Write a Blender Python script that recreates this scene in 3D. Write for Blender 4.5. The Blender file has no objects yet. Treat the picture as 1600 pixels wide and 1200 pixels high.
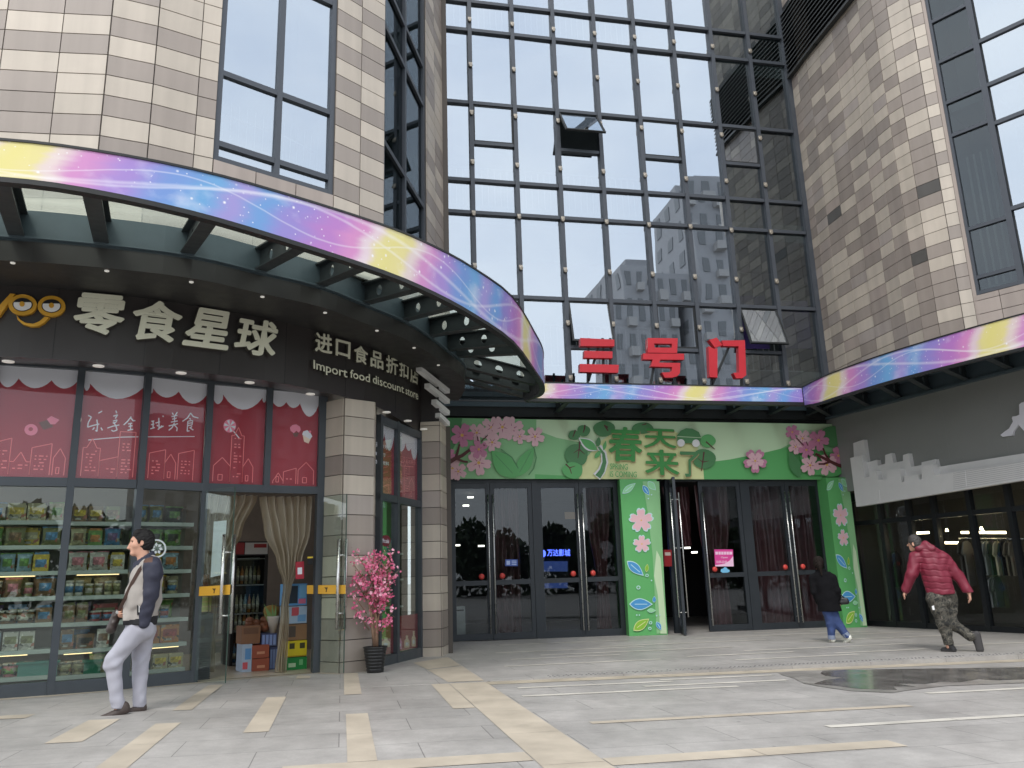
import bpy, math, random
import numpy as np
from mathutils import Vector
C = bpy.context.scene.collection
rnd = random.Random(7)
# ------------------------------------------------------------------ camera (at the origin, eye height above the paving)
F = 1250.0
YAW, PIT, ROL = (math.radians(a) for a in (12.09, 13.57, -1.81))
def _rot():
    cy, sy, cp, sp = math.cos(YAW), math.sin(YAW), math.cos(PIT), math.sin(PIT)
    fwd = np.array([sy*cp, cy*cp, sp]); right = np.array([cy, -sy, 0.]); up = np.cross(right, fwd)
    cr, sr = math.cos(ROL), math.sin(ROL)
    return np.array([right*cr + up*sr, -(up*cr - right*sr), fwd])
RM = _rot()
cam_d = bpy.data.cameras.new('camera'); cam = bpy.data.objects.new('camera', cam_d); C.objects.link(cam)
cam_d.sensor_width = 36; cam_d.lens = F/1600*36; cam_d.clip_start = .05; cam_d.clip_end = 2000
from mathutils import Matrix
cam.matrix_world = Matrix(((RM[0][0], -RM[1][0], -RM[2][0], 0), (RM[0][1], -RM[1][1], -RM[2][1], 0), (RM[0][2], -RM[1][2], -RM[2][2], 0), (0, 0, 0, 1)))
bpy.context.scene.camera = cam
# ------------------------------------------------------------------ sky, sun, exposure
SUN_EL, SUN_AZ = math.radians(52), math.radians(205)      # behind the camera, veiled by cloud
w = bpy.data.worlds.new('World'); bpy.context.scene.world = w; w.use_nodes = True
nt = w.node_tree; nt.nodes.clear()
sky = nt.nodes.new('ShaderNodeTexSky'); sky.sky_type = 'NISHITA'; sky.sun_disc = False
sky.sun_elevation = SUN_EL; sky.sun_rotation = SUN_AZ; sky.dust_density = 3.0; sky.air_density = 1.0
tc = nt.nodes.new('ShaderNodeTexCoord'); mp = nt.nodes.new('ShaderNodeMapping'); mp.inputs['Scale'].default_value = (1, 1, 2.2)
nz = nt.nodes.new('ShaderNodeTexNoise'); nz.inputs['Scale'].default_value = 2.2; nz.inputs['Detail'].default_value = 5; nz.inputs['Roughness'].default_value = .55
cr_ = nt.nodes.new('ShaderNodeValToRGB'); cr_.color_ramp.elements[0].position = .32; cr_.color_ramp.elements[1].position = .68
cr_.color_ramp.elements[0].color = (7.0, 7.6, 8.6, 1); cr_.color_ramp.elements[1].color = (9.8, 10.0, 10.2, 1)
mx = nt.nodes.new('ShaderNodeMixRGB'); mx.inputs[0].default_value = .86
bg = nt.nodes.new('ShaderNodeBackground'); bg.inputs[1].default_value = .105; out = nt.nodes.new('ShaderNodeOutputWorld')
L = nt.links.new
L(tc.outputs['Generated'], mp.inputs[0]); L(mp.outputs[0], nz.inputs['Vector']); L(nz.outputs['Fac'], cr_.inputs[0])
L(sky.outputs[0], mx.inputs[1]); L(cr_.outputs[0], mx.inputs[2]); L(mx.outputs[0], bg.inputs[0]); L(bg.outputs[0], out.inputs[0])
sd = bpy.data.lights.new('sun', 'SUN'); sd.energy = .9; sd.angle = math.radians(14); sd.color = (1, .97, .92)
sun = bpy.data.objects.new('sun', sd); C.objects.link(sun)
sdir = Vector((math.sin(SUN_AZ)*math.cos(SUN_EL), math.cos(SUN_AZ)*math.cos(SUN_EL), math.sin(SUN_EL)))
sun.rotation_euler = sdir.to_track_quat('Z', 'Y').to_euler()
vs = bpy.context.scene.view_settings; vs.view_transform = 'Standard'; vs.look = 'None'; vs.gamma = 1; vs.exposure = 0.9
cy = bpy.context.scene.cycles; cy.max_bounces = 8; cy.transparent_max_bounces = 16; cy.glossy_bounces = 4; cy.caustics_reflective = False; cy.caustics_refractive = False
cy.sample_clamp_indirect = 4

# ------------------------------------------------------------------ helpers: picture point -> real place
def ray(x, y): return np.array([(x-800)/F, (y-600)/F, 1.0]) @ RM
def at_y(x, y, Y): d = ray(x, y); return d*Y/d[1]
def at_z(x, y, Z): d = ray(x, y); return d*Z/d[2]
KERB = 10.28
def gz(x, y): return -1.21 - (.015 if y < KERB else .008)*x - .005*(y-9)
def gp(x, y, dz=0.):
    d = ray(x, y)
    for s in (.008, .015):
        t = (-1.21 + .045 + dz)/(d[2] + s*d[0] + .005*d[1]); p = d*t
        if (s == .008) == (p[1] >= KERB): break
    return p
class Plane:
    """vertical plane through two plan points; px() drops a picture point on it, d metres towards the viewer"""
    def __init__(s, A, B):
        s.A = np.array([*A[:2], 0.]); s.B = np.array([*B[:2], 0.]); u = s.B - s.A; s.len = np.linalg.norm(u); s.u = u/s.len
        n = np.array([-s.u[1], s.u[0], 0.]); s.n = n if n @ (-s.A) > 0 else -n
    def px(s, x, y, d=0.):
        r = ray(x, y); P = s.A + s.n*d; t = (s.n @ P)/(s.n @ r); return r*t
    def pt(s, a, z, d=0.): return s.A + s.u*a + s.n*d + np.array([0, 0, z])
    def a(s, x, y): return float((s.px(x, y) - s.A) @ s.u)
    def z(s, x, y): return float(s.px(x, y)[2])
def az_dist(x, y):
    d = ray(x, y); return d[:2]/np.hypot(*d[:2])
def on_poly(x, y, poly):
    """where the sight line of a picture point crosses a plan polyline"""
    d = ray(x, y)[:2]
    best = None
    q = [np.array(k[:2], float) for k in poly]; u0 = q[0]-q[1]; u1 = q[-1]-q[-2]
    poly = [q[0]+u0/np.linalg.norm(u0)*6] + q + [q[-1]+u1/np.linalg.norm(u1)*6]
    for a, b in zip(poly[:-1], poly[1:]):
        a = np.array(a[:2], float); e = np.array(b[:2], float) - a
        M = np.array([[d[0], -e[0]], [d[1], -e[1]]]); det = np.linalg.det(M)
        if abs(det) < 1e-9: continue
        t, s = np.linalg.solve(M, a)
        if t > 0 and -1e-6 <= s <= 1+1e-6 and (best is None or t < best[0]): best = (t, a + e*s)
    return best[1]

# ------------------------------------------------------------------ mesh builder
class MB:
    def __init__(s): s.v = []; s.f = []; s.m = []; s.uv = {}; s.smooth = set()
    def add(s, pts): i = len(s.v); s.v.extend([tuple(map(float, p)) for p in pts]); return i
    def face(s, pts, mi=0, uv=None):
        i = s.add(pts); s.f.append(tuple(range(i, i+len(pts)))); s.m.append(mi)
        if uv is not None: s.uv[len(s.f)-1] = uv
    def quad(s, a, b, c, d, mi=0, uv=None): s.face([a, b, c, d], mi, uv)
    def box8(s, p, mi=0):
        """p: four bottom points in a loop then four top points"""
        i = s.add(p)
        for f in ((3, 2, 1, 0), (4, 5, 6, 7), (0, 1, 5, 4), (1, 2, 6, 5), (2, 3, 7, 6), (3, 0, 4, 7)):
            s.f.append(tuple(i+k for k in f)); s.m.append(mi)
    def box(s, c, sz, rz=0., mi=0, bev=0.):
        x, y, z = (q/2 for q in sz); ca, sa = math.cos(rz), math.sin(rz)
        def T(a, b, h): return (c[0]+a*ca-b*sa, c[1]+a*sa+b*ca, c[2]+h)
        s.box8([T(-x, -y, -z), T(x, -y, -z), T(x, y, -z), T(-x, y, -z), T(-x, -y, z), T(x, -y, z), T(x, y, z), T(-x, y, z)], mi)
    def slab(s, pl, a0, a1, z0, z1, d0, d1, mi=0):
        s.box8([pl.pt(a0, z0, d0), pl.pt(a1, z0, d0), pl.pt(a1, z0, d1), pl.pt(a0, z0, d1), pl.pt(a0, z1, d0), pl.pt(a1, z1, d0), pl.pt(a1, z1, d1), pl.pt(a0, z1, d1)], mi)
    def bar(s, p, q, wdt, dep, n, mi=0):
        """square bar from p to q, wdt across, dep along n"""
        p = np.array(p, float); q = np.array(q, float); n = np.array(n, float); t = q-p; t /= np.linalg.norm(t)
        sd_ = np.cross(t, n); sd_ /= np.linalg.norm(sd_); n = np.cross(sd_, t); a = sd_*wdt/2
        s.box8([p-a, p+a, p+a+n*dep, p-a+n*dep, q-a, q+a, q+a+n*dep, q-a+n*dep], mi)
    def pbar(s, pl, x0, y0, x1, y1, wdt, dep, d=0., mi=0): s.bar(pl.px(x0, y0, d), pl.px(x1, y1, d), wdt, dep, pl.n, mi)
    def plate(s, pts, n, th, mi=0):
        """flat outline with a thickness: pts is its front, n points to the front"""
        pts = [np.array(p, float) for p in pts]; n = np.array(n, float); k = len(pts)
        nn = sum((np.cross(pts[i], pts[(i+1) % k]) for i in range(k)), np.zeros(3))
        if nn @ n < 0: pts = pts[::-1]
        i = s.add(pts); j = s.add([p-n*th for p in pts])
        s.f.append(tuple(range(i, i+k))); s.m.append(mi)
        s.f.append(tuple(range(j+k-1, j-1, -1))); s.m.append(mi)
        for a in range(k):
            b = (a+1) % k; s.f.append((i+b, i+a, j+a, j+b)); s.m.append(mi)
    def pplate(s, pl, pxs, d, th=.002, mi=0): s.plate([pl.px(x, y, d) for x, y in pxs], pl.n, th, mi)
    def tube(s, pts, r, n=8, mi=0, cap=True):
        pts = [np.array(p, float) for p in pts]; rs = r if hasattr(r, '__len__') else [r]*len(pts); ring = []; ref = None
        for k, p in enumerate(pts):
            t = pts[min(k+1, len(pts)-1)] - pts[max(k-1, 0)]; t /= (np.linalg.norm(t)+1e-12)
            if ref is None: ref = np.array([0, 0, 1.]) if abs(t[2]) < .9 else np.array([1., 0, 0])
            a = np.cross(t, ref); a /= np.linalg.norm(a); b = np.cross(a, t); ref = b
            ring.append(s.add([p + rs[k]*(a*math.cos(2*math.pi*i/n) + b*math.sin(2*math.pi*i/n)) for i in range(n)]))
        for r0, r1 in zip(ring[:-1], ring[1:]):
            for i in range(n):
                j = (i+1) % n; s.f.append((r0+i, r0+j, r1+j, r1+i)); s.m.append(mi); s.smooth.add(len(s.f)-1)
        if cap:
            s.f.append(tuple(ring[0]+i for i in range(n-1, -1, -1))); s.m.append(mi)
            s.f.append(tuple(ring[-1]+i for i in range(n))); s.m.append(mi)
    def lathe(s, c, prof, n=20, mi=0, axis=None):
        """prof: (radius, height) pairs about the vertical (or axis) through c"""
        c = np.array(c, float); ax = np.array([0, 0, 1.]) if axis is None else np.array(axis, float)/np.linalg.norm(axis)
        u = np.cross(ax, [0, 0, 1.] if abs(ax[2]) < .9 else [1., 0, 0]); u /= np.linalg.norm(u); v = np.cross(ax, u); R = []
        for r, h in prof: R.append(s.add([c + ax*h + r*(u*math.cos(2*math.pi*i/n) + v*math.sin(2*math.pi*i/n)) for i in range(n)]))
        for r0, r1 in zip(R[:-1], R[1:]):
            for i in range(n):
                j = (i+1) % n; s.f.append((r0+i, r0+j, r1+j, r1+i)); s.m.append(mi); s.smooth.add(len(s.f)-1)
        s.f.append(tuple(R[0]+i for i in range(n-1, -1, -1))); s.m.append(mi); s.f.append(tuple(R[-1]+i for i in range(n))); s.m.append(mi)
    def ribbon(s, A, B, mi=0, uvs=None, flip=False):
        for k in range(len(A)-1):
            q = [A[k], A[k+1], B[k+1], B[k]]; u = None
            if uvs: u = [(uvs[k], 0), (uvs[k+1], 0), (uvs[k+1], 1), (uvs[k], 1)]
            if flip: q = q[::-1]; u = u[::-1] if u else None
            s.face(q, mi, u)
    def build(s, name, mats, parent=None, smooth=False):
        me = bpy.data.meshes.new(name); o = bpy.data.objects.new(name, me); C.objects.link(o)
        off = np.zeros(3); r = parent
        while r is not None: off += np.array(r.location); r = r.parent
        if parent is None and s.v:
            a = np.array(s.v); off = np.array([(a[:, 0].min()+a[:, 0].max())/2, (a[:, 1].min()+a[:, 1].max())/2, a[:, 2].min()]); o.location = off
        me.from_pydata([tuple(np.array(v)-off) for v in s.v], [], s.f)
        if s.uv:
            ul = me.uv_layers.new(name='UVMap')
            for p in me.polygons:
                u = s.uv.get(p.index)
                if u:
                    for li, c in zip(p.loop_indices, u): ul.data[li].uv = c
        for m in (mats if isinstance(mats, (list, tuple)) else [mats]): me.materials.append(m)
        me.polygons.foreach_set('material_index', s.m)
        me.polygons.foreach_set('use_smooth', [smooth or i in s.smooth for i in range(len(s.f))])
        me.update()
        if parent is not None: o.parent = parent
        return o
def tag(o, label, cat, group=None, kind=None):
    o['label'] = label; o['category'] = cat
    if group: o['group'] = group
    if kind: o['kind'] = kind
    return o
def thing(name, label, cat, loc=(0, 0, 0), group=None):
    o = bpy.data.objects.new(name, None); C.objects.link(o); o.location = [float(q) for q in loc]; o.empty_display_size = .2
    return tag(o, label, cat, group)
def struct(o): o['kind'] = 'structure'; return o

# ------------------------------------------------------------------ materials
def lin(r, g, b):
    f = lambda c: (c/255/12.92 if c/255 <= .04045 else ((c/255+.055)/1.055)**2.4)
    return (f(r), f(g), f(b))
_mc = {}
def mat(name, col, rough=.6, metal=0., var=0., vs_=6., bump=0., bs=40., emit=None, es=1., spec=.5, coat=0.):
    if name in _mc: return _mc[name]
    m = bpy.data.materials.new(name); m.use_nodes = True; n = m.node_tree; b = n.nodes['Principled BSDF']; _mc[name] = m
    b.inputs['Base Color'].default_value = (*col, 1); b.inputs['Roughness'].default_value = rough; b.inputs['Metallic'].default_value = metal
    b.inputs['Specular IOR Level'].default_value = spec; b.inputs['Coat Weight'].default_value = coat
    if emit: b.inputs['Emission Color'].default_value = (*emit, 1); b.inputs['Emission Strength'].default_value = es
    if var or bump:
        t = n.nodes.new('ShaderNodeTexCoord')
    if var:
        z = n.nodes.new('ShaderNodeTexNoise'); z.inputs['Scale'].default_value = vs_; z.inputs['Detail'].default_value = 6; z.inputs['Roughness'].default_value = .6
        n.links.new(t.outputs['Object'], z.inputs['Vector'])
        h = n.nodes.new('ShaderNodeHueSaturation'); h.inputs['Color'].default_value = (*col, 1)
        mr = n.nodes.new('ShaderNodeMapRange'); mr.inputs[1].default_value = .25; mr.inputs[2].default_value = .75; mr.inputs[3].default_value = 1-var; mr.inputs[4].default_value = 1+var
        n.links.new(z.outputs['Fac'], mr.inputs[0]); n.links.new(mr.outputs[0], h.inputs['Value']); n.links.new(h.outputs[0], b.inputs['Base Color'])
        m2 = n.nodes.new('ShaderNodeMapRange'); m2.inputs[1].default_value = .25; m2.inputs[2].default_value = .75; m2.inputs[3].default_value = max(0, rough-.1); m2.inputs[4].default_value = min(1, rough+.1)
        n.links.new(z.outputs['Fac'], m2.inputs[0]); n.links.new(m2.outputs[0], b.inputs['Roughness'])
    if bump:
        z2 = n.nodes.new('ShaderNodeTexNoise'); z2.inputs['Scale'].default_value = bs; z2.inputs['Detail'].default_value = 4
        n.links.new(t.outputs['Object'], z2.inputs['Vector']); bp = n.nodes.new('ShaderNodeBump'); bp.inputs['Strength'].default_value = bump; bp.inputs['Distance'].default_value = .01
        n.links.new(z2.outputs['Fac'], bp.inputs['Height']); n.links.new(bp.outputs[0], b.inputs['Normal'])
    return m
def glass(name, tint, base_r, rough=0., graze=1.0, gcol=(1, 1, 1), wav=0., ws=1.2):
    """pane: see-through tint mixed with mirror reflection that grows towards grazing"""
    if name in _mc: return _mc[name]
    m = bpy.data.materials.new(name); m.use_nodes = True; n = m.node_tree; n.nodes.clear(); _mc[name] = m
    o = n.nodes.new('ShaderNodeOutputMaterial'); mx_ = n.nodes.new('ShaderNodeMixShader'); tr = n.nodes.new('ShaderNodeBsdfTransparent'); gl = n.nodes.new('ShaderNodeBsdfGlossy')
    tr.inputs[0].default_value = (*tint, 1); gl.inputs['Roughness'].default_value = rough; gl.inputs['Color'].default_value = (*gcol, 1)
    lw = n.nodes.new('ShaderNodeLayerWeight'); lw.inputs[0].default_value = .5
    pw = n.nodes.new('ShaderNodeMath'); pw.operation = 'POWER'; pw.inputs[1].default_value = 3.0; n.links.new(lw.outputs['Facing'], pw.inputs[0])
    mr = n.nodes.new('ShaderNodeMapRange'); mr.inputs[3].default_value = base_r; mr.inputs[4].default_value = graze; n.links.new(pw.outputs[0], mr.inputs[0])
    n.links.new(mr.outputs[0], mx_.inputs[0]); n.links.new(tr.outputs[0], mx_.inputs[1]); n.links.new(gl.outputs[0], mx_.inputs[2]); n.links.new(mx_.outputs[0], o.inputs[0])
    if wav:
        t = n.nodes.new('ShaderNodeTexCoord'); z = n.nodes.new('ShaderNodeTexNoise'); z.inputs['Scale'].default_value = ws; z.inputs['Detail'].default_value = 1
        n.links.new(t.outputs['Object'], z.inputs['Vector']); bp = n.nodes.new('ShaderNodeBump'); bp.inputs['Strength'].default_value = wav; bp.inputs['Distance'].default_value = .02
        n.links.new(z.outputs['Fac'], bp.inputs['Height']); n.links.new(bp.outputs[0], gl.inputs['Normal'])
    return m
M_frame = mat('frame_grey_metal', lin(72, 77, 84), .45, .2, var=.08)
M_dark = mat('dark_metal', lin(40, 43, 44), .5, .3, var=.1)
M_black = mat('black_metal', lin(26, 26, 27), .45, .2)
M_void = mat('dark_interior', (.012, .012, .012), .9)
M_steel = mat('steel', (.62, .62, .6), .28, 1.0, var=.06)
M_white = mat('white_paint', (.78, .78, .77), .5)
M_tile = [mat('tile_light', (.52, .46, .385), .42, var=.07, vs_=1.6), mat('tile_taupe', (.32, .275, .24), .42, var=.05, vs_=1.3), mat('tile_dark', (.10, .095, .088), .42, var=.05), mat('tile_pinkish', (.385, .325, .285), .42, var=.05, vs_=2),
          mat('tile_mid', (.40, .35, .315), .42, var=.05, vs_=1.3)]
for _m in M_tile:      # every tile its own shade, soft rain streaks
    _n = _m.node_tree; _h = [q for q in _n.nodes if q.type == 'HUE_SAT'][0]; _v = _h.inputs['Value'].links[0].from_socket; _g = _n.nodes.new('ShaderNodeNewGeometry')
    _r = _n.nodes.new('ShaderNodeMapRange'); _r.inputs[3].default_value = .90; _r.inputs[4].default_value = 1.08; _n.links.new(_g.outputs['Random Per Island'], _r.inputs[0])
    _p = _n.nodes.new('ShaderNodeMapping'); _p.inputs['Scale'].default_value = (5, 5, .22); _z = _n.nodes.new('ShaderNodeTexNoise'); _z.inputs['Scale'].default_value = 1.; _z.inputs['Detail'].default_value = 5
    _n.links.new(_g.outputs['Position'], _p.inputs[0]); _n.links.new(_p.outputs[0], _z.inputs['Vector']); _q = _n.nodes.new('ShaderNodeMapRange'); _q.inputs[1].default_value = .35; _q.inputs[2].default_value = .7; _q.inputs[3].default_value = 1.04; _q.inputs[4].default_value = .88; _n.links.new(_z.outputs['Fac'], _q.inputs[0])
    _a = _n.nodes.new('ShaderNodeMath'); _a.operation = 'MULTIPLY'; _b = _n.nodes.new('ShaderNodeMath'); _b.operation = 'MULTIPLY'; _n.links.new(_v, _a.inputs[0]); _n.links.new(_r.outputs[0], _a.inputs[1]); _n.links.new(_a.outputs[0], _b.inputs[0]); _n.links.new(_q.outputs[0], _b.inputs[1]); _n.links.new(_b.outputs[0], _h.inputs['Value'])
M_joint = mat('joint', (.10, .088, .078), .9)
M_fglass = glass('facade_glass', (.42, .47, .49), .47, 0., .95, (.80, .87, .94), wav=.11, ws=.8)
M_fdark = glass('facade_glass_dark', (.50, .55, .55), .07, 0., .32, (.8, .86, .92), wav=.1, ws=.9)  # mirror weakened so the material itself carries the panes' dark reflections
M_sglass = glass('shop_glass', (.88, .92, .90), .045, 0., .95, (.95, 1, .98), wav=.02)
M_dglass = glass('door_glass', (.75, .78, .78), .038, 0., .9, (.9, .95, 1), wav=.03)
M_cglass = glass('canopy_glass', (.80, .86, .78), .10, .02, .9)
_n = M_cglass.node_tree; _o = [q for q in _n.nodes if q.type == 'OUTPUT_MATERIAL'][0]; _s = _o.inputs[0].links[0].from_socket      # dusty translucent layer, mixed in to make the roof glass bright from below
_t = _n.nodes.new('ShaderNodeBsdfTranslucent'); _t.inputs[0].default_value = (.62, .66, .56, 1); _z = _n.nodes.new('ShaderNodeTexNoise'); _z.inputs['Scale'].default_value = 2.5; _z.inputs['Detail'].default_value = 6
_r = _n.nodes.new('ShaderNodeMapRange'); _r.inputs[1].default_value = .3; _r.inputs[2].default_value = .7; _r.inputs[3].default_value = .22; _r.inputs[4].default_value = .48; _x = _n.nodes.new('ShaderNodeMixShader')
_n.links.new(_z.outputs['Fac'], _r.inputs[0]); _n.links.new(_r.outputs[0], _x.inputs[0]); _n.links.new(_s, _x.inputs[1]); _n.links.new(_t.outputs[0], _x.inputs[2]); _n.links.new(_x.outputs[0], _o.inputs[0])
M_fmid = glass('facade_glass_shaded', (.42, .47, .47), .20, 0., .8, (.80, .87, .92), wav=.11, ws=.8)  # darker copy for the right columns, standing in for their dark reflections
M_tglass = glass('tinted_canopy_glass', (.42, .48, .50), .08, .02, .9)
M_cloth = glass('clothes_shop_glass', (.88, .90, .90), .012, 0., .9, (.9, .95, 1), wav=.03)
M_clear = glass('clear_glass', (.93, .97, .95), .035, 0., .9)
# ================================================================== ground
def ground_mat():
    m = bpy.data.materials.new('grey_granite_paving'); m.use_nodes = True; n = m.node_tree; b = n.nodes['Principled BSDF']; N = n.nodes.new; K = n.links.new
    t = N('ShaderNodeTexCoord'); g = N('ShaderNodeNewGeometry')
    br = N('ShaderNodeTexBrick'); br.offset = .5; br.inputs['Scale'].default_value = 1; br.inputs['Brick Width'].default_value = 1.18; br.inputs['Row Height'].default_value = .6
    br.inputs['Mortar Size'].default_value = .0045; br.inputs['Mortar Smooth'].default_value = .3; br.inputs['Bias'].default_value = .0
    br.inputs['Color1'].default_value = (.41, .39, .366, 1); br.inputs['Color2'].default_value = (.375, .358, .337, 1); br.inputs['Mortar'].default_value = (.20, .19, .18, 1)
    K(g.outputs['Position'], br.inputs['Vector'])
    z = N('ShaderNodeTexNoise'); z.inputs['Scale'].default_value = .55; z.inputs['Detail'].default_value = 7; z.inputs['Roughness'].default_value = .62; K(g.outputs['Position'], z.inputs['Vector'])
    z2 = N('ShaderNodeTexNoise'); z2.inputs['Scale'].default_value = 60; z2.inputs['Detail'].default_value = 3; K(g.outputs['Position'], z2.inputs['Vector'])
    z3 = N('ShaderNodeTexNoise'); z3.inputs['Scale'].default_value = 4.5; z3.inputs['Detail'].default_value = 8; z3.inputs['Roughness'].default_value = .7; K(g.outputs['Position'], z3.inputs['Vector'])
    a = N('ShaderNodeMapRange'); a.inputs[1].default_value = .3; a.inputs[2].default_value = .7; a.inputs[3].default_value = .78; a.inputs[4].default_value = 1.14; K(z.outputs['Fac'], a.inputs[0])
    a2 = N('ShaderNodeMapRange'); a2.inputs[1].default_value = .3; a2.inputs[2].default_value = .7; a2.inputs[3].default_value = .95; a2.inputs[4].default_value = 1.05; K(z2.outputs['Fac'], a2.inputs[0])
    a3 = N('ShaderNodeMapRange'); a3.inputs[1].default_value = .3; a3.inputs[2].default_value = .66; a3.inputs[3].default_value = .80; a3.inputs[4].default_value = 1.06; K(z3.outputs['Fac'], a3.inputs[0])
    mu = N('ShaderNodeMath'); mu.operation = 'MULTIPLY'; K(a.outputs[0], mu.inputs[0]); K(a2.outputs[0], mu.inputs[1])
    mu2 = N('ShaderNodeMath'); mu2.operation = 'MULTIPLY'; K(mu.outputs[0], mu2.inputs[0]); K(a3.outputs[0], mu2.inputs[1])
    h = N('ShaderNodeHueSaturation'); K(br.outputs[0], h.inputs['Color']); K(mu2.outputs[0], h.inputs['Value']); vo = N('ShaderNodeTexVoronoi'); vo.inputs['Scale'].default_value = 2.6; K(g.outputs['Position'], vo.inputs['Vector'])     # trodden gum and drips
    gs_ = N('ShaderNodeMapRange'); gs_.inputs[1].default_value = .035; gs_.inputs[2].default_value = .06; gs_.inputs[3].default_value = .5; gs_.inputs[4].default_value = 0; K(vo.outputs['Distance'], gs_.inputs[0])
    sc2 = N('ShaderNodeSeparateColor'); K(vo.outputs['Color'], sc2.inputs[0]); pk_ = N('ShaderNodeMath'); pk_.operation = 'GREATER_THAN'; pk_.inputs[1].default_value = .6; K(sc2.outputs[0], pk_.inputs[0])
    gm = N('ShaderNodeMath'); gm.operation = 'MULTIPLY'; K(gs_.outputs[0], gm.inputs[0]); K(pk_.outputs[0], gm.inputs[1])
    gx = N('ShaderNodeMixRGB'); gx.inputs[2].default_value = (.10, .095, .09, 1); K(gm.outputs[0], gx.inputs[0]); K(h.outputs[0], gx.inputs[1]); K(gx.outputs[0], b.inputs['Base Color'])
    r = N('ShaderNodeMapRange'); r.inputs[1].default_value = .3; r.inputs[2].default_value = .7; r.inputs[3].default_value = .42; r.inputs[4].default_value = .62; K(z.outputs['Fac'], r.inputs[0]); K(r.outputs[0], b.inputs['Roughness'])
    bp = N('ShaderNodeBump'); bp.inputs['Strength'].default_value = .25; bp.inputs['Distance'].default_value = .004; K(br.outputs['Fac'], bp.inputs['Height']); bp.invert = True; K(bp.outputs[0], b.inputs['Normal'])
    return m
M_ground = ground_mat()
M_beige = mat('beige_granite', (.475, .415, .33), .55, var=.2, vs_=2.2)
M_pale = mat('pale_granite', (.58, .55, .485), .55, var=.2, vs_=2.2)
mb = MB()
XS = [-300, -40, -6, 0, 4, 8, 12, 40, 300]
near = [gz(0, 0)]
ny = [-300, -20, 0, 4, 7, KERB]
for i in range(len(XS)-1):
    for j in range(len(ny)-1):
        P = [(x, y, -1.21-.015*max(-12, min(14, x))-.005*(max(-6, y)-9)) for x, y in ((XS[i], ny[j]), (XS[i+1], ny[j]), (XS[i+1], ny[j+1]), (XS[i], ny[j+1]))]
        mb.quad(*P)
ey = [KERB, 11.5, 13, 15, 17.5, 30, 300]
zz = lambda x, y: -1.21-.008*max(-12, min(14, x))-.005*(min(20, y)-9)
for i in range(len(XS)-1):
    for j in range(len(ey)-1):
        mb.quad(*[(x, y, zz(x, y)) for x, y in ((XS[i], ey[j]), (XS[i+1], ey[j]), (XS[i+1], ey[j+1]), (XS[i], ey[j+1]))])
    a, b = (XS[i], XS[i+1]); z0 = lambda x: -1.21-.015*max(-12, min(14, x))-.005*(KERB-9)
    mb.quad((a, KERB, z0(a)), (b, KERB, z0(b)), (b, KERB, zz(b, KERB)), (a, KERB, zz(a, KERB)))
struct(mb.build('ground', M_ground))
def band(name, quads, m, lift=.004):
    mb = MB()
    for q in quads: mb.face([gp(x, y) + np.array([0, 0, lift]) for x, y in q][::-1])
    o = mb.build(name, m); struct(o); return o
def gband(X0, X1, Y0, Y1, lift=.004):
    return [np.array([x, y, gz(x, y if y != KERB else y-.01)+lift]) for x, y in ((X0, Y0), (X1, Y0), (X1, Y1), (X0, Y1))]
mb = MB()
def gb(X0, X1, Y0, Y1, j=()):
    n = max(1, int((Y1-Y0)/1.2+.5)) if Y1-Y0 > X1-X0 else 1; k = 1 if n > 1 else max(1, int((X1-X0)/1.2+.5))
    for a in range(n):
        for b in range(k):
            mb.face(gband(X0+(X1-X0)*b/k+.003, X0+(X1-X0)*(b+1)/k-.003, Y0+(Y1-Y0)*a/n+.003, Y0+(Y1-Y0)*(a+1)/n-.003))
for q in (((50, 1096), (99, 1096), (55, 1122), (5, 1124)), ((128, 1125), (180, 1125), (135, 1160), (85, 1161)), ((240, 1131), (280, 1130), (192, 1210), (140, 1210)), ((320, 1071), (350, 1070), (300, 1109), (275, 1111)),
          ((415, 1090), (446, 1089), (422, 1144), (382, 1145)), ((537, 1052), (560, 1052), (565, 1085), (537, 1086)), ((540, 1116), (574, 1115), (592, 1189), (542, 1192)), ((672, 1070), (702, 1068), (742, 1106), (710, 1108))):
    P = np.array([gp(*p) for p in q]); x0, x1 = (P[0, 0]+P[3, 0])/2, (P[1, 0]+P[2, 0])/2; y0, y1 = (P[2, 1]+P[3, 1])/2, (P[0, 1]+P[1, 1])/2
    gb(x0, x1, y0, y1)
gb(1.30, 1.75, 3.2, KERB-.005)                      # the long band running towards the street
gb(-.37, 1.297, 5.72, 6.02); gb(1.753, 3.95, 5.42, 5.66); gb(5.6, 8, 4.6, 4.85)
gb(2.1, 5.2, 6.98, 7.10)
for q in (((645, 1036), (700, 1027), (720, 1040), (668, 1046)), ((668, 1047), (722, 1041), (757, 1064), (700, 1066)), ((465, 1056), (486, 1056), (484, 1060), (462, 1061))):
    mb.face([gp(*p) + np.array([0, 0, .004]) for p in q][::-1])
x = -4.2
base_line = [(-5.6, 10.55), (-3.86, 10.84), (-3.32, 10.97), (-1.86, 11.66), (-1.6, 11.8), (-.37, 12.28), (-.0, 11.95)]
for a, b in zip(base_line[:-1], base_line[1:]):
    mb.face([(a[0], a[1]-.13, gz(*a)+.004), (b[0], b[1]-.13, gz(*b)+.004), (b[0], b[1]+.03, gz(*b)+.004), (a[0], a[1]+.03, gz(*a)+.004)])
struct(mb.build('paving_bands', M_beige))
mb = MB()
gb(1.75, 12, KERB-.30, KERB-.004)
struct(mb.build('kerb', mat('kerb_stone', (.43, .375, .29), .6, var=.25, vs_=2.5)))
mb = MB()
for X0, X1, Y in ((1.9, 4.4, 8.86), (2.0, 3.9, 9.55), (3.8, 5.3, 9.72), (5.9, 8.5, 7.7), (3.86, 7.4, 6.28), (3.4, 5.2, 9.2)): gb(X0, X1, Y-.05, Y+.06)
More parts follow.
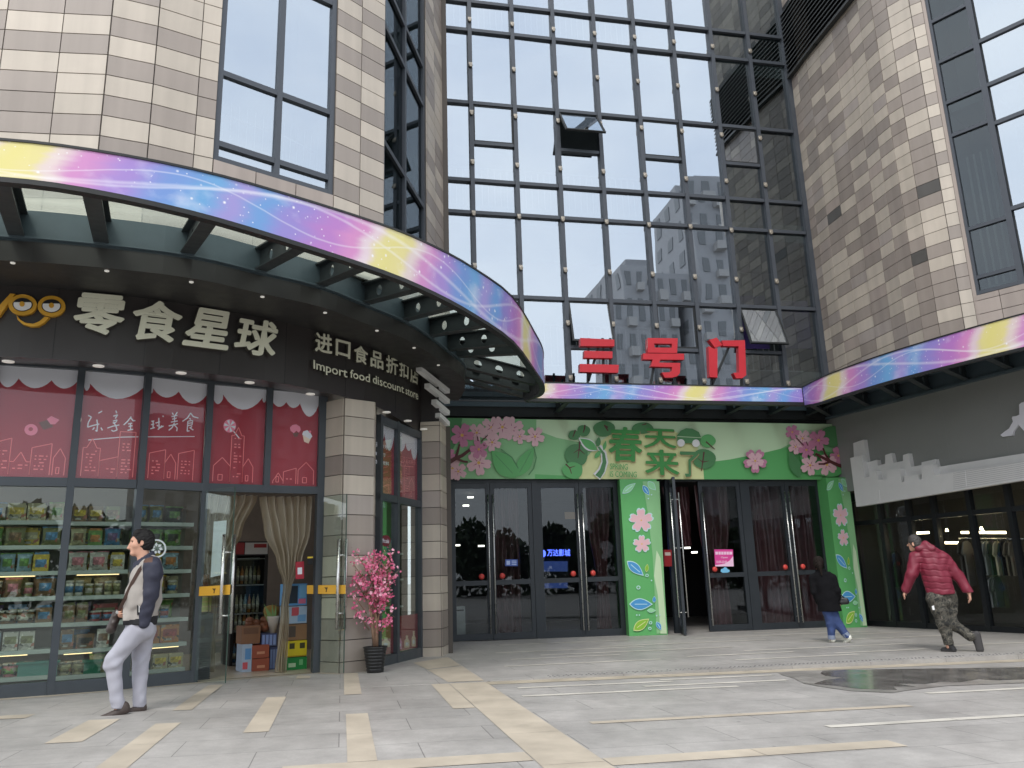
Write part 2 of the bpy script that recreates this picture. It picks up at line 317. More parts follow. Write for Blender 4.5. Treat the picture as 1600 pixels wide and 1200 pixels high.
for X0, X1, Y in ((2.3, 4.7, 11.9), (2.6, 4.4, 12.9), (3.2, 6.6, 13.4), (4.6, 7.9, 14.6), (2.6, 5.3, 14.2), (6.4, 9.6, 12.6), (5.2, 7.0, 12.1), (7.4, 9.0, 11.6), (6.9, 10.8, 15.6), (3.0, 5.6, 15.9), (8.2, 11.2, 13.9), (8.6, 10.4, 16.4), (5.6, 7.6, 11.3), (9.5, 11.8, 11.9), (9.8, 12, 15.0)):
    gb(X0, X1, Y-.055, Y+.055)
struct(mb.build('pale_paving_bands', M_pale))
# tactile strip beside the kerb
mb = MB(); rnd.seed(3)
for i in range(150):
    for j in range(2):
        X = 2.6+i*.06; Y = KERB+.12+j*.09; c = np.array([X, Y, gz(X, Y)])
        if rnd.random() < .8: mb.lathe(c, [(.017, -.003), (.014, .004), (.006, .007)], 6)
o = mb.build('tactile_paving', mat('tactile_grey', (.16, .155, .15), .7)); o['kind'] = 'stuff'; o['label'] = 'grey tactile paving studs along the kerb'; o['category'] = 'paving'
# entrance floor step in front of the left doors
# puddle
mb = MB(); rnd.seed(11)
top = [(1285, 1049.5), (1320, 1047.5), (1400, 1046), (1500, 1045), (1640, 1043)]
bot = [(1640, 1061), (1560, 1064), (1530, 1062), (1500, 1067), (1470, 1066), (1445, 1070), (1400, 1069), (1432, 1074), (1395, 1073), (1402, 1079), (1340, 1077), (1310, 1073), (1272, 1069), (1290, 1063), (1318, 1060), (1290, 1057), (1282, 1053)]
mb.face([gp(x, y)*1 + np.array([0, 0, .0075]) for x, y in top+bot][::-1])
struct(mb.build('puddle', mat('wet_dark_water', (.17, .16, .148), .15, var=.25, vs_=3, spec=.5)))
mb = MB()
dampo = [(1215, 1051), (1245, 1048.9), (1360, 1046.2), (1640, 1042), (1640, 1066), (1540, 1070), (1480, 1072), (1420, 1079), (1395, 1083), (1330, 1080), (1280, 1073), (1255, 1068), (1240, 1060), (1222, 1055)]
mb.face([gp(x, y) + np.array([0, 0, .0055]) for x, y in dampo][::-1])
struct(mb.build('damp_stain', mat('damp_paving', (.27, .255, .235), .36, var=.3, vs_=4)))

# ================================================================== tile walls
CH = .274; ZB = 6.885
def tile_wall(name, plan, ncols, z0, z1, parent, pick, d_tile=.018, top=None, holes=()):
    """plan: tile column boundaries in plan (already one per column), rows of height CH from ZB"""
    tl = MB(); bk = MB()
    for c in range(len(plan)-1):
        pl = Plane(plan[c], plan[c+1])
        k0 = int(math.floor((z0-ZB)/CH)); k1 = int(math.ceil((z1-ZB)/CH))
        for k in range(k0, k1):
            a, b = max(z0, ZB+k*CH), min(z1, ZB+(k+1)*CH)
            if b-a < .03: continue
            g = .006
            tl.slab(pl, g, pl.len-g, a+g, b-g, 0, d_tile, pick(c, k))
        bk.slab(pl, 0, pl.len, z0, z1, -.12, .004)
    tl.build(name, M_tile, parent); bk.build('backing_wall', M_joint, parent)
def split(poly, step):
    """cut a plan polyline into tile columns of about step metres"""
    out = [np.array(poly[0], float)]
    for a, b in zip(poly[:-1], poly[1:]):
        a = np.array(a, float); b = np.array(b, float); n = max(1, int(round(np.linalg.norm(b-a)/step)))
        for i in range(1, n+1): out.append(a+(b-a)*i/n)
    return out
ZT = 15.5
tower = thing('corner_tower', 'rounded corner tower clad in beige and taupe tiles above the snack shop', 'building', (-1.5, 12, -1.25))
# plan of the tower skin, left to right
b0, b1, b2, b3, b4, b5 = [np.array(p) for p in ((-3.46, 9.38), (-2.91, 9.33), (-2.40, 9.44), (-1.91, 9.62), (-1.69, 9.69), (-.22, 10.47))]
patt = {0: 'TLTLTTTLLT', 1: 'TLTLLLTLLT', 2: 'LTLTLTLTLTL', 3: 'LTLTLTLTLTT', 4: 'LLLTTLLLPPP'}
import zlib
hsh = lambda *a: random.Random(zlib.crc32(repr(a).encode())).random()
def pick_left(off):
    def f(c, k):
        cc = c - off; r = -k     # row 0 lies just under ZB
        s = patt.get(cc)
        if s and 0 <= r < len(s): return {'T': 1, 'L': 0, 'P': 3}[s[r]]
        return (1 if hsh(cc, k, 'l') < .45 else 0)
    return f
left_plan = [np.array((-8.0, 11.4)), np.array((-6.6, 10.35)), np.array((-5.55, 9.8)), np.array((-4.75, 9.53)), np.array((-4.1, 9.42)), b0, b1, b2, b3, b4]
# c0 of the picture is the column between -4.1 and b0
tile_wall('tile_cladding', left_plan, 0, 4.19, ZT, tower, lambda c, k: pick_left(4)(c, k))
# sill tiles under the first window
P1 = Plane(b4, b5)
ZS = P1.z(434, 279)
zs0 = [b4+(b5-b4)*i/3 for i in range(4)]
tile_wall('sill_tiles', zs0, 0, 4.19, ZS, tower, lambda c, k: 3)
b6 = np.array((.495, 10.99)); bm = (b5+b6)/2
tile_wall('pier_cladding', [b5, bm, b6], 0, 4.19, ZT, tower, lambda c, k: 1 if ((k + c) % 2 == 0) != (hsh(c, k, 'q') < .2) else 0)
b7 = np.array((1.36, 13.26)); b8 = np.array((1.80, 14.40)); b9 = np.array((1.75, 17.3))
P2 = Plane(b6, b7)
tile_wall('corner_cladding', split([b7, b8], .6) + split([b8, b9], .7)[1:], 0, 4.19, ZT, tower, lambda c, k: 1 if hsh(c, k, 'e') < .45 else 0)
def window(pl, parent, verts, hors, edge, wd=.07, glassmat=None, panes=None):
    """frame bars and panes drawn from the picture on the wall plane pl"""
    f = MB()
    for (x0, y0, x1, y1, w_) in verts: f.pbar(pl, x0, y0, x1, y1, w_, .09, -.10)
    for (x0, y0, x1, y1, w_) in hors: f.pbar(pl, x0, y0, x1, y1, w_, .084, -.098)
    o = f.build('window_frame', M_frame, parent)
    return o
win1 = MB()
L1a = P1.len
def vline(pl, a, z0, z1, w_, mbx, d=-.10, dep=.09): mbx.bar(pl.pt(a, z0, d), pl.pt(a, z1, d), w_, dep, pl.n)
def hline(pl, z, a0, a1, w_, mbx, d=-.098, dep=.084): mbx.bar(pl.pt(a0, z, d), pl.pt(a1, z, d), w_, dep, pl.n)
am = P1.a(436, 200)
for a, w_ in ((.035, .07), (am, .075), (L1a-.035, .07)): vline(P1, a, ZS, ZT, w_, win1)
z_t1, z_t2 = P1.z(440, 146), P1.z(430, 250); z_t3 = P1.z(517, 2)
for z in (ZS+.035, z_t2, z_t1, z_t3, z_t3+2.0): hline(P1, z, .0, L1a, .075, win1)
fr1 = win1.build('window_frame', M_frame, tower)
hz = [ZS, z_t2, z_t1, z_t3, z_t3+2.0, ZT]
for i in range(5):
    for a0, a1 in ((.07, am-.037), (am+.037, L1a-.07)):
        p = MB(); t = (rnd.random()-.5)*.012
        p.box8([P1.pt(a0, hz[i]+.03, -.06), P1.pt(a1, hz[i]+.03, -.06), P1.pt(a1, hz[i]+.03, -.068), P1.pt(a0, hz[i]+.03, -.068), P1.pt(a0, hz[i+1]-.03, -.06+t), P1.pt(a1, hz[i+1]-.03, -.06+t), P1.pt(a1, hz[i+1]-.03, -.068+t), P1.pt(a0, hz[i+1]-.03, -.068+t)])
        p.build('pane', M_fglass, fr1)
rl = MB()
for x in range(7):
    for ax, lo, hi in ((350, 225, 155), (445, 258, 190)):
        X = ax + x*(12.5 if ax == 350 else 10.5); yo = x*(5.4 if ax == 350 else 5)
        rl.tube([P1.px(X, hi+yo, -.2), P1.px(X-4, lo+yo+ (4 if ax == 350 else 0), -.2)], .0055, 5)
rl.tube([P1.px(342, 177, -.2), P1.px(418, 205, -.2)], .011, 5); rl.tube([P1.px(444, 213, -.2), P1.px(497, 239, -.2)], .011, 5)
rl.build('railing', mat('rail_white', (.8, .8, .8), .4, emit=None), tower)
# second window, turned to the entrance yard
w2 = MB(); L2 = P2.len; a2 = P2.a(635, 150)
for a, w_ in ((.04, .08), (a2, .08), (L2-.05, .10)): vline(P2, a, 4.19, ZT, w_, w2)
zA = [P2.z(635, 40), P2.z(635, 105), P2.z(635, 275)]; zB2 = [P2.z(650, 60), P2.z(650, 125), P2.z(650, 292)]
zl = [4.19, 4.3, zA[2], zA[1], zA[0], zA[0]+2.2, zA[0]+4.4]
for z in zl[1:]: hline(P2, z, 0, L2, .08, w2)
fr2 = w2.build('window_frame', M_frame, tower)
for i in range(len(zl)-1):
    for a0, a1 in ((.08, a2-.04), (a2+.04, L2-.1)):
        p = MB(); p.slab(P2, a0, a1, zl[i]+.04, zl[i+1]-.04, -.068, -.06); p.build('pane', M_fdark, fr2)
rl = MB()
for i in range(9):
    a = .15+i*.12; rl.tube([P2.pt(a, 4.35, -.2), P2.pt(a, 5.35, -.2)], .008, 5)
rl.build('railing', mat('rail_grey', (.5, .5, .5), .4), tower)
inn = MB()   # dim rooms behind the tower windows
for pl in (P1, P2):
    inn.slab(pl, 0, pl.len, 4.2, ZT, -1.6, -1.55, 0)
    for z in (4.3, 5.05, 9.2, 13.3): inn.slab(pl, .02, pl.len-.02, z, z+.25, -1.5, -.3, 1)
for pl in (P1, P2):
    for a in (.02, pl.len-.05): inn.slab(pl, a-.02, a+.03, 4.2, ZT, -1.6, -.12, 0)
inn.build('room', [mat('room_wall', (.16, .17, .175), .9), mat('room_slab', (.28, .28, .28), .9)], tower)

# ================================================================== curtain wall
FY = 17.4; S = 1.74
XC = [x*S for x in (1.0, 1.664, 2.296, 2.92, 3.558, 4.191, 4.826, 5.463, 6.095, 6.735)]
ZC = [z*S for z in (2.36, 3.664, 4.862, 5.346, 6.549, 7.736, 8.22, 9.41, 10.6)]
fac = thing('glass_curtain_wall', 'tall glass curtain wall of blue grey panes above the mall entrance', 'building', (6.8, FY+1, -1.3))
f = MB(); N_ = np.array([0, -1., 0])
for i, x in enumerate(XC):
    f.bar((x, FY, ZC[0]), (x, FY, ZC[-1]), .10 if 0 < i < 9 else .16, .14, N_)
for z in ZC: f.bar((XC[0], FY-.002, z), (XC[-1], FY-.002, z), .085, .11, N_)
VENT = [(1, 3), (3, 3), (5, 3), (7, 3), (1, 0), (3, 0), (5, 0), (7, 0)]
for c, r in VENT:
    zm = ZC[r+1] - (ZC[r+1]-ZC[r])*.52; f.bar((XC[c]+.05, FY-.004, zm), (XC[c+1]-.05, FY-.004, zm), .08, .10, N_)
ffr = f.build('mullions', M_frame, fac)
rnd.seed(5)
def pane(x0, x1, z0, z1, name='pane', par=None, tilt=None, m=None):
    p = MB(); tx = rnd.uniform(-.006, .006) if tilt is None else 0; tz = rnd.uniform(-.006, .006) if tilt is None else 0
    y = FY-.03
    P = [(x0, y-tx, z0), (x1, y+tx, z0), (x1, y+tx+tz, z1), (x0, y-tx+tz, z1)]
    p.box8([P[0], P[1], np.add(P[1], (0, .01, 0)), np.add(P[0], (0, .01, 0)), P[3], P[2], np.add(P[2], (0, .01, 0)), np.add(P[3], (0, .01, 0))])
    return p.build(name, m or M_fglass, par or fac)
OPEN = {(3, 3): .62, (3, 0): .24, (7, 0): .36}
for c in range(9):
    for r in range(8):
        x0, x1 = XC[c]+.045, XC[c+1]-.045; z0, z1 = ZC[r]+.04, ZC[r+1]-.04
        if (c, r) in VENT:
            zm = ZC[r+1] - (ZC[r+1]-ZC[r])*.52
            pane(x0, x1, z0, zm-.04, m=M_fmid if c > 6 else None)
            s = MB(); op = OPEN.get((c, r), 0); h = z1-zm-.04; ca, sa = math.cos(op), math.sin(op)
            def T(x, t, d): return (x, FY-.055 - t*h*sa - d*ca, z1 - t*h*ca + d*sa)
            def vb(xa, xb, ta, tb, d0=-.02, d1=.03): s.box8([T(xa, tb, d1), T(xb, tb, d1), T(xb, tb, d0), T(xa, tb, d0), T(xa, ta, d1), T(xb, ta, d1), T(xb, ta, d0), T(xa, ta, d0)])
            vb(x0, x0+.045, 0, 1); vb(x1-.045, x1, 0, 1); vb(x0+.045, x1-.045, 0, .04); vb(x0+.045, x1-.045, .96, 1)
            if op == 0: pass
            sf = s.build('vent_sash', M_dark, fac)
            g = MB(); xa, xb = x0+.045, x1-.045
            g.box8([T(xa, .96, .012), T(xb, .96, .012), T(xb, .96, .004), T(xa, .96, .004), T(xa, .04, .012), T(xb, .04, .012), T(xb, .04, .004), T(xa, .04, .004)])
            g.build('pane', M_fglass, sf)
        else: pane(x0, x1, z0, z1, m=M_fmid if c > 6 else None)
# small lamps on the mullions
lampz = [13.70, 12.38, 11.05, 9.72, 8.38, 7.05, 5.73, 4.40]
M_lamp = mat('lamp_body', (.40, .36, .30), .4, .6)
for i in range(1, 9):
    for z in lampz:
        l = MB(); zz_ = z + rnd.uniform(-.02, .02); l.lathe((XC[i], FY-.14, zz_), [(.045, 0), (.05, .05), (.035, .06)], 10, axis=(0, -1, -.2)); l.box((XC[i], FY-.15, zz_+.05), (.09, .05, .06)); l.build('facade_lamp', M_lamp, fac)
ins = MB()
ins.box8([(1.7, FY+2.6, 3), (13, FY+2.6, 3), (13, FY+2.7, 3), (1.7, FY+2.7, 3), (1.7, FY+2.6, 19), (13, FY+2.6, 19), (13, FY+2.7, 19), (1.7, FY+2.7, 19)], 0)
for z in (4.6, 8.65, 13.6, 18.4): ins.box((7.3, FY+1.5, z), (11.4, 2.2, .5), 0, 1)
ins.box((12.25, FY+1.4, 11), (.08, 2.5, 16), 0, 0); ins.box((1.72, FY+1.4, 11), (.08, 2.5, 16), 0, 0)
ins.build('interior', [mat('hall_wall', (.20, .215, .22), .9, var=.3, vs_=.4), mat('hall_slab', (.42, .43, .42), .9)], fac)
r2 = MB()
for zb_, xa, xb in ((8.95, 1.8, 7.4), (13.9, 1.8, 8.0), (4.9, 1.8, 11.5)):
    for k in range(int((xb-xa)/.16)): r2.box((xa+k*.16, FY+.55, zb_+.5), (.022, .02, 1.0))
    r2.box(((xa+xb)/2, FY+.55, zb_+1.02), (xb-xa, .05, .05)); r2.box(((xa+xb)/2, FY+.55, zb_), (xb-xa, .04, .04))
r2.build('railing', M_white, fac)
# purple posters hanging inside the lowest glass
pst = MB()
for (x0, y0, x1, y1) in ((1215, 470, 1262, 545), (1148, 462, 1195, 545), (1095, 505, 1122, 575)): pst.pplate(Plane((0, FY+.35), (10, FY+.35)), [(x0, y0), (x1, y0), (x1+8, y1), (x0+8, y1)], 0, .01)
pst.build('poster', mat('purple_poster', lin(96, 74, 150), .6, var=.35, vs_=2.5), fac)

# ================================================================== right wing
wing = thing('tiled_right_wing', 'curving side wing clad in small beige and brown tiles, right of the curtain wall', 'building', (13.5, 14, -1.3))
rp = [(11.80, 17.42), (11.69, 16.2), (11.65, 15.0), (11.585, 13.9), (11.68, 13.34), (11.88, 12.87)]
rcols = [np.array(p) for p in ((11.80, 17.42), (11.757, 16.95), (11.70, 16.4), (11.675, 15.8), (11.66, 15.2), (11.64, 14.6), (11.60, 14.1), (11.60, 13.66), (11.68, 13.30), (11.88, 12.87), (12.03, 12.70))]
def pick_r(c, k):
    h = hsh(c, k, 'r2')
    if h < .014: return 2
    if c >= 9: return 0 if h < .65 else 1
    if c >= 7: return 0 if h < .60 else 1
    return 0 if h < .44 else (4 if h < .54 else (1 if h < .94 else 3))
tile_wall('tile_cladding', rcols, 0, 3.88, 27.0, wing, pick_r)
q0 = np.array((12.05, 12.69)); q1 = np.array((12.49, 11.93)); q2 = np.array((13.6, 10.0))
P3 = Plane(q0, q1); P3b = Plane(q1, q2)
zs3 = P3.z(1525, 462)
tile_wall('sill_tiles', [q0, (q0+q1)/2, q1] + split([q1, q2], .75)[1:], 0, 3.88, zs3, wing, lambda c, k: 1 if hsh(c, k, 's') < .3 else 3)
w3 = MB(); L3 = P3.len
for a, w_ in ((.05, .10), (L3-.05, .11)): vline(P3, a, zs3, 27, w_, w3)
zr = [zs3+.05] + [P3.z(1530, y) for y in (432, 352)] + [P3.z(1502, y) for y in (205, 150)] + [P3.z(1485, y) for y in (88,)] + [P3.z(1470, y) for y in (26,)] + [14.2, 16, 18.5, 21, 24, 27]
for z in zr: hline(P3, z, 0, L3, .07, w3)
for a in (1.05, 2.1): vline(P3b, a, zs3, 27, .09, w3)
zq = [zs3+.05] + [P3b.z(1595, y) for y in (442, 320)] + [P3b.z(1570, y) for y in (185, 120, 45)] + [14.6, 16.2, 18.5, 21, 24, 27]
for z in zq: hline(P3b, z, 0, P3b.len, .08, w3)
w3.slab(P3, -.0, .01, zs3, zs3+.01, -.1, -.09)
jb = MB(); jb.slab(P3, -.07, .045, 3.88, 27, -.2, .012); jb.build('window_jamb', M_tile[3], wing)
fr3 = w3.build('window_frame', M_frame, wing)
for pl, zls, cols in ((P3, zr, [(.1, L3-.1)]), (P3b, zq, [(.04, 1.0), (1.1, 2.05)])):
    for i in range(len(zls)-1):
        for a0, a1 in cols:
            p = MB(); p.slab(pl, a0, a1, zls[i]+.035, zls[i+1]-.035, -.068, -.06); p.build('pane', M_fdark if pl is P3 else M_fglass, fr3)
inn = MB()
for pl in (P3, P3b):
    inn.slab(pl, .0, pl.len-.05, 4, 27, -1.3, -1.25, 0)
    for z in (5.0, 9.2, 13.4): inn.slab(pl, .05, pl.len-.1, z, z+.3, -1.2, -.3, 0)
for pl in (P3, P3b):
    for a in (.03, pl.len-.08): inn.slab(pl, a-.03, a+.03, 4, 27, -1.3, -.12, 0)
for k in range(5): inn.slab(P3, .15+k*.13, .19+k*.13, zs3+.1, 8.2, -.5, -.47, 1)
inn.build('room', [mat('room_wall', (.16, .17, .175), .9), mat('room_curtain', (.4, .4, .38), .9)], wing)
# louvre bank at the top of the wing
lv = MB()
P4 = Plane(rcols[0], rcols[6]); z_l = P4.z(1240, 118)
for k in range(15):
    z = z_l + .08 + k*.135
    for pl in (Plane(rcols[0], rcols[3]), Plane(rcols[3], rcols[6]), Plane(rcols[6], rcols[7]), Plane(rcols[7], rcols[8])):
        lv.box8([pl.pt(-.02, z, .03), pl.pt(pl.len+.02, z, .03), pl.pt(pl.len+.02, z-.07, .13), pl.pt(-.02, z-.07, .13), pl.pt(-.02, z+.035, .03), pl.pt(pl.len+.02, z+.035, .03), pl.pt(pl.len+.02, z-.035, .13), pl.pt(-.02, z-.035, .13)], 0)
        if k == 0: lv.slab(pl, -.02, pl.len+.02, z_l, z_l+2.2, .02, .028, 1); lv.slab(pl, -.02, pl.len+.02, z_l-.05, z_l, .02, .15, 0)
lv.build('louvre', [mat('louvre_grey', lin(70, 72, 72), .5, .3), M_black], wing)
# ================================================================== canopies with the galaxy print
def strip_mat():
    m = bpy.data.materials.new('galaxy_print'); m.use_nodes = True; n = m.node_tree; b = n.nodes['Principled BSDF']; N = n.nodes.new; K = n.links.new
    uv = N('ShaderNodeUVMap'); sp = N('ShaderNodeSeparateXYZ'); K(uv.outputs[0], sp.inputs[0])
    nz_ = N('ShaderNodeTexNoise'); nz_.inputs['Scale'].default_value = 1.6; nz_.inputs['Detail'].default_value = 5; K(uv.outputs[0], nz_.inputs['Vector'])
    ma = N('ShaderNodeMath'); ma.operation = 'MULTIPLY_ADD'; ma.inputs[1].default_value = .16; K(nz_.outputs['Fac'], ma.inputs[0]); K(sp.outputs[0], ma.inputs[2])
    sl = N('ShaderNodeMath'); sl.operation = 'MULTIPLY_ADD'; sl.inputs[1].default_value = -.05; K(sp.outputs[1], sl.inputs[0]); K(ma.outputs[0], sl.inputs[2])
    fr = N('ShaderNodeMath'); fr.operation = 'FRACT'; K(sl.outputs[0], fr.inputs[0])
    rp_ = N('ShaderNodeValToRGB'); e = rp_.color_ramp; e.interpolation = 'EASE'
    st = [(0, (.95, .88, .30)), (.06, (.95, .87, .34)), (.10, (.93, .80, .72)), (.16, (.78, .34, .66)), (.26, (.46, .31, .74)), (.36, (.22, .40, .80)), (.44, (.20, .50, .84)), (.52, (.44, .40, .80)), (.60, (.20, .44, .82)), (.68, (.38, .32, .76)), (.80, (.60, .26, .68)), (.88, (.82, .34, .66)), (.925, (.95, .78, .80)), (.97, (.95, .88, .34)), (1, (.95, .88, .30))]
    while len(e.elements) < len(st): e.elements.new(.5)
    for el, (p, c) in zip(e.elements, st): el.position = p; el.color = (c[0]*.72, c[1]*.70, c[2]*.74, 1)
    K(fr.outputs[0], rp_.inputs[0])
    # pale cloud, curved light trails, stars
    def mixin(prev, facout, col=(.82, .81, .84)):
        x = N('ShaderNodeMixRGB'); K(facout, x.inputs[0]); K(prev, x.inputs[1]); x.inputs[2].default_value = (*col, 1); return x.outputs[0]
    mpn = N('ShaderNodeMapping'); mpn.inputs['Scale'].default_value = (3.6, .6, 1); K(uv.outputs[0], mpn.inputs[0])
    n2 = N('ShaderNodeTexNoise'); n2.inputs['Scale'].default_value = 2.2; n2.inputs['Detail'].default_value = 6; K(mpn.outputs[0], n2.inputs['Vector'])
    c2 = N('ShaderNodeMapRange'); c2.inputs[1].default_value = .55; c2.inputs[2].default_value = .8; c2.inputs[4].default_value = .5; K(n2.outputs['Fac'], c2.inputs[0])
    cur = mixin(rp_.outputs[0], c2.outputs[0])
    for amp, fq, ph, wd in ((.42, 5.2, .4, .05), (.30, 7.9, 2.0, .03), (.46, 3.7, 4.0, .07)):
        s1 = N('ShaderNodeMath'); s1.operation = 'MULTIPLY_ADD'; s1.inputs[1].default_value = fq; s1.inputs[2].default_value = ph; K(sp.outputs[0], s1.inputs[0])
        s2 = N('ShaderNodeMath'); s2.operation = 'SINE'; K(s1.outputs[0], s2.inputs[0])
        s3 = N('ShaderNodeMath'); s3.operation = 'MULTIPLY_ADD'; s3.inputs[1].default_value = amp; s3.inputs[2].default_value = .5; K(s2.outputs[0], s3.inputs[0])
        s4 = N('ShaderNodeMath'); s4.operation = 'SUBTRACT'; K(sp.outputs[1], s4.inputs[0]); K(s3.outputs[0], s4.inputs[1])
        s5 = N('ShaderNodeMath'); s5.operation = 'ABSOLUTE'; K(s4.outputs[0], s5.inputs[0])
        s6 = N('ShaderNodeMapRange'); s6.inputs[1].default_value = 0; s6.inputs[2].default_value = wd; s6.inputs[3].default_value = .38; s6.inputs[4].default_value = 0; K(s5.outputs[0], s6.inputs[0])
        cur = mixin(cur, s6.outputs[0])
    mps = N('ShaderNodeMapping'); mps.inputs['Scale'].default_value = (3.6, .42, 1); K(uv.outputs[0], mps.inputs[0])
    for sc_, th_ in ((16, .11), (7, .10)):
        v = N('ShaderNodeTexVoronoi'); v.inputs['Scale'].default_value = sc_; K(mps.outputs[0], v.inputs['Vector'])
        m1 = N('ShaderNodeMapRange'); m1.inputs[1].default_value = th_*.35; m1.inputs[2].default_value = th_*1.3; m1.inputs[3].default_value = 1; m1.inputs[4].default_value = 0; K(v.outputs['Distance'], m1.inputs[0])
        cur = mixin(cur, m1.outputs[0])
    K(cur, b.inputs['Base Color']); b.inputs['Roughness'].default_value = .35
    return m
M_strip = strip_mat()
M_cbeam = mat('canopy_steel', lin(52, 58, 60), .5, .2, var=.12)
M_cdark = mat('canopy_rim', lin(34, 36, 36), .5, .2, var=.12)
M_blue = mat('blue_grey_panel', lin(78, 92, 99), .5, .1, var=.1)
def smooth_poly(P, n=3):
    P = [np.array(p, float) for p in P]
    out = []
    for i in range(len(P)-1):
        p0 = P[max(i-1, 0)]; p1 = P[i]; p2 = P[i+1]; p3 = P[min(i+2, len(P)-1)]
        for k in range(n):
            t = k/n; out.append(.5*((2*p1)+(p2-p0)*t+(2*p0-5*p1+4*p2-p3)*t*t+(3*p1-p0-3*p2+p3)*t**3))
    out.append(P[-1]); return out
def arcs(P):
    s = [0.]
    for a, b in zip(P[:-1], P[1:]): s.append(s[-1]+float(np.linalg.norm(np.array(b)[:2]-np.array(a)[:2])))
    return s
def offs(P, d):
    """offset a plan polyline to its left by d"""
    P = [np.array(p[:2], float) for p in P]; out = []
    for i, p in enumerate(P):
        t = P[min(i+1, len(P)-1)] - P[max(i-1, 0)]; t /= np.linalg.norm(t); out.append(p + d*np.array([-t[1], t[0]]))
    return out
# plan + lower edge height of the printed strip
OUT = [(-6.6, 8.1, 3.55), (-5.2, 7.45, 3.55), (-4.1, 7.2, 3.55), (-3.04, 7.14, 3.55), (-2.32, 7.21, 3.53), (-1.48, 7.44, 3.48), (-.68, 7.82, 3.43), (.39, 8.46, 3.37), (1.02, 8.98, 3.33), (1.6, 9.61, 3.29), (2.32, 10.62, 3.25), (3.03, 12.25, 3.25), (3.40, 13.2, 3.28), (3.60, 14.01, 3.34), (3.69, 14.85, 3.45), (3.66, 15.6, 3.55)]
OUTS = smooth_poly(OUT, 3)
BB = [(-7.4, 10.5), (-6.2, 9.75), (-5.0, 9.35), (-3.78, 9.2), (-2.78, 9.28), (-1.82, 9.5), (-1.13, 9.9), (-.36, 10.36), (.23, 11.0), (.85, 11.7), (1.30, 12.45), (1.70, 13.25), (2.10, 14.09), (2.24, 15.0), (2.26, 15.9)]
BBS = smooth_poly(BB, 3)
V3 = lambda p, z: np.array([p[0], p[1], z])
M_glow = mat('downlight_lens', (.85, .85, .82), .4, emit=(1, .95, .85), es=.12)
def canopy_strip(parent, poly, top, period, phase, thick=.10):
    s = arcs(poly); mb = MB(); inn_ = offs(poly, thick)
    A = [np.array(p) for p in poly]; T = [V3(p, top) for p in poly]
    mb.ribbon(A, T, 0, [q/period+phase for q in s])
    mb.ribbon(T, [V3(p, top) for p in inn_], 1); mb.ribbon([V3(q, p[2]) for p, q in zip(poly, inn_)], [V3(p, top) for p in inn_], 1, flip=True)
    mb.ribbon([V3(q, p[2]) for p, q in zip(poly, inn_)], A, 1)
    T2 = offs(poly, -.012)
    mb.ribbon([V3(p, top-.006) for p in T2], [V3(p, top+.018) for p in T2], 1); mb.ribbon([V3(p, top+.018) for p in T2], [V3(p, top+.018) for p in inn_], 1); mb.ribbon([V3(p, top-.006) for p in poly], [V3(p, top-.006) for p in T2], 1)
    return mb.build('printed_strip', [M_strip, M_cdark], parent)
rc = thing('round_canopy', 'curved steel and glass canopy with galaxy print edge over the snack shop', 'canopy', (0, 10, -1.25))
canopy_strip(rc, OUTS, 3.9, 3.7, .91)
rim = MB(); ri = offs(OUTS, .09); ro = offs(OUTS, -.004)
for z0, z1 in ((-.05, -.003),):
    A = [V3(q, p[2]+z0) for p, q in zip(OUTS, ro)]; B = [V3(q, p[2]+z1) for p, q in zip(OUTS, ro)]; Ci = [V3(q, p[2]+z0) for p, q in zip(OUTS, ri)]; D = [V3(q, p[2]+z1) for p, q in zip(OUTS, ri)]
    rim.ribbon(A, B); rim.ribbon(Ci, A); rim.ribbon(D, Ci); rim.ribbon(B, D)
rim.build('rim', M_cdark, rc)
ZB0, ZB1 = 3.8, 4.18
bb = MB(); bi = offs(BBS, .12)
bb.ribbon([V3(p, ZB0) for p in BBS], [V3(p, ZB1) for p in BBS]); bb.ribbon([V3(p, ZB0) for p in bi], [V3(p, ZB0) for p in BBS]); bb.ribbon([V3(p, ZB1) for p in BBS], [V3(p, ZB1) for p in bi])
fo = offs(BBS, -.05)
bb.ribbon([V3(p, ZB0+.03) for p in fo], [V3(p, ZB0+.055) for p in fo]); bb.ribbon([V3(p, ZB0+.03) for p in BBS], [V3(p, ZB0+.03) for p in fo]); bb.ribbon([V3(p, ZB0+.055) for p in fo], [V3(p, ZB0+.055) for p in BBS])
bb.build('ring_beam', M_blue, rc)
gl = MB()
# glass roof: joined by equal arc share
def resample(P, n):
    s = arcs(P); P = [np.array(p[:2], float) for p in P]; out = []
    for k in range(n):
        t = s[-1]*k/(n-1); i = max(j for j in range(len(s)-1) if s[j] <= t+1e-9); u = (t-s[i])/max(1e-9, s[i+1]-s[i]); out.append(P[i]+(P[i+1]-P[i])*min(1, u))
    return out
ga, gb_ = resample(offs(OUTS, .12), 40), resample(offs(BBS, .1), 40)
gl.ribbon([V3(p, 3.86) for p in ga], [V3(p, 4.2) for p in gb_]); gl.build('glass_roof', M_cglass, rc)
BEAMS = [((-60, 275), (-100, 372)), ((-6, 290), (26, 368)), ((140, 292), (158, 384)), ((340, 335), (292, 402)), ((504, 380), (406, 430)), ((609, 418), (500, 454)), ((703, 470), (570, 480)), ((756, 500), (632, 503)), ((803, 545), (672, 526)), ((828, 575), (700, 548)), ((838, 590), (714, 570))]
extra = [((3.66, 14.5), (2.16, 14.45)), ((3.68, 15.1), (2.24, 15.1)), ((3.64, 15.55), (2.25, 15.55))]
bl = []
for (ox, oy), (ix, iy) in BEAMS:
    bl.append((on_poly(ox, oy, OUTS), on_poly(ix, iy, BBS)))
bl += [(np.array(a), np.array(b)) for a, b in extra]
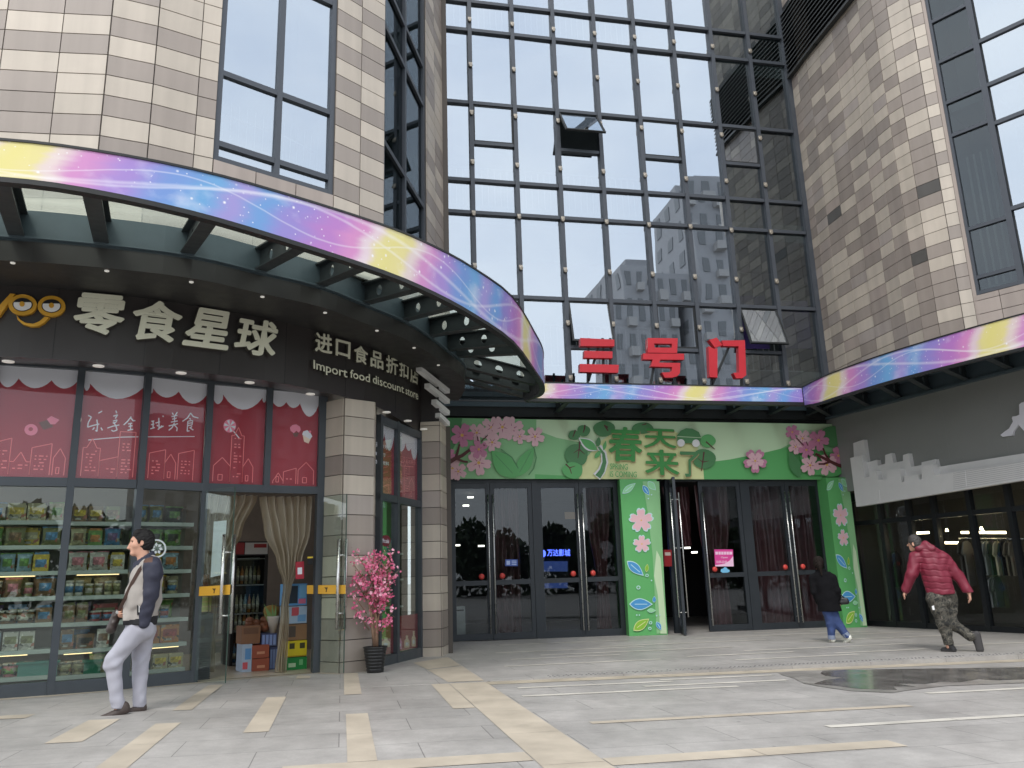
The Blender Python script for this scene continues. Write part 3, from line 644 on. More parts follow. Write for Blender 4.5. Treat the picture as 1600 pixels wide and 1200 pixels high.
M_hole = mat('pale_beam_hole', lin(176, 186, 182), .8)
def ibeam(a, b, z0a, z1a, z0b, z1b, parent, name='beam', holes=3, fl=.16, mh=None):
    """I-beam from a (outer) to b (inner) with round holes really cut through its web"""
    a = np.array(a[:2]); b = np.array(b[:2]); L_ = np.linalg.norm(b-a); u = (b-a)/L_; nrm = np.array([-u[1], u[0]]); mb = MB()
    P = lambda t, h, s: V3(a+u*t*L_+nrm*s, (z0a+(z0b-z0a)*t)+h*((z1a+(z1b-z1a)*t)-(z0a+(z0b-z0a)*t)))
    for h0, h1 in ((0, .07), (.93, 1)):
        mb.box8([P(0, h0, -fl/2), P(1, h0, -fl/2), P(1, h0, fl/2), P(0, h0, fl/2), P(0, h1, -fl/2), P(1, h1, -fl/2), P(1, h1, fl/2), P(0, h1, fl/2)])
    # web built from cells; each cell either plain or a square with a round hole
    tc_ = [(i+.7)/(holes+.4) for i in range(holes)] if holes else []
    hh = (z1a-z0a+z1b-z0b)/2; r = .26; rt = r*hh/L_
    cuts = [0.] + [q for t in tc_ for q in (t-rt*1.5, t+rt*1.5)] + [1.]
    for i in range(len(cuts)-1):
        t0, t1 = cuts[i], cuts[i+1]
        if i % 2 == 0:
            if t1-t0 > 1e-3: mb.box8([P(t0, .07, -.008), P(t1, .07, -.008), P(t1, .07, .008), P(t0, .07, .008), P(t0, .93, -.008), P(t1, .93, -.008), P(t1, .93, .008), P(t0, .93, .008)])
        else:
            tm = (t0+t1)/2; n = 16
            sq = []
            for k in range(n):
                th = 2*math.pi*k/n + math.pi/4; c_, s_ = math.cos(th), math.sin(th); q = max(abs(c_), abs(s_)); sq.append((tm + c_/q*(t1-t0)/2, .5 + s_/q*.43))
            ci = [(tm + math.cos(2*math.pi*k/n+math.pi/4)*rt, .5+math.sin(2*math.pi*k/n+math.pi/4)*r) for k in range(n)]
            for s_ in (-.008, .008):
                for k in range(n):
                    j = (k+1) % n; mb.quad(P(*sq[k], s_), P(*sq[j], s_), P(*ci[j], s_), P(*ci[k], s_))
            for k in range(n):
                j = (k+1) % n; mb.quad(P(*ci[k], -.008), P(*ci[j], -.008), P(*ci[j], .008), P(*ci[k], .008))
    return mb.build(name, mh or M_cbeam, parent)
for k, (a, b) in enumerate(bl):
    zb_ = min(OUTS, key=lambda p: (p[0]-a[0])**2+(p[1]-a[1])**2)[2]
    u = (b-a)/np.linalg.norm(b-a)
    ibeam(a+u*.1, b, max(zb_+.02, 3.56), 3.84, 3.86, 4.16, rc)
# ---- canopy over the entrance
ec = thing('entrance_canopy', 'straight canopy with galaxy print edge below the red gate sign', 'canopy', (6.8, 16.5, -1.3))
ES = [np.array((3.70, 15.63, 3.57)), np.array((9.93, 15.63, 3.57))]
canopy_strip(ec, [ES[0]+(ES[1]-ES[0])*i/12 for i in range(13)], 3.9, 3.6, .93)
m_ = MB()
m_.box((6.8, 15.70, 3.535), (6.3, .14, .07)); m_.box((6.9, 17.24, 3.60), (9.7, .12, .22))
m_.build('rim', M_cdark, ec)
m_ = MB(); m_.box((6.9, 17.16, 3.76), (9.7, .05, .10)); m_.build('soffit_panel', M_blue, ec)
m_ = MB(); m_.box((6.9, 16.45, 3.88), (9.7, 1.55, .012)); m_.build('glass_roof', M_tglass, ec)
for x_ in (867.4, 936, 1001, 1067, 1132, 1197, 1256):
    X = at_y(x_, 648, 17.3)[0]; ibeam((X, 15.74), (X, 17.2), 3.64, 3.86, 3.58, 3.86, ec, holes=2, fl=.12)
# ---- canopy of the right wing
rc2 = thing('wing_canopy', 'canopy with galaxy print edge along the right wing, over the clothing shop', 'canopy', (11, 13, -1.3))
RO = [(9.945, 15.62, 3.50), (9.87, 15.0, 3.42), (9.86, 14.35, 3.40), (9.95, 13.4, 3.385), (10.08, 12.64, 3.38), (10.41, 11.4, 3.37), (10.77, 10.39, 3.37), (11.5, 8.7, 3.37)]
ROS = smooth_poly(RO, 3)
s_ = arcs(ROS)
canopy_strip(rc2, ROS, 3.9, 3.6, .62)
RG = Plane((11.95, 17.3), (12.65, 13.54)); RSA, RSB = RG.A+RG.n*.40, RG.B+RG.n*.40
RSP = Plane(RSA, RSB)
rim = MB(); ri = offs(ROS, .08); ro = offs(ROS, -.004)
A = [V3(q, p[2]-.05) for p, q in zip(ROS, ro)]; B = [V3(q, p[2]-.003) for p, q in zip(ROS, ro)]; Ci = [V3(q, p[2]-.05) for p, q in zip(ROS, ri)]; D = [V3(q, p[2]-.003) for p, q in zip(ROS, ri)]
rim.ribbon(A, B); rim.ribbon(Ci, A); rim.ribbon(D, Ci); rim.build('rim', M_cdark, rc2)
IN = [RSP.pt(a, 0)[:2] for a in (-.6, 1, 2, 3, 4, 5, 6, 8, 10)]
ib = MB()
ib.slab(RSP, -.3, 10, 3.50, 3.86, .0, .06); ib.slab(RSP, -.3, 10, 3.50, 3.55, .061, .11); ib.build('ring_beam', M_blue, rc2)
gl = MB(); ga, gb_ = resample(offs(ROS, .1), 12), resample(IN, 12); gl.ribbon([V3(p, 3.87) for p in ga], [V3(p, 3.90) for p in gb_]); gl.build('glass_roof', M_tglass, rc2)
gt = MB(); gt.ribbon([V3(p, 3.85) for p in resample(offs(ROS, .08), 12)], [V3(p, 3.858) for p in gb_]); gt.build('light_block_panel', M_blue, rc2)  # opaque sheet added to block the bright slots through the glass roof
for (ox, oy), (ix, iy) in (((1262, 628), (1297, 650)), ((1313, 622), (1357, 632)), ((1359, 600), (1405, 613)), ((1401, 580), (1451, 597)), ((1451, 568), (1510, 580)), ((1520, 552), (1578, 566)), ((1590, 540), (1655, 552))):
    a = on_poly(ox, oy, ROS); b = on_poly(ix, iy, IN); ibeam(a+(b-a)*.06, b, 3.50, 3.85, 3.56, 3.85, rc2, holes=3, fl=.12)
# ================================================================== text
_tc = {}
def glyphs(s, bold=.0, ext=.0, bev=.0):
    """outlines of a piece of writing as a mesh: x from 0 to width, y with cap height 1"""
    key = s
    if key in _tc: return _tc[key]
    cu = bpy.data.curves.new('writing', 'FONT'); cu.body = s; cu.size = 1; cu.resolution_u = 3; cu.fill_mode = 'FRONT'
    o = bpy.data.objects.new('writing', cu); C.objects.link(o); dg = bpy.context.evaluated_depsgraph_get(); me = o.evaluated_get(dg).to_mesh()
    v = np.array([q.co[:] for q in me.vertices]); f = [tuple(p.vertices) for p in me.polygons]
    ed = {}
    for p in f:
        for i in range(len(p)):
            a, b = p[i], p[(i+1) % len(p)]; ed.setdefault((min(a, b), max(a, b)), []).append((a, b))
    bd = [e[0] for e in ed.values() if len(e) == 1]
    o.evaluated_get(dg).to_mesh_clear(); bpy.data.objects.remove(o); bpy.data.curves.remove(cu)
    _tc[key] = (v, f, bd); return _tc[key]
def write(mb, s, fmap, depth, bold=0., mi=0, box=None, back=None):
    """map writing through fmap(u, v, d); u, v run 0..1 over the inked box (or the box given in glyph units); bold thickens the strokes"""
    v, f, bd = glyphs(s)
    x0, y0, x1, y1 = (v[:, 0].min(), v[:, 1].min(), v[:, 0].max(), v[:, 1].max())
    if box: y0, y1 = box
    fl = None
    sh = [(0., 0.)] + ([(bold*math.cos(k*math.pi/4), bold*math.sin(k*math.pi/4)) for k in range(8)] if bold > 0 else [])
    for n_, (dx, dy) in enumerate(sh):
        U = (v[:, 0]+dx-x0+max(bold, 0))/(x1-x0+2*max(bold, 0)); W = (v[:, 1]+dy-y0+max(bold, 0))/(y1-y0+2*max(bold, 0))
        top = depth + .0006*n_*(1 if depth > .01 else .15)
        i0 = mb.add([fmap(a, b, top) for a, b in zip(U, W)]); i1 = mb.add([fmap(a, b, 0.) for a, b in zip(U, W)])
        if fl is None:
            n = fmap(.5, .5, 1.)-fmap(.5, .5, 0.)
            q = f[0]; p = [np.array(mb.v[i0+k]) for k in q]; fl = np.cross(p[1]-p[0], p[2]-p[0]) @ n < 0
        for q in f:
            t = tuple(i0+k for k in q); mb.f.append(t[::-1] if fl else t); mb.m.append(mi)
        for a, b in bd:
            t = (i0+b, i0+a, i1+a, i1+b); mb.f.append(t[::-1] if fl else t); mb.m.append(mi if back is None else back)
def qmap(surf, TL, TR, BR, BL):
    TL, TR, BR, BL = (np.array(q, float) for q in (TL, TR, BR, BL))
    def f(u, v, d):
        p = (BL*(1-u)+BR*u)*(1-v)+(TL*(1-u)+TR*u)*v; return surf(p[0], p[1], d)
    return f
# ================================================================== the snack shop front
shop = thing('snack_shop_front', 'snack shop front with black sign board, red window posters and glass doors', 'shop front', (-1.2, 11.8, -1.24))
M_sign = mat('sign_board_black', lin(50, 46, 45), .38, var=.06, vs_=1.2)
M_letter = mat('letter_cream', lin(226, 226, 204), .45)
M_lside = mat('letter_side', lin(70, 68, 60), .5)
FP3 = [(-7.2, 11.2, 2.66), (-6.0, 10.45, 2.67), (-4.9, 10.1, 2.68), (-3.96, 10.0, 2.68), (-3.41, 10.05, 2.68), (-2.44, 10.29, 2.68), (-1.6, 10.67, 2.68), (-.81, 11.1, 2.68), (-.01, 11.84, 2.68), (.41, 12.28, 2.66), (.78, 12.95, 2.62), (1.08, 13.55, 2.58), (1.34, 14.2, 2.55)]
FPS = smooth_poly(FP3, 3); FPL = [p[:2] for p in FPS]
ZF1 = 3.56
fb = MB(); fo = offs(FPS, .04)
fb.ribbon([np.array(p) for p in FPS], [V3(p, ZF1) for p in FPS])
fin = offs(FPS, 1.35)
fb.ribbon([V3(q, p[2]+.22) for p, q in zip(FPS, fin)], [np.array(p) for p in FPS])
E1 = FPS[-1]; fb.quad(np.array(E1), V3((1.66, 14.12), 2.55), V3((1.66, 14.12), ZF1), V3(E1, ZF1))
fb.build('sign_board', M_sign, shop)
sm = MB()
for px_, py_ in ((88, 500), (228, 520), (345, 540), (446, 560), (540, 590), (618, 620)):
    q = on_poly(px_, py_, FPL); i = min(range(len(FPS)), key=lambda k: np.hypot(*(FPS[k][:2]-q))); t = FPS[min(i+1, len(FPS)-1)][:2]-FPS[max(i-1, 0)][:2]; t /= np.linalg.norm(t); n = np.array([t[1], -t[0]])
    sm = MB(); sm.bar(V3(q-n*.004, 2.69), V3(q-n*.004, ZF1), .006, .006, (n[0], n[1], 0)); sm.build('board_seam', M_black, shop)
# the deeper black band above, with its row of small downlights
UB0 = 3.56; ub = MB(); up = offs(BBS, -.02); ui = offs(BBS, 1.0)
ub.ribbon([V3(p, UB0) for p in up], [V3(p, ZB0-.003) for p in up]); ub.ribbon([V3(p, UB0) for p in ui], [V3(p, UB0) for p in up])
ub.build('soffit_band', mat('soffit_black', lin(44, 43, 42), .55, var=.1), shop)
def disc(c, r, n, h=.012): 
    mb = MB(); mb.lathe(c, [(r, 0), (r*1.0, -h), (r*.8, -h-.003)], 16); return mb
for (x, y) in ((20, 410), (167, 422.5), (299, 440), (410, 463), (508, 488), (589, 516), (647, 543), (685, 570)):
    c = at_z(x, y, UB0); m_ = disc(c, .026, 12); m_.build('downlight', M_glow, shop)
for (x, y) in ((13, 564), (154, 571), (283, 582), (390, 597), (485, 615), (604, 643.5), (637, 657), (662, 670)):
    zs_ = 2.68 if x < 500 else 2.6
    c = at_z(x, y, zs_); c[2] = zs_-.001; m_ = disc(c, .066, 16); m_.build('downlight', M_glow, shop)
def fsurf(x, y, d):
    r = ray(x, y); q = on_poly(x, y, FPL); t = np.hypot(*q)/np.hypot(*r[:2]); P = r*t
    i = min(range(len(FPS)), key=lambda k: np.hypot(*(FPS[k][:2]-q))); tt = FPS[min(i+1, len(FPS)-1)][:2]-FPS[max(i-1, 0)][:2]; tt /= np.linalg.norm(tt)
    return P + np.array([tt[1], -tt[0], 0])*(d+.004)
sg = thing('shop_sign_lettering', 'raised cream letters and gold face logo on the black shop sign', 'sign', (-1.5, 10.6, 2.7))
for ch, q in (('零', ((121, 459), (201, 466), (190, 527), (111, 524))), ('食', ((212, 468), (287, 478), (276, 539), (198, 532))), ('星', ((301, 481), (363, 491), (353, 550), (280, 541))), ('球', ((372, 495), (434, 507), (425, 563), (360, 550)))):
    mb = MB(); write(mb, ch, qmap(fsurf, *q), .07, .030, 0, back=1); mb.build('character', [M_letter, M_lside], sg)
for ch, q in (('进', ((489, 520), (515, 524.5), (515, 555), (488, 550))), ('口', ((520.5, 530), (544, 536), (543, 562.5), (520, 556))), ('食', ((549, 538), (571, 545), (570, 572), (549, 566))), ('品', ((575, 547), (594, 553), (594, 579), (574, 573))),
              ('折', ((598.5, 554), (617, 561), (617, 588), (598, 582))), ('扣', ((619, 562.5), (634, 569), (633, 594), (619, 588))), ('店', ((636, 570), (649.5, 575.5), (648.5, 602), (636, 597)))):
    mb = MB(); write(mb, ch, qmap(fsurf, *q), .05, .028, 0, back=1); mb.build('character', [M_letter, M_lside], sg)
for wd, q in (('Import', ((486, 562), (539, 576), (539, 591), (486, 577))), ('food', ((543, 577), (574, 584.5), (574, 598.5), (543, 590.5))), ('discount', ((578, 585), (627, 602), (627, 615), (578, 599))), ('store', ((629, 603), (649, 611), (649, 625), (629, 616)))):
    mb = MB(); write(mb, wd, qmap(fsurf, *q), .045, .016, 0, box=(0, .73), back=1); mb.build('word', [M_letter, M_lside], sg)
M_gold = mat('gold_letter', lin(214, 160, 52), .35, .25)
lg = MB()
def ell(cx, cy, rx, ry, n=28, a0=0, a1=2*math.pi): return [(cx+rx*math.cos(a0+(a1-a0)*k/n), cy+ry*math.sin(a0+(a1-a0)*k/n)) for k in range(n + (0 if abs(a1-a0-2*math.pi) < 1e-6 else 1))]
def fplate(mb, pts, d, th, mi): 
    P = [fsurf(x, y, d) for x, y in pts]; n = fsurf(*pts[0], 1.)-fsurf(*pts[0], 0.); mb.plate(P, n, th, mi)
for cx, cy_ in ((37.5, 478.5), (81.5, 480.5)):
    fplate(lg, ell(cx, cy_, 21.5, 16.2), .05, .05, 0)
    fplate(lg, [(x, y) for x, y in ell(cx, cy_, 15, 10.5)], .056, .004, 3)
    fplate(lg, [(x, max(y, cy_-3.5)) for x, y in ell(cx, cy_, 13.5, 9.5)], .062, .004, 1)
    fplate(lg, ell(cx, cy_-.5, 4, 4), .068, .004, 0)
sm_ = [(28, 494.5), (33, 501), (42, 506.5), (53, 508), (63, 504), (71, 497), (78, 498), (70, 506.5), (60, 512), (49, 512.5), (38, 509), (30, 502)]
fplate(lg, sm_, .05, .05, 0)
fplate(lg, [(19, 461), (26, 461.5), (3, 495), (-14, 511), (-20, 508), (-8, 494), (-20, 466), (-12, 465), (-2, 484)], .05, .05, 0)
lg.build('face_logo', [M_gold, M_white, mat('pupil_brown', lin(150, 100, 40), .5), M_black], sg)
# white slats at the end of the board
sl_ = MB(); PW = Plane((.92, 12.95), (1.82, 14.55))
for x0, y0, x1, y1 in ((650, 577, 695, 612), (663, 603, 695, 628), (674, 628, 695, 646), (680, 649, 695, 663)):
    sl_.bar(PW.px(x0, y0, .02), PW.px(x1, y1, .02), .085, .10, PW.n)
sl_.build('white_slat', M_white, shop)
# ---- pillars
def courses(name, quads, zt, zb, parent, seed):
    """tile clad pillar from plan corners"""
    mb = MB(); bk = MB(); r = random.Random(seed)
    cols_ = {}
    for c in range(len(quads)-1):
        pl = Plane(quads[c], quads[c+1]); k = 0; z = zb
        while z < zt:
            z1 = min(zt, z+(.18 if k == 0 else .29))
            if k not in cols_: cols_[k] = 1 if r.random() < .42 else 0
            mb.slab(pl, .004, pl.len-.004, z+.006, z1-.006, 0, .02, cols_[k] if r.random() < .9 else 4); z = z1; k += 1
        bk.slab(pl, 0, pl.len, zb, zt, -.1, .003)
    bk.build('backing', M_joint, parent); return mb.build(name, M_tile, parent)
pA, pB, pC = gp(500, 1051)[:2], gp(530, 1053)[:2], gp(580, 1048)[:2]
courses('pillar', [pA, pB, pC, pC+np.array([.05, .7])], 2.68, gz(*pB)-.03, shop, 4)
cA, cB, cC = gp(657, 1027)[:2], gp(690, 1025.5)[:2], gp(699, 1021)[:2]
cA = np.array((1.32, 14.10))
courses('corner_pier', [cA, cB, cC, np.array((2.0, 17.25))], 2.75, gz(*cB)-.03, shop, 9)
# ---- windows
m1, m2, m3, m5 = [gp(*p)[:2] for p in ((78, 1086), (193, 1077), (302, 1066.5), (497, 1051))]
m0 = m1 + (m1-m2)*1.05 + np.array([-.15, .05]); mz = m0+(m0-m1)*np.array([.95, .2]) + np.array([-.05, .12])
W0, W1, W2, WD = Plane(m0, m1), Plane(m1, m2), Plane(m2, m3), Plane(m3, m5)
WE = Plane((.52, 12.62), (1.315, 14.12))
WZ = Plane(mz, m0)
def fit_top(pl, x, y): return pl.z(x, y)
ztop, ztr = float(np.mean([W0.z(60, 572), W1.z(170, 575), W2.z(275, 585), WD.z(370, 594)])), W1.z(150, 755)
zb = lambda pl: gz(*(pl.A+pl.B)[:2]/2)-.02
M_red = mat('poster_red', lin(162, 48, 62), .42, var=.05, vs_=1)
M_pk = mat('poster_pink_line', lin(236, 130, 132), .5)
M_pw = mat('poster_white', lin(232, 234, 242), .45)
M_pp = mat('poster_candy_pink', lin(240, 140, 165), .5); M_pb = mat('poster_chocolate', lin(112, 74, 66), .5); M_cr = mat('poster_cream', lin(240, 220, 200), .5)
PM = [M_red, M_pk, M_pw, M_pp, M_pb, M_cr]
M_pgl = glass('poster_glass', (1, 1, 1), .02, 0., .9, (.9, .95, 1))
def poly_px(pl, mb, pts, d, mi): mb.pplate(pl, pts, d, .0012, mi)
def line_px(pl, mb, pts, d, w_=.012, mi=1):
    for a, b in zip(pts[:-1], pts[1:]): mb.bar(pl.px(*a, d-.001), pl.px(*b, d-.001), w_, .0012, pl.n, mi)
def scallops(pl, mb, a0, a1, zt, spec, d):
    """white cloud edge: spec is (share of width, depth) of each lobe"""
    pts = [(a0, zt)]; x = a0; spec = [(q[0], q[1]*.9, q[2]*.8) for q in spec]
    tot = a1-a0; low = []
    for sh, dep, base in spec:
        w_ = tot*sh
        for k in range(9): t = k/8; low.append((x+w_*t, zt-base-(dep)*math.sin(math.pi*t)**.8))
        x += w_
    P = [pl.pt(a0, zt, d)] + [pl.pt(a, z, d) for a, z in low] + [pl.pt(a1, zt, d)]
    mb.plate(P, pl.n, .0012, 2)
def bay(pl, a0, a1, zlo, zhi, parent, name='poster'):
    mb = MB(); mb.slab(pl, a0, a1, zlo, zhi, -.03, -.022, 0); return mb
rnd.seed(21)
def skyline(pl, mb, a0, a1, z0, seed, hmax=.75, d=-.0205):
    r = random.Random(seed); a = a0+.04
    P = lambda a, z: pl.pt(a, z, d)
    def ln(pts, w_=.011):
        for p, q in zip(pts[:-1], pts[1:]): mb.bar(P(*p), P(*q), w_, .0012, pl.n, 1)
    while a < a1-.16:
        w_ = min(r.uniform(.14, .25), a1-a-.03); h = r.uniform(.35, 1)*hmax; kind = r.random(); z1 = z0+h
        if kind < .25 or w_ < .15: h = min(h, .38); z1 = z0+h; ln([(a, z0+.04), (a, z1-.12), (a+w_/2, z1), (a+w_, z1-.12), (a+w_, z0+.04)]); ln([(a+w_*.3, z0+.06), (a+w_*.3, z0+.14), (a+w_*.55, z0+.14), (a+w_*.55, z0+.06), (a+w_*.3, z0+.06)])
        else:
            if kind < .55: ln([(a, z0+.04), (a, z1), (a+w_, z1), (a+w_, z0+.04)])
            elif kind < .8: ln([(a, z0+.04), (a, z1-.06), (a+w_, z1), (a+w_, z0+.04)])
            else: ln([(a, z0+.04), (a, z1-.12), (a+w_*.2, z1-.12), (a+w_*.5, z1), (a+w_*.8, z1-.12), (a+w_, z1-.12), (a+w_, z0+.04)])
            z = z1-.17
            while z > z0+.08:
                x = a+.04
                while x < a+w_-.05:
                    l = r.choice((.02, .03, .05)); 
                    if r.random() < .75 and x+l < a+w_-.02: mb.slab(pl, x, x+l, z, z+.016, d, d+.0012, 1)
                    x += l+.025
                z -= .042
        a += w_+r.choice((.0, .0, .03))
M_fr2 = mat('shop_frame', lin(72, 78, 84), .4, .25, var=.05)
frm = MB()
def vfr(pl, a, z0, z1, w_=.085, dep=.11, d=-.06): frm.bar(pl.pt(a, z0, d), pl.pt(a, z1, d), w_, dep, pl.n)
def hfr(pl, z, a0, a1, w_=.11, dep=.10, d=-.055): frm.bar(pl.pt(a0, z, d), pl.pt(a1, z, d), w_, dep, pl.n)
for pl in (WZ, W0, W1, W2, WD):
    vfr(pl, 0, zb(pl), ztop)
    hfr(pl, ztr, .04, pl.len-.04); hfr(pl, ztop-.03, .04, pl.len-.04, .07)
    if pl is not WD: hfr(pl, zb(pl)+.085, .04, pl.len-.04, .17)
vfr(WD, WD.len-.03, zb(WD), ztop, .12); a4 = WD.a(420, 650); frm.bar(WD.pt(a4, ztr, -.055), WD.pt(a4, ztop, -.055), .085, .105, WD.n)
zrb = WE.z(630, 800)
aE = WE.a(619, 800)
for a, w_ in ((0.04, .08), (aE, .09), (WE.len-.03, .10)): vfr(WE, a, zb(WE), 2.58, w_)
hfr(WE, ztr-.05, 0, WE.len); hfr(WE, 2.50, 0, WE.len, .12); hfr(WE, zb(WE)+.08, 0, WE.len, .16)
frm.build('window_frame', M_fr2, shop)
panes = []
def glz(pl, a0, a1, z0, z1, m=M_sglass, d=0., name='pane'):
    mb = MB(); mb.slab(pl, a0, a1, z0, z1, d-.012, d-.006); return mb.build(name, m, shop)
for pl in (WZ, W0, W1, W2): glz(pl, .045, pl.len-.045, zb(pl)+.17, ztr-.055); glz(pl, .045, pl.len-.045, ztr+.055, ztop-.07, M_pgl, .0)
for a0, a1 in ((.045, a4-.045), (a4+.045, WD.len-.09)): glz(WD, a0, a1, ztr+.055, ztop-.07, M_pgl)
for a0, a1 in ((.08, aE-.045), (aE+.045, WE.len-.08)): glz(WE, a0, a1, zb(WE)+.16, ztr-.105, M_sglass); glz(WE, a0, a1, ztr+.005, 2.44, M_pgl)
zlo, zhi = ztr+.05, ztop-.065
D1 = -.0205
HAND = {'W1': [[(768,428),(798,412)],[(688,445),(714,458),(690,500),(684,538),(720,526),(776,512)],[(757,478),(762,520),(757,572),(745,560)],[(738,540),(722,558)],[(788,540),(800,562)],[(905,408),(912,428)],[(885,452),(920,440),(900,470)],[(882,490),(915,480),(905,500),(880,505)],[(838,545),(880,530),(932,520)],[(890,505),(905,525),(915,560),(885,570),(870,560)],[(1025,455),(998,490),(966,520)],[(1018,462),(1040,488),(1058,486)],[(1000,512),(1032,506)],[(1004,532),(1034,526)],[(1018,508),(1020,556)],[(996,562),(1040,554)]],
 'W2': [[(1182,492),(1205,488)],[(1180,518),(1205,512)],[(1196,490),(1196,545)],[(1174,550),(1210,540)],[(1215,505),(1250,495)],[(1240,465),(1243,550),(1232,555)],[(1225,520),(1235,530)],[(1265,525),(1245,545),(1278,528)],[(1270,448),(1278,456)],[(1345,425),(1355,440)],[(1385,420),(1368,445)],[(1340,455),(1385,445)],[(1345,475),(1380,466)],[(1335,498),(1388,488)],[(1362,445),(1365,500)],[(1318,528),(1390,510)],[(1362,505),(1345,540),(1318,562)],[(1362,520),(1385,545),(1380,568)],[(1490,425),(1465,465),(1425,492)],[(1490,428),(1510,455),(1550,466)],[(1480,468),(1490,478)],[(1470,490),(1505,485),(1500,520),(1468,525)],[(1472,507),(1500,503)],[(1468,490),(1462,570),(1480,565)],[(1500,530),(1485,545)],[(1480,540),(1510,560)]]}
def handwriting(pl, mb, k):
    for n_, st in enumerate(HAND[k]): line_px(pl, mb, [(u/5, 560+v/5) for u, v in st], D1+.0003*(n_ % 5), .015, 2)
# poster in the far left bays
for pl, lobes in ((WZ, [(.5, .14, .17), (.5, .12, .16)]),):
    mb = bay(pl, .045, pl.len-.045, zlo, zhi, shop); scallops(pl, mb, .045, pl.len-.045, zhi, lobes, D1); skyline(pl, mb, .06, pl.len-.06, zlo, 2); mb.build('window_poster', PM, shop)
mb = bay(W0, .045, W0.len-.045, zlo, zhi, shop); scallops(W0, mb, .045, W0.len-.045, zhi, [(.25, .13, .2), (.42, .13, .19), (.33, .11, .19)], D1)
skyline(W0, mb, .06, W0.len-.06, zlo, 13, .62)
dn = ell(48.5, 671.5, 10.5, 9, 18); poly_px(W0, mb, dn, D1, 3); poly_px(W0, mb, ell(48, 670.5, 3.6, 3, 12), D1+.002, 0)
poly_px(W0, mb, [(60, 660), (78, 655), (83, 667), (68, 672)], D1, 4); poly_px(W0, mb, [(73, 655), (80, 650), (93, 656), (86, 663), (79, 663)], D1+.002, 3)
mb.build('window_poster', PM, shop)
mb = bay(W1, .045, W1.len-.045, zlo, zhi, shop); scallops(W1, mb, .045, W1.len-.045, zhi, [(.09, .06, .26), (.91, .2, .20)], D1); skyline(W1, mb, .06, W1.len-.06, zlo, 34, .72)
handwriting(W1, mb, 'W1')
line_px(W1, mb, [(138, 687.5), (160, 685.5), (190, 683), (216, 682.5)], D1, .012, 2)
mb.build('window_poster', PM, shop)
mb = bay(W2, .045, W2.len-.045, zlo, zhi, shop); scallops(W2, mb, .045, W2.len-.045, zhi, [(.05, .03, .25), (.45, .12, .19), (.5, .16, .2)], D1); skyline(W2, mb, .06, W2.len-.06, zlo, 58, .9)
handwriting(W2, mb, 'W2')
line_px(W2, mb, [(227, 682.5), (260, 682.5), (304, 682)], D1, .01, 2)
mb.build('window_poster', PM, shop)
mb = bay(WD, .045, a4-.045, zlo, zhi, shop); scallops(WD, mb, .045, a4-.045, zhi, [(.18, .09, .24), (.75, .22, .16), (.07, .04, .2)], D1); skyline(WD, mb, .06, a4-.06, zlo, 77, .85)
poly_px(WD, mb, ell(359, 665.5, 10, 10.5, 20), D1, 3)
for k in range(6):
    a = k*math.pi/3; poly_px(WD, mb, [(359, 665.5), (359+9*math.cos(a), 665.5+9.5*math.sin(a)), (359+9*math.cos(a+.5), 665.5+9.5*math.sin(a+.5))], D1+.002, 2)
line_px(WD, mb, [(365, 674), (374, 685)], D1, .014, 2)
mb.build('window_poster', PM, shop)
mb = bay(WD, a4+.045, WD.len-.09, zlo, zhi, shop); scallops(WD, mb, a4+.045, WD.len-.09, zhi, [(.3, .09, .2), (.3, .09, .2), (.4, .2, .22)], D1); skyline(WD, mb, a4+.06, WD.len-.1, zlo, 91, .42)
poly_px(WD, mb, [(453, 668), (457, 664), (463, 663), (469, 667), (470, 672), (467, 676), (463, 673), (459, 677), (454, 673)], D1, 3); poly_px(WD, mb, [(457, 676), (467, 676), (465, 682), (460, 683)], D1-.0005, 4)
poly_px(WD, mb, [(473, 680), (487, 683), (482, 693), (475, 690)], D1, 5); poly_px(WD, mb, [(472, 679), (474, 674), (480, 672), (485, 676), (488, 682), (484, 686)], D1+.002, 2); poly_px(WD, mb, ell(484.5, 674.5, 2, 2, 8), D1+.003, 3)
mb.build('window_poster', PM, shop)
mb = bay(WE, .08, aE-.045, ztr, 2.44, shop); scallops(WE, mb, .08, aE-.045, 2.44, [(.32, .12, .2), (.68, .3, .14)], D1)
for s_, q in (('关注公众号', ((581.5, 688), (606, 696), (605.5, 703), (581, 695.5))), ('零食星球】', ((579, 703), (602, 708.5), (601.5, 714), (579, 709.5))), ('获取加盟资料', ((576, 715.5), (608, 722), (607.5, 728.5), (576, 722)))):
    write(mb, s_, qmap(lambda x, y, d: WE.px(x, y, D1+d), *q), .0014, .02, 2)
skyline(WE, mb, .15, aE-.1, ztr, 15, .5); mb.build('window_poster', PM, shop)
mb = bay(WE, aE+.045, WE.len-.08, ztr, 2.44, shop); scallops(WE, mb, aE+.045, WE.len-.08, 2.44, [(.45, .22, .16), (.25, .08, .25), (.3, .18, .3)], D1); skyline(WE, mb, aE+.1, WE.len-.1, ztr, 19, .7)
write(mb, '乐享全球美食', qmap(lambda x, y, d: WE.px(x, y, D1+d), (625.5, 712), (650, 716), (649.5, 727), (625.5, 722)), .0014, -.005, 1); line_px(WE, mb, [(627, 728), (646, 729.5)], D1, .012, 1)
mb.build('window_poster', PM, shop)
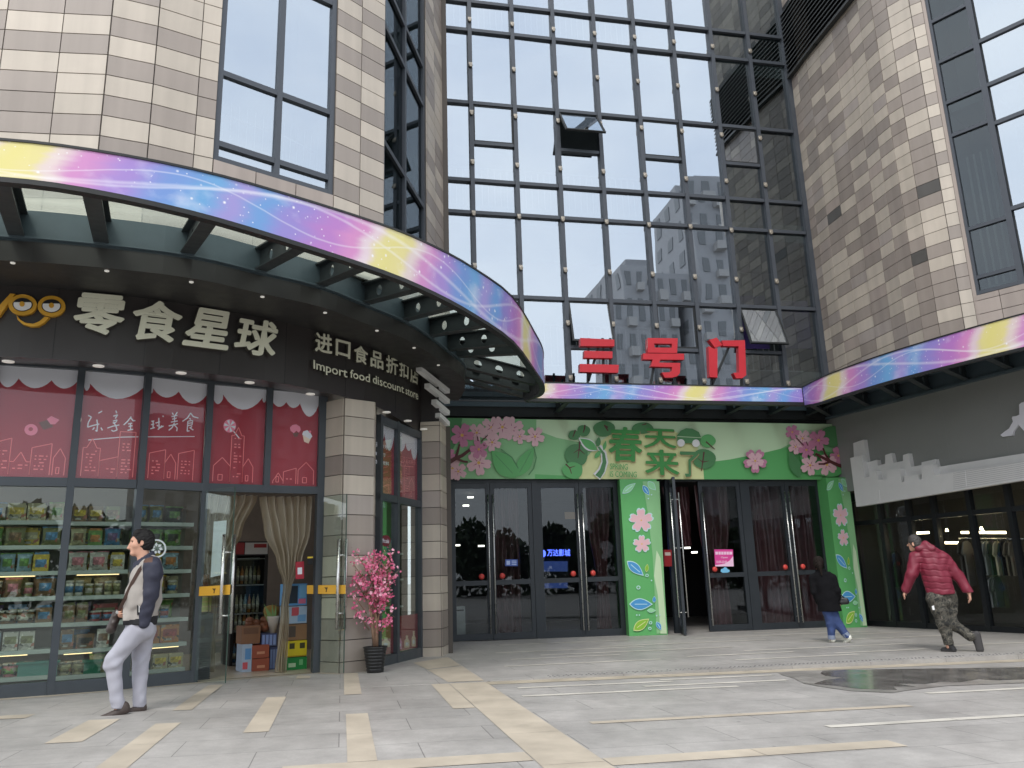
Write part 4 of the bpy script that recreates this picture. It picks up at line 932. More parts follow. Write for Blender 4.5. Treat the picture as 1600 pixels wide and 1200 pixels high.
# low posters of bottles
M_lp = [M_red, mat('bottle_pink', lin(214, 120, 170), .5), mat('bottle_cream', lin(236, 210, 180), .5), mat('bottle_green', lin(120, 150, 110), .5), M_pw]
mb = MB(); zpl = WE.z(630, 962)
for a0, a1 in ((.08, aE-.045), (aE+.045, WE.len-.08)): mb.slab(WE, a0, a1, zb(WE)+.17, zpl, -.03, -.022, 0)
def bottle(cx, cy, w_, h, mi):
    poly_px(WE, mb, [(cx-w_, cy), (cx-w_*1.05, cy-h*.55), (cx-w_*.4, cy-h*.72), (cx-w_*.45, cy-h), (cx+w_*.45, cy-h), (cx+w_*.4, cy-h*.72), (cx+w_*1.05, cy-h*.55), (cx+w_, cy)], D1, mi); poly_px(WE, mb, ell(cx, cy-h*.3, w_*.6, h*.16, 10), D1+.002, 4)
for a in ((603, 1011, 6, 15, 2), (624, 1014, 4, 21, 1), (636, 1012, 4, 19, 2), (646.5, 1010, 3, 24, 2)): bottle(*a)
for k in range(7): poly_px(WE, mb, [(620+k*5, 1018-k*.8), (623.5+k*5, 1017.4-k*.8), (623.5+k*5, 1022.4-k*.8), (620+k*5, 1023-k*.8)], D1, 3)
mb.build('low_poster', M_lp, shop)
# round medallion sticker on the third window
ms = MB(); cx, cy_ = 245, 857
for k in range(28):
    a, b = 2*math.pi*k/28, 2*math.pi*(k+1)/28
    ms.pplate(W2, [(cx+15*math.cos(a), cy_+14.5*math.sin(a)), (cx+15*math.cos(b), cy_+14.5*math.sin(b)), (cx+12.3*math.cos(b), cy_+12*math.sin(b)), (cx+12.3*math.cos(a), cy_+12*math.sin(a))], .0, .0012)
for k in range(7):
    a = 2*math.pi*k/7; ms.pplate(W2, [(cx+3*math.cos(a), cy_+3*math.sin(a)), (cx+7*math.cos(a-.3), cy_+7*math.sin(a-.3)), (cx+10*math.cos(a+.2), cy_+9.5*math.sin(a+.2)), (cx+6*math.cos(a+.5), cy_+6*math.sin(a+.5))], .0, .0012)
ms.build('round_sticker', mat('sticker_frost', (.72, .78, .79), .5), shop)
# ---- interior shell
sh = MB(); fl_z = -1.20
# floor, back walls, ceiling
fl = [(-8, 11.6), m0, m1, m2, m3, m5, (.55, 12.7), (1.25, 14.1), (1.2, 16.8), (-8, 16.8)]
sh.face([V3(p, gz(*p)+.012) for p in fl], 0)
sh.face([V3(p, ztop+.02) for p in fl][::-1], 1)
sh.quad((-8, 16.7, -1.3), (1.3, 16.7, -1.3), (1.3, 16.7, 2.95), (-8, 16.7, 2.95), 2)
sh.quad((1.36, 14.3, -1.3), (1.36, 16.7, -1.3), (1.36, 16.7, 2.95), (1.36, 14.3, 2.95), 2)
sh.build('interior', [mat('shop_floor', (.42, .36, .28), .35, var=.1), mat('shop_ceiling', (.10, .10, .10), .9), mat('shop_wall', (.13, .11, .095), .9, var=.3, vs_=1.5)], shop)
for x, y in ((-3.6, 13.2), (-1.2, 13.6), (-1.2, 15.2), (-3.6, 15.2), (.2, 14.4)):
    tl = MB(); tl.box((x, y, 2.56), (.9, .12, .03)); tl.build('fill_tube', mat('interior_fill', (.8, .8, .8), .4, emit=(1, .93, .80), es=4.2), shop)  # glowing tubes added to lift the light inside the shop
# ---- glass doors standing open
def leaf(hx, hy, fx, fy, ztop_, name, bars, band=None, paper=None):
    A, B = gp(hx, hy)[:2], gp(fx, fy)[:2]; pl = Plane(A, B); z0 = gz(*B)+.02
    d = MB(); d.slab(pl, .0, pl.len, z0, ztop_, -.006, .006); o = d.build('glass_door', M_clear, shop)
    e = MB(); e.bar(pl.pt(pl.len, z0, -.007), pl.pt(pl.len, ztop_, -.007), .007, .014, pl.n); e.build('door_edge', mat('glass_edge', (.06, .10, .08), .2), o)
    h = MB()
    for bx0, by0, bx1, by1, off in bars: h.tube([pl.px(bx0, by0, off), pl.px(bx1, by1, off)], .022, 10)
    (bx0, by0, bx1, by1, o0), (cx0, cy0, cx1, cy1, o1) = bars
    for t in (.18, .82):
        h.tube([pl.px(bx0+(bx1-bx0)*t, by0+(by1-by0)*t, o0), pl.px(cx0+(cx1-cx0)*t, cy0+(cy1-cy0)*t, o1)], .012, 8)
    h.build('handle', M_steel, o)
    if band:
        b_ = MB(); b_.pplate(pl, band, .009, .0012, 0)
        q = band; cx = (q[0][0]+q[1][0])/2; cyy = (q[0][1]+q[2][1])/2
        b_.pplate(pl, [(cx-3, cyy-3.5), (cx+2.5, cyy-3.5), (cx+1, cyy+.5), (cx+.5, cyy+4), (cx-1, cyy+4), (cx-.5, cyy)], .0105, .0012, 1)
        b_.build('yellow_band', [mat('door_band_yellow', lin(232, 176, 60), .5), mat('band_mark', lin(90, 60, 20), .5)], o)
    if paper:
        p = MB(); p.pplate(pl, paper, -.008, .0015); p.build('paper_sheet', mat('white_paper', (.74, .78, .82), .7), o)
    return pl
leaf(304, 1067, 352, 1070, WD.z(368, 768), 'left', [(350.5, 835, 343, 990, .06), (366.5, 835, 360, 990, -.05)], [(309, 917), (360, 913.5), (359, 929), (308, 931.5)], [(334, 815), (354, 813), (349, 898), (329, 902)])
leaf(499, 1052, 537, 1054, WD.z(545, 778), 'right', [(529.5, 842, 526, 984, .06), (541, 842, 538, 984, -.05)], [(479.5, 914.5), (540, 914), (540, 928), (479.5, 928)])
# ================================================================== mall entrance
DY = 17.32
PD = Plane((1.9, DY), (12.2, DY))
def dz(x, y): return float(PD.px(x, y)[2])
M_green = mat('banner_green', lin(138, 192, 136), .5); M_green2 = mat('banner_green_mid', lin(96, 174, 102), .5); M_green3 = mat('banner_green_deep', lin(78, 134, 84), .5); M_greenL = mat('banner_green_pale', lin(200, 224, 184), .5)
M_yel = mat('banner_lime', lin(222, 226, 164), .5); M_pink = mat('blossom_pale', lin(226, 184, 190), .5); M_pink2 = mat('blossom_mauve', lin(200, 130, 160), .5); M_pinkd = mat('blossom_dark', lin(180, 100, 130), .5)
M_brown = mat('branch_brown', lin(88, 40, 40), .5); M_cenY = mat('blossom_centre', lin(226, 180, 90), .5); M_mint = mat('leaf_mint', lin(150, 214, 160), .5); M_cyan = mat('leaf_blue', lin(74, 150, 206), .5); M_cyanL = mat('leaf_rim', lin(190, 226, 226), .5); M_lime = mat('leaf_lime', lin(140, 190, 60), .5)
BM_ = [M_green, M_green2, M_green3, M_greenL, M_yel, M_pink, M_pink2, M_pinkd, M_brown, M_cenY, M_mint, M_cyan, M_cyanL, M_lime, M_white, mat('letter_shadow', lin(178, 150, 110), .5), mat('letter_green', lin(62, 146, 70), .5)]
G0, G1, G2, GL, YE, PK, PM2, PD2, BR, CY_, MI, CN, CL, LM, WH = range(15)
class Art:
    """layers of cut print on a panel plane"""
    def __init__(s, pl, d): s.pl = pl; s.d = d; s.mb = MB()
    def lay(s, pts, mi): s.d += .0004; s.mb.pplate(s.pl, pts, s.d, .0004, mi)
    def flower(s, x, y, r, mi=PK, rot=0., rim=None, dark=PM2, cen=True):
        pts = []
        for k in range(5):
            for j in range(9):
                t = (j-4)/4; a = rot + 2*math.pi*(k + t*.47)/5; q = r*(1-.10*(abs(t) < .15))*(1 - .48*abs(t)**3.2); pts.append((x+q*math.cos(a), y+q*math.sin(a)*1.03))
        if rim: s.lay([(x+(px-x)*1.13, y+(py-y)*1.13) for px, py in pts], rim)
        s.lay(pts, mi)
        if cen:
            for k in range(5):
                a = rot+2*math.pi*k/5; c, n = math.cos(a), math.sin(a); s.lay([(x+c*r*.18-n*r*.05, y+n*r*.18+c*r*.05), (x+c*r*.5, y+n*r*.5), (x+c*r*.18+n*r*.05, y+n*r*.18-c*r*.05)], dark)
            s.lay(ell(x, y, r*.13, r*.13, 10), CY_)
    def leaf(s, x0, y0, x1, y1, w_, mi, rim=None, vein=None):
        dx, dy = x1-x0, y1-y0; L_ = math.hypot(dx, dy); nx, ny = -dy/L_, dx/L_
        def out(k): return [(x0+dx*t+nx*w_*k*math.sin(math.pi*t**.85), y0+dy*t+ny*w_*k*math.sin(math.pi*t**.85)) for t in [i/10 for i in range(11)]] + [(x0+dx*t-nx*w_*k*math.sin(math.pi*t**.85), y0+dy*t-ny*w_*k*math.sin(math.pi*t**.85)) for t in [i/10 for i in range(9, 0, -1)]]
        if rim is not None: s.lay([(x0+dx/2+(px-x0-dx/2)*1.12, y0+dy/2+(py-y0-dy/2)*1.15) for px, py in out(1)], rim)
        s.lay(out(1), mi)
        if vein is not None: s.stroke([(x0+dx*.15, y0+dy*.15), (x0+dx*.85, y0+dy*.85)], 1., vein)
    def stroke(s, pts, w_, mi, w1=None):
        n = len(pts); w1 = w_ if w1 is None else w1; A, B = [], []
        for i, (x, y) in enumerate(pts):
            a, b = pts[max(0, i-1)], pts[min(n-1, i+1)]; dx, dy = b[0]-a[0], b[1]-a[1]; l = math.hypot(dx, dy) or 1; q = (w_+(w1-w_)*i/max(1, n-1))/2
            A.append((x-dy/l*q, y+dx/l*q)); B.append((x+dy/l*q, y-dx/l*q))
        s.lay(A+B[::-1], mi)
    def ring(s, x, y, r, mi): s.lay(ell(x, y, r, r, 14), mi); s.lay(ell(x, y, r*.62, r*.62, 12), G1)
    def text(s, t, q, mi, bold=0., box=None): s.d += .0012; write(s.mb, t, qmap(lambda x, y, d: s.pl.px(x, y, s.d+d), *q), .0012, bold, mi, box); s.d += .002
# ---- the spring banner
BY = 17.12; PB = Plane((1.9, BY), (12.2, BY))
bn = thing('spring_banner', 'green spring banner with pink blossom and big characters above the mall doors', 'banner', (7, BY, 2.05))
p_ = MB(); p_.box8([PB.px(699, 748, -.12), PB.px(1326, 749.5, -.12), PB.px(1326, 749.5, 0), PB.px(699, 748, 0), PB.px(699, 653, -.12), PB.px(1326, 663, -.12), PB.px(1326, 663, 0), PB.px(699, 653, 0)])
p_.build('panel', M_green, bn)
A_ = Art(PB, .001)
def tp(x): return 653+(x-699)*10/627
def bt(x): return 748+(x-699)*1.5/627
def field(pts, mi): A_.lay([(x, min(max(y, tp(x)+.2), bt(x)-.2)) for x, y in pts], mi)
field([(836, 0), (836, tp(836)), (900, 690), (905, 749), (836, 749)], G0)
field([(838, 0), (1326, 0), (1326, 700), (1240, 690), (1200, 712), (1130, 722), (1060, 726), (960, 700), (905, 691), (870, 684), (838, 672)], GL)
field([(1110, 0), (1240, 0), (1180, 690), (1115, 700), (1060, 690)], GL)
field([(1050, 749), (1060, 728), (1140, 718), (1200, 706), (1240, 696), (1326, 712), (1326, 749)], G1)
field([(1120, 749), (1180, 728), (1250, 700), (1300, 720), (1326, 749)], G1)
field([(836, 749), (836, 741), (900, 744), (905, 749)], G1)
field([(905, 749), (912, 720), (938, 690), (955, 678), (1000, 668), (1050, 672), (1086, 690), (1098, 720), (1100, 749)], YE)
# cherry blossom, left
field([(699, 0), (722, 0), (720, 668), (714, 690), (706, 705), (699, 700)], G3 if False else G2)
for x, y, r, mi, ro_ in ((707, 732, 17, PK, .2), (716, 745, 14, PK, .5), (745, 676, 15, PK, .3), (768, 668, 17, PK, .1), (800, 670, 19, PK, .8), (785, 664, 18, PK, .3), (812, 682, 12, PK, .2), (769, 691, 15, PK, .4), (748, 723, 20, PK, .15), (722, 680, 19, PM2, .1), (748, 702, 15, PM2, .7), (836, 682, 15.5, PK, .3), (703, 711, 10, PM2, .2)):
    A_.flower(x, max(y, tp(x)+r*.72) if y < 690 else min(y, 747-r*.75), r, mi, ro_, dark=PD2)
A_.stroke([(699, 724), (712, 716), (722, 712), (734, 703)], 7, BR, 4.5); A_.stroke([(712, 716), (716, 703), (718, 694)], 4.5, BR, 2.5); A_.stroke([(714, 717), (724, 721), (731, 722)], 4, BR, 3)
for q in (((746, 682), (747, 689)), ((752, 690), (756, 685)), ((756, 686), (762, 680)), ((755, 695), (758, 696))): A_.stroke(q, 1.6, BR)
A_.leaf(807, 746, 768, 704, 16, G2 if False else G1, None, G2); A_.leaf(808, 745, 834, 698, 11, G1, None, G2); A_.stroke([(834, 698), (838, 715), (834, 732), (826, 742)], 1.6, G2); A_.stroke([(783, 702), (800, 715), (810, 732)], 1.6, G2)
# round trees about the lettering
def blob(x, y, rx, ry, mi, stem=None):
    A_.lay([(x+rx*math.cos(a)*(1+.05*math.cos(3*a+x)), max(tp(x)+.4, y+ry*math.sin(a)*(1+.05*math.sin(2*a+y)))) for a in [2*math.pi*k/22 for k in range(22)]], mi)
    if stem: A_.stroke(stem, 2.4, BR, 1.2)
blob(897, 680, 9, 8, G2, [(899, 672), (897, 678), (895, 683)]); blob(912, 673, 10, 9, G2, [(914, 664), (913, 671), (911, 676)]); blob(944, 670, 17, 12, G2, [(950, 668), (944, 664)]); A_.stroke([(944, 664), (950, 673)], 2, BR)
blob(1004, 669, 17, 9, G2, [(1010, 662), (1003, 664)]); blob(901, 711, 18, 18, G2, [(906, 690), (905, 702), (903, 716)]); A_.stroke([(905, 702), (896, 708)], 1.8, BR, .6); A_.stroke([(905, 702), (914, 710)], 1.8, BR, .6)
blob(895, 735, 16, 13, G1, [(884, 725), (890, 731), (893, 740)]); A_.stroke([(890, 731), (899, 728)], 1.8, BR, .6)
blob(1106, 689, 12, 10, G1, [(1103, 690), (1117, 702)]); blob(1100, 717, 18, 16, G2, [(1100, 706), (1098, 722), (1096, 736)]); A_.stroke([(1098, 722), (1108, 720)], 1.8, BR, .6); A_.stroke([(1098, 722), (1090, 716)], 1.8, BR, .6)
# white edged seedling
A_.stroke([(932, 745), (940, 736), (945, 722), (943, 708), (936, 697)], 14, WH, 8); A_.leaf(933, 704, 904, 684, 8.5, WH); A_.stroke([(934, 745), (941, 735), (944.5, 722), (943, 709), (935, 698)], 9.5, G2, 3); A_.leaf(933, 703, 906, 685, 6.5, G1)
A_.leaf(934, 698, 936, 682, 4, G2); A_.leaf(929, 716, 940, 703, 3.5, G1); A_.leaf(943, 704, 947, 688, 2.6, G1)
# the characters
for ch, q, mi in (('春', ((951, 666), (1004, 668), (1003, 722), (951, 721)), 16), ('天', ((1007, 669), (1057, 671), (1057, 701), (1006, 700)), 16), ('来', ((1007, 702), (1060, 703), (1062, 744), (1008, 741)), 16), ('了', ((1062, 705), (1092, 706), (1090, 746), (1066, 745)), G2)):
    A_.text(ch, tuple((x+.8, y+1.3) for x, y in q), 15, .018); A_.text(ch, q, mi, .022)
A_.text('SPRING', ((953, 724), (981, 725), (981, 734), (953, 733)), G1, .01); A_.text('IS COMING', ((953, 736), (995, 737), (995, 746), (953, 745)), G1, .01)
# little green car of leaves on white wheels
A_.lay([(1058, 688), (1058, 680), (1064, 673), (1072, 669), (1082, 670), (1092, 675), (1096, 684), (1094, 692), (1062, 693)], G2); A_.stroke([(1058, 682), (1096, 684)], .9, GL)
for x, y in ((1064, 692), (1087.5, 692.5)): A_.lay(ell(x, y, 6, 6, 14), WH)
A_.flower(1180, 720, 19, PM2, .3, None, PK); A_.flower(1180, 720, 14, PK, .3, None, PM2)
# cherry blossom, right
A_.leaf(1250, 746, 1234, 704, 9, G2); A_.leaf(1280, 742, 1250, 712, 10, G1, None, G2)
blob(1300, 682, 20, 16, G2); blob(1296, 735, 22, 10, G1)
for x, y, r, mi, ro_ in ((1254, 685, 14, PK, .3), (1262, 698, 12, PK, .1), (1238, 675, 11.5, PM2, .1), (1310, 712, 14, PM2, .5), (1243, 698, 12, PK, .2), (1266, 727, 16, PK, .15), (1292, 726, 17, PK, .6), (1260, 703, 13, PM2, .6), (1279, 688, 17, PM2, .1)):
    A_.flower(x, y, r, mi, ro_, None, PD2)
A_.stroke([(1326, 731), (1310, 727), (1295, 720), (1274, 709)], 6, BR, 4); A_.stroke([(1297, 721), (1289, 709), (1286, 700)], 3.8, BR, 2.4); A_.stroke([(1296, 722), (1287, 725), (1279, 725)], 3.5, BR, 2.5)
for q in (((1244, 684), (1256, 696)), ((1260, 690), (1262, 696))): A_.stroke(q, 1.6, BR)
A_.mb.build('print', BM_, bn)
# ---- green columns
def column(name, label, corners, ztop_, faces, loc):
    t = thing(name, label, 'column', loc)
    mb = MB(); z0 = [gz(*c)+.0 for c in corners]
    n = len(corners)
    for i in range(n-1):
        a, b = corners[i], corners[i+1]; mb.quad(V3(a, z0[i]), V3(b, z0[i+1]), V3(b, ztop_), V3(a, ztop_))
    mb.build('panel', M_green2, t); return t
ZBN = 2.05
cx0, cx1 = PD.px(975, 870)[0], at_y(1046, 870, 16.98)[0]
X0 = at_y(984, 992, 16.98)[0]-.01; X1 = at_y(1043.5, 992, 16.98)[0]
col1 = column('green_column', 'green printed column with blossom and leaves between the two sets of doors', [(X0+.05, DY), (X0, 16.98), (X1, 16.98), (X1+.0, DY)], ZBN, None, ((X0+X1)/2, 17.1, -1.3))
PC1 = Plane((X0, 16.97), (X1, 16.97))
def column_art(pl, xf, parent, sc=1.):
    """the print shared by both columns; xf maps the centre column's picture points onto pl"""
    A = Art(pl, .001); K_ = lambda pts: [xf(*p) for p in pts]
    def lay(pts, mi): A.lay(K_(pts), mi)
    class B: pass
    lay([(1004, 752), (1030, 752), (1042, 990), (1026, 990), (1020, 870), (1012, 800)], G0)
    lay([(1026, 860), (1032, 872), (1042, 990), (1032, 990), (1028, 930), (1022, 900)], GL)
    def leaf(x0, y0, x1, y1, w_, mi, rim, vein=None):
        C0 = Art(pl, 0); C0.mb = A.mb; C0.d = A.d
        dx, dy = x1-x0, y1-y0; L_ = math.hypot(dx, dy); nx, ny = -dy/L_, dx/L_
        o = [(x0+dx*t+nx*w_*math.sin(math.pi*t**.85), y0+dy*t+ny*w_*math.sin(math.pi*t**.85)) for t in [i/10 for i in range(11)]] + [(x0+dx*t-nx*w_*math.sin(math.pi*t**.85), y0+dy*t-ny*w_*math.sin(math.pi*t**.85)) for t in [i/10 for i in range(9, 0, -1)]]
        lay([(x0+dx/2+(px-x0-dx/2)*1.12, y0+dy/2+(py-y0-dy/2)*1.16) for px, py in o], rim); lay(o, mi)
        if vein is not None: lay([(x0+dx*.2-nx*.5, y0+dy*.2-ny*.5), (x0+dx*.8-nx*.5, y0+dy*.8-ny*.5), (x0+dx*.8+nx*.5, y0+dy*.8+ny*.5), (x0+dx*.2+nx*.5, y0+dy*.2+ny*.5)], vein)
    leaf(973.5, 770, 992, 756, 4.5, MI, CL, CL); leaf(1005, 759, 1014, 773, 4, CN, CL, CL); leaf(1013, 753, 1024, 765, 4.5, MI, CL)
    def flow(x, y, r):
        pts = []
        for k in range(5):
            for j in range(9):
                t = (j-4)/4; a = .9+2*math.pi*(k+t*.47)/5; q = r*(1-.12*(abs(t) < .15))*(1-.48*abs(t)**3.2); pts.append((x+q*math.cos(a), y+q*math.sin(a)))
        lay([(x+(px-x)*1.12, y+(py-y)*1.12) for px, py in pts], CL); lay(pts, PK); lay([(x+(px-x)*.75, y+(py-y)*.75) for px, py in pts], M5); lay(ell(x, y, 1.3, 1.3, 8), CY_)
    M5 = PK
    flow(1002, 813, 18); flow(1003, 850, 13)
    leaf(981, 878, 1004.5, 898, 6.5, CN, CL, CL); leaf(1010, 893, 1011.5, 882, 2.6, LM, YE)
    def ring(x, y, r): lay(ell(x, y, r, r, 12), CL); lay(ell(x, y, r*.6, r*.6, 10), G1)
    ring(997.5, 918, 3.2); ring(1011, 899, 2.6)
    leaf(985, 944, 1018, 944, 8, CN, CL, CL); leaf(1012, 954, 1024, 954, 3, MI, CL); leaf(1022, 941, 1022.5, 932, 2.6, CN, CL)
    leaf(991, 984, 1013, 968, 6.5, LM, YE, YE); ring(1016.5, 973, 2.6); ring(1015.5, 982, 2.6); leaf(1026, 972, 1033, 984, 3.4, CN, CL, CL)
    for x, y in ((995, 961), (999, 961), (1018, 773), (1013, 779), (1018, 907), (1026, 962), (1031, 961)): lay(ell(x, y, 1.2, 1.2, 8), CL)
    A.mb.build('print', BM_, parent)
column_art(PC1, lambda x, y: (x, y), col1)
# right column: front face and a folded return on its left
xr0, xr1, xr2 = at_y(1313, 978, 17.0)[0], at_y(1333, 978, 16.98)[0]-0, at_y(1357, 978, 17.05)[0]
PCa = at_y(1312, 975, 17.3)
Xa, Xb, Xc = at_y(1303, 977, 17.30)[0], at_y(1319, 979, 16.92)[0], at_y(1355, 978, 16.92)[0]
col2 = column('green_column', 'green printed column at the right end of the entrance, beside the clothing shop', [(Xa, DY), (Xb, 16.92), (Xc, 16.92), (Xc+.02, DY)], ZBN, None, ((Xb+Xc)/2, 17.1, -1.33))
PC2 = Plane((Xb, 16.91), (Xc, 16.91))
def xf2(x, y):
    # the centre column's front maps onto the right column's front
    v = (y-750)/(992-750); u = (x-(974+10*v))/((1030-974)+(3.5)*v)
    P = PC2.pt(u*PC2.len, 2.05+(gz(Xb, 16.9)-2.05)*v); c = RM @ P; return (800+F*c[0]/c[2], 600+F*c[1]/c[2])
column_art(PC2, xf2, col2)
# ---- doors
def X(px_, py=870): return float(PD.px(px_, py)[0])
ZT_, ZG0, ZG1, ZR = dz(840, 750), dz(840, 984), dz(840, 762), dz(840, 908)
M_dframe = mat('door_frame', lin(52, 57, 62), .42, .3, var=.06)
M_ball = mat('door_knob_red', lin(206, 70, 62), .4); M_stk = mat('blue_sticker', lin(66, 92, 170), .5); M_magenta = mat('magenta_notice', lin(216, 70, 150), .5); M_magL = mat('magenta_pale', lin(240, 200, 225), .5); M_cloud = mat('cloud_sticker', lin(120, 190, 226), .5)
def door_leaf(parent, x0, x1, handle, name='door', hinge=None):
    """frame with a pane, a push bar along the meeting stile"""
    zb0 = gz((x0+x1)/2, DY)+.015; sw = .095
    f = MB(); PP = PD; a = lambda x: float((np.array([x, DY, 0])-PP.A) @ PP.u)
    A0, A1 = sorted((a(x0), a(x1)))
    f.slab(PP, A0+.004, A0+sw, zb0, ZT_-.06, -.03, .03); f.slab(PP, A1-sw, A1-.004, zb0, ZT_-.06, -.03, .03)
    for z0, z1 in ((zb0, zb0+.13), (ZT_-.18, ZT_-.06), (ZR-.05, ZR+.05)): f.slab(PP, A0+sw, A1-sw, z0, z1, -.026, .026)
    o = f.build(name, M_dframe, parent)
    g = MB(); g.slab(PP, A0+sw, A1-sw, zb0+.13, ZR-.05, -.004, .004); g.slab(PP, A0+sw, A1-sw, ZR+.05, ZT_-.18, -.004, .004); g.build('pane', M_dglass, o)
    hx = x0+.055 if handle == 'l' else x1-.055
    h = MB(); h.tube([(hx, DY-.09, zb0+.12), (hx, DY-.09, ZT_-.32)], .016, 8)
    for z in (zb0+.25, .5, ZT_-.5): h.tube([(hx, DY-.09, z), (hx, DY-.02, z)], .009, 6)
    h.build('handle', M_steel, o)
    b = MB(); bx = hx+(.17 if handle == 'l' else -.17); zc = dz(880, 897); b.lathe((bx, DY-.03, zc), [(.01, -.0), (.05, .006), (.062, .03), (.05, .055), (.02, .066)], 14, axis=(0, -1, 0)); b.build('round_sticker', M_ball, o)
    return o
def frame_set(t, xs, x0, x1):
    f = MB(); zb0 = gz((x0+x1)/2, DY); a = lambda x: float((np.array([x, DY, 0])-PD.A) @ PD.u)
    f.slab(PD, a(x0), a(x1), ZT_-.06, ZT_+.04, -.06, .05)
    for xa, xb in xs: f.slab(PD, a(xa), a(xb), zb0-.03, ZT_-.06, -.055, .045)
    f.slab(PD, a(x0), a(x1), zb0-.06, zb0+.012, -.05, .04)
    f.build('door_frame', M_dframe, t)
el = thing('entrance_doors', 'left set of four dark glass mall doors, all closed', 'doors', (4.2, DY, -1.3))
xl = [X(699.5), X(705), X(767.3), X(834), X(842), X(908.8), X(970), X(982)]
frame_set(el, [(xl[0], xl[1]), (xl[3], xl[4]), (xl[6], xl[7])], xl[0], xl[7])
d1 = door_leaf(el, xl[1], xl[2], 'r'); d2 = door_leaf(el, xl[2], xl[3], 'l'); d3 = door_leaf(el, xl[4], xl[5], 'r'); d4 = door_leaf(el, xl[5], xl[6], 'l')
st_ = MB(); st_.pplate(PD, [(789.5, 874), (809, 874), (809, 884.5), (789.5, 884.5)], .006, .001, 0); st_.pplate(PD, [(791.5, 876), (797, 876), (797, 882.5), (791.5, 882.5)], .0075, .001, 1)
for k in range(3): st_.pplate(PD, [(799.5, 876+k*2.6), (807, 876+k*2.6), (807, 877.4+k*2.6), (799.5, 877.4+k*2.6)], .0075, .001, 1)
st_.build('push_sticker', [M_stk, mat('sticker_pale', lin(180, 196, 230), .5)], d2)
cb_ = MB(); cb_.pplate(PD, [(882, 800), (898, 800), (899, 811), (883, 811)], -.006, .002); cb_.build('card_notice', mat('card_tan', lin(150, 118, 84), .7), d3)
er = thing('entrance_doors', 'right set of dark glass mall doors, one leaf swung open', 'doors', (9, DY, -1.33))
xr = [X(1046), X(1056), X(1099), X(1165), X(1174), X(1237), X(1292), X(1305)]
frame_set(er, [(xr[0], xr[1]), (xr[3], xr[4]), (xr[6], xr[7])], xr[0], xr[7])
e2 = door_leaf(er, xr[2], xr[3], 'l'); e3 = door_leaf(er, xr[4], xr[5], 'r'); e4 = door_leaf(er, xr[5], xr[6], 'l')
# the leaf that stands open towards the viewer
oa = np.array((xr[1]-.02, DY-.03)); ob = at_y(1071, 993, 16.35)[:2]; ob = gp(1071, 993.5)[:2]; ob = oa+(ob-oa)/np.linalg.norm(ob-oa)*.95
PO = Plane(oa, ob); zb0 = gz(*ob)+.02
f_ = MB()
for a0, a1, z0, z1 in ((0, .09, zb0, ZT_-.06), (PO.len-.09, PO.len, zb0, ZT_-.06), (.09, PO.len-.09, zb0, zb0+.13), (.09, PO.len-.09, ZT_-.18, ZT_-.06)): f_.slab(PO, a0, a1, z0, z1, -.03, .03)
od = f_.build('open_door', M_dframe, er); g_ = MB(); g_.slab(PO, .09, PO.len-.09, zb0+.13, ZT_-.18, -.004, .004); g_.build('pane', M_dglass, od)
h_ = MB()
for s in (-.09, .09):
    h_.tube([PO.pt(PO.len-.05, zb0+.35, s), PO.pt(PO.len-.05, ZT_-.4, s)], .016, 8)
    for z in (zb0+.45, .5, ZT_-.55): h_.tube([PO.pt(PO.len-.05, z, s), PO.pt(PO.len-.05, z, 0)], .009, 6)
h_.build('handle', M_steel, od)
nt_ = MB(); nt_.pplate(PD, [(1116, 858.5), (1145, 858.5), (1146.5, 885), (1117.5, 885)], .006, .001, 0); nt_.pplate(PD, [(1117.5, 862), (1144, 862), (1144.2, 866.5), (1117.8, 866.5)], .0075, .001, 1)
for k in range(5): nt_.pplate(PD, [(1122+k*4.2, 861.8), (1122.7+k*4.2, 861.8), (1122.7+k*4.2, 866.7), (1122+k*4.2, 866.7)], .0085, .001, 0)
nt_.pplate(PD, [(1146.5, 885), (1117.5, 885), (1117.5, 883), (1132, 881), (1140, 876), (1145.5, 869)], .0075, .001, 1)
write(nt_, 'Open', qmap(lambda x, y, d: PD.px(x, y, .0075+d), (1126.5, 869.5), (1137, 869.5), (1137, 873), (1126.5, 873)), .001, .02, 1); write(nt_, '10:00-22:00', qmap(lambda x, y, d: PD.px(x, y, .0075+d), (1119.5, 876), (1136, 876), (1136, 880), (1119.5, 880)), .001, .02, 1)
nt_.build('notice', [M_magenta, M_magL], e2)
cs_ = MB(); cs_.pplate(PD, [(1126, 893), (1126.5, 889.5), (1129.5, 888.5), (1132, 886), (1135.5, 887), (1137, 889.5), (1140, 890.5), (1140, 893.5), (1136, 895), (1129, 895)], .006, .001); cs_.build('cloud_sticker', M_cloud, e2)
fbx = MB(); PFb = Plane((1.9, DY-.12), (12.2, DY-.12)); fbx.pplate(PFb, [(1037, 859), (1049.5, 859), (1050, 885), (1038, 885)], .0, .1, 0); fbx.pplate(PFb, [(1039, 863), (1047.5, 863), (1048, 868), (1039, 868)], .002, .002, 1)
tag(fbx.build('fire_box', [mat('fire_box_red', lin(150, 34, 40), .5), mat('fire_box_label', (.6, .5, .45), .6)]), 'small red fire box on the green column edge behind the open door leaf', 'fire box')
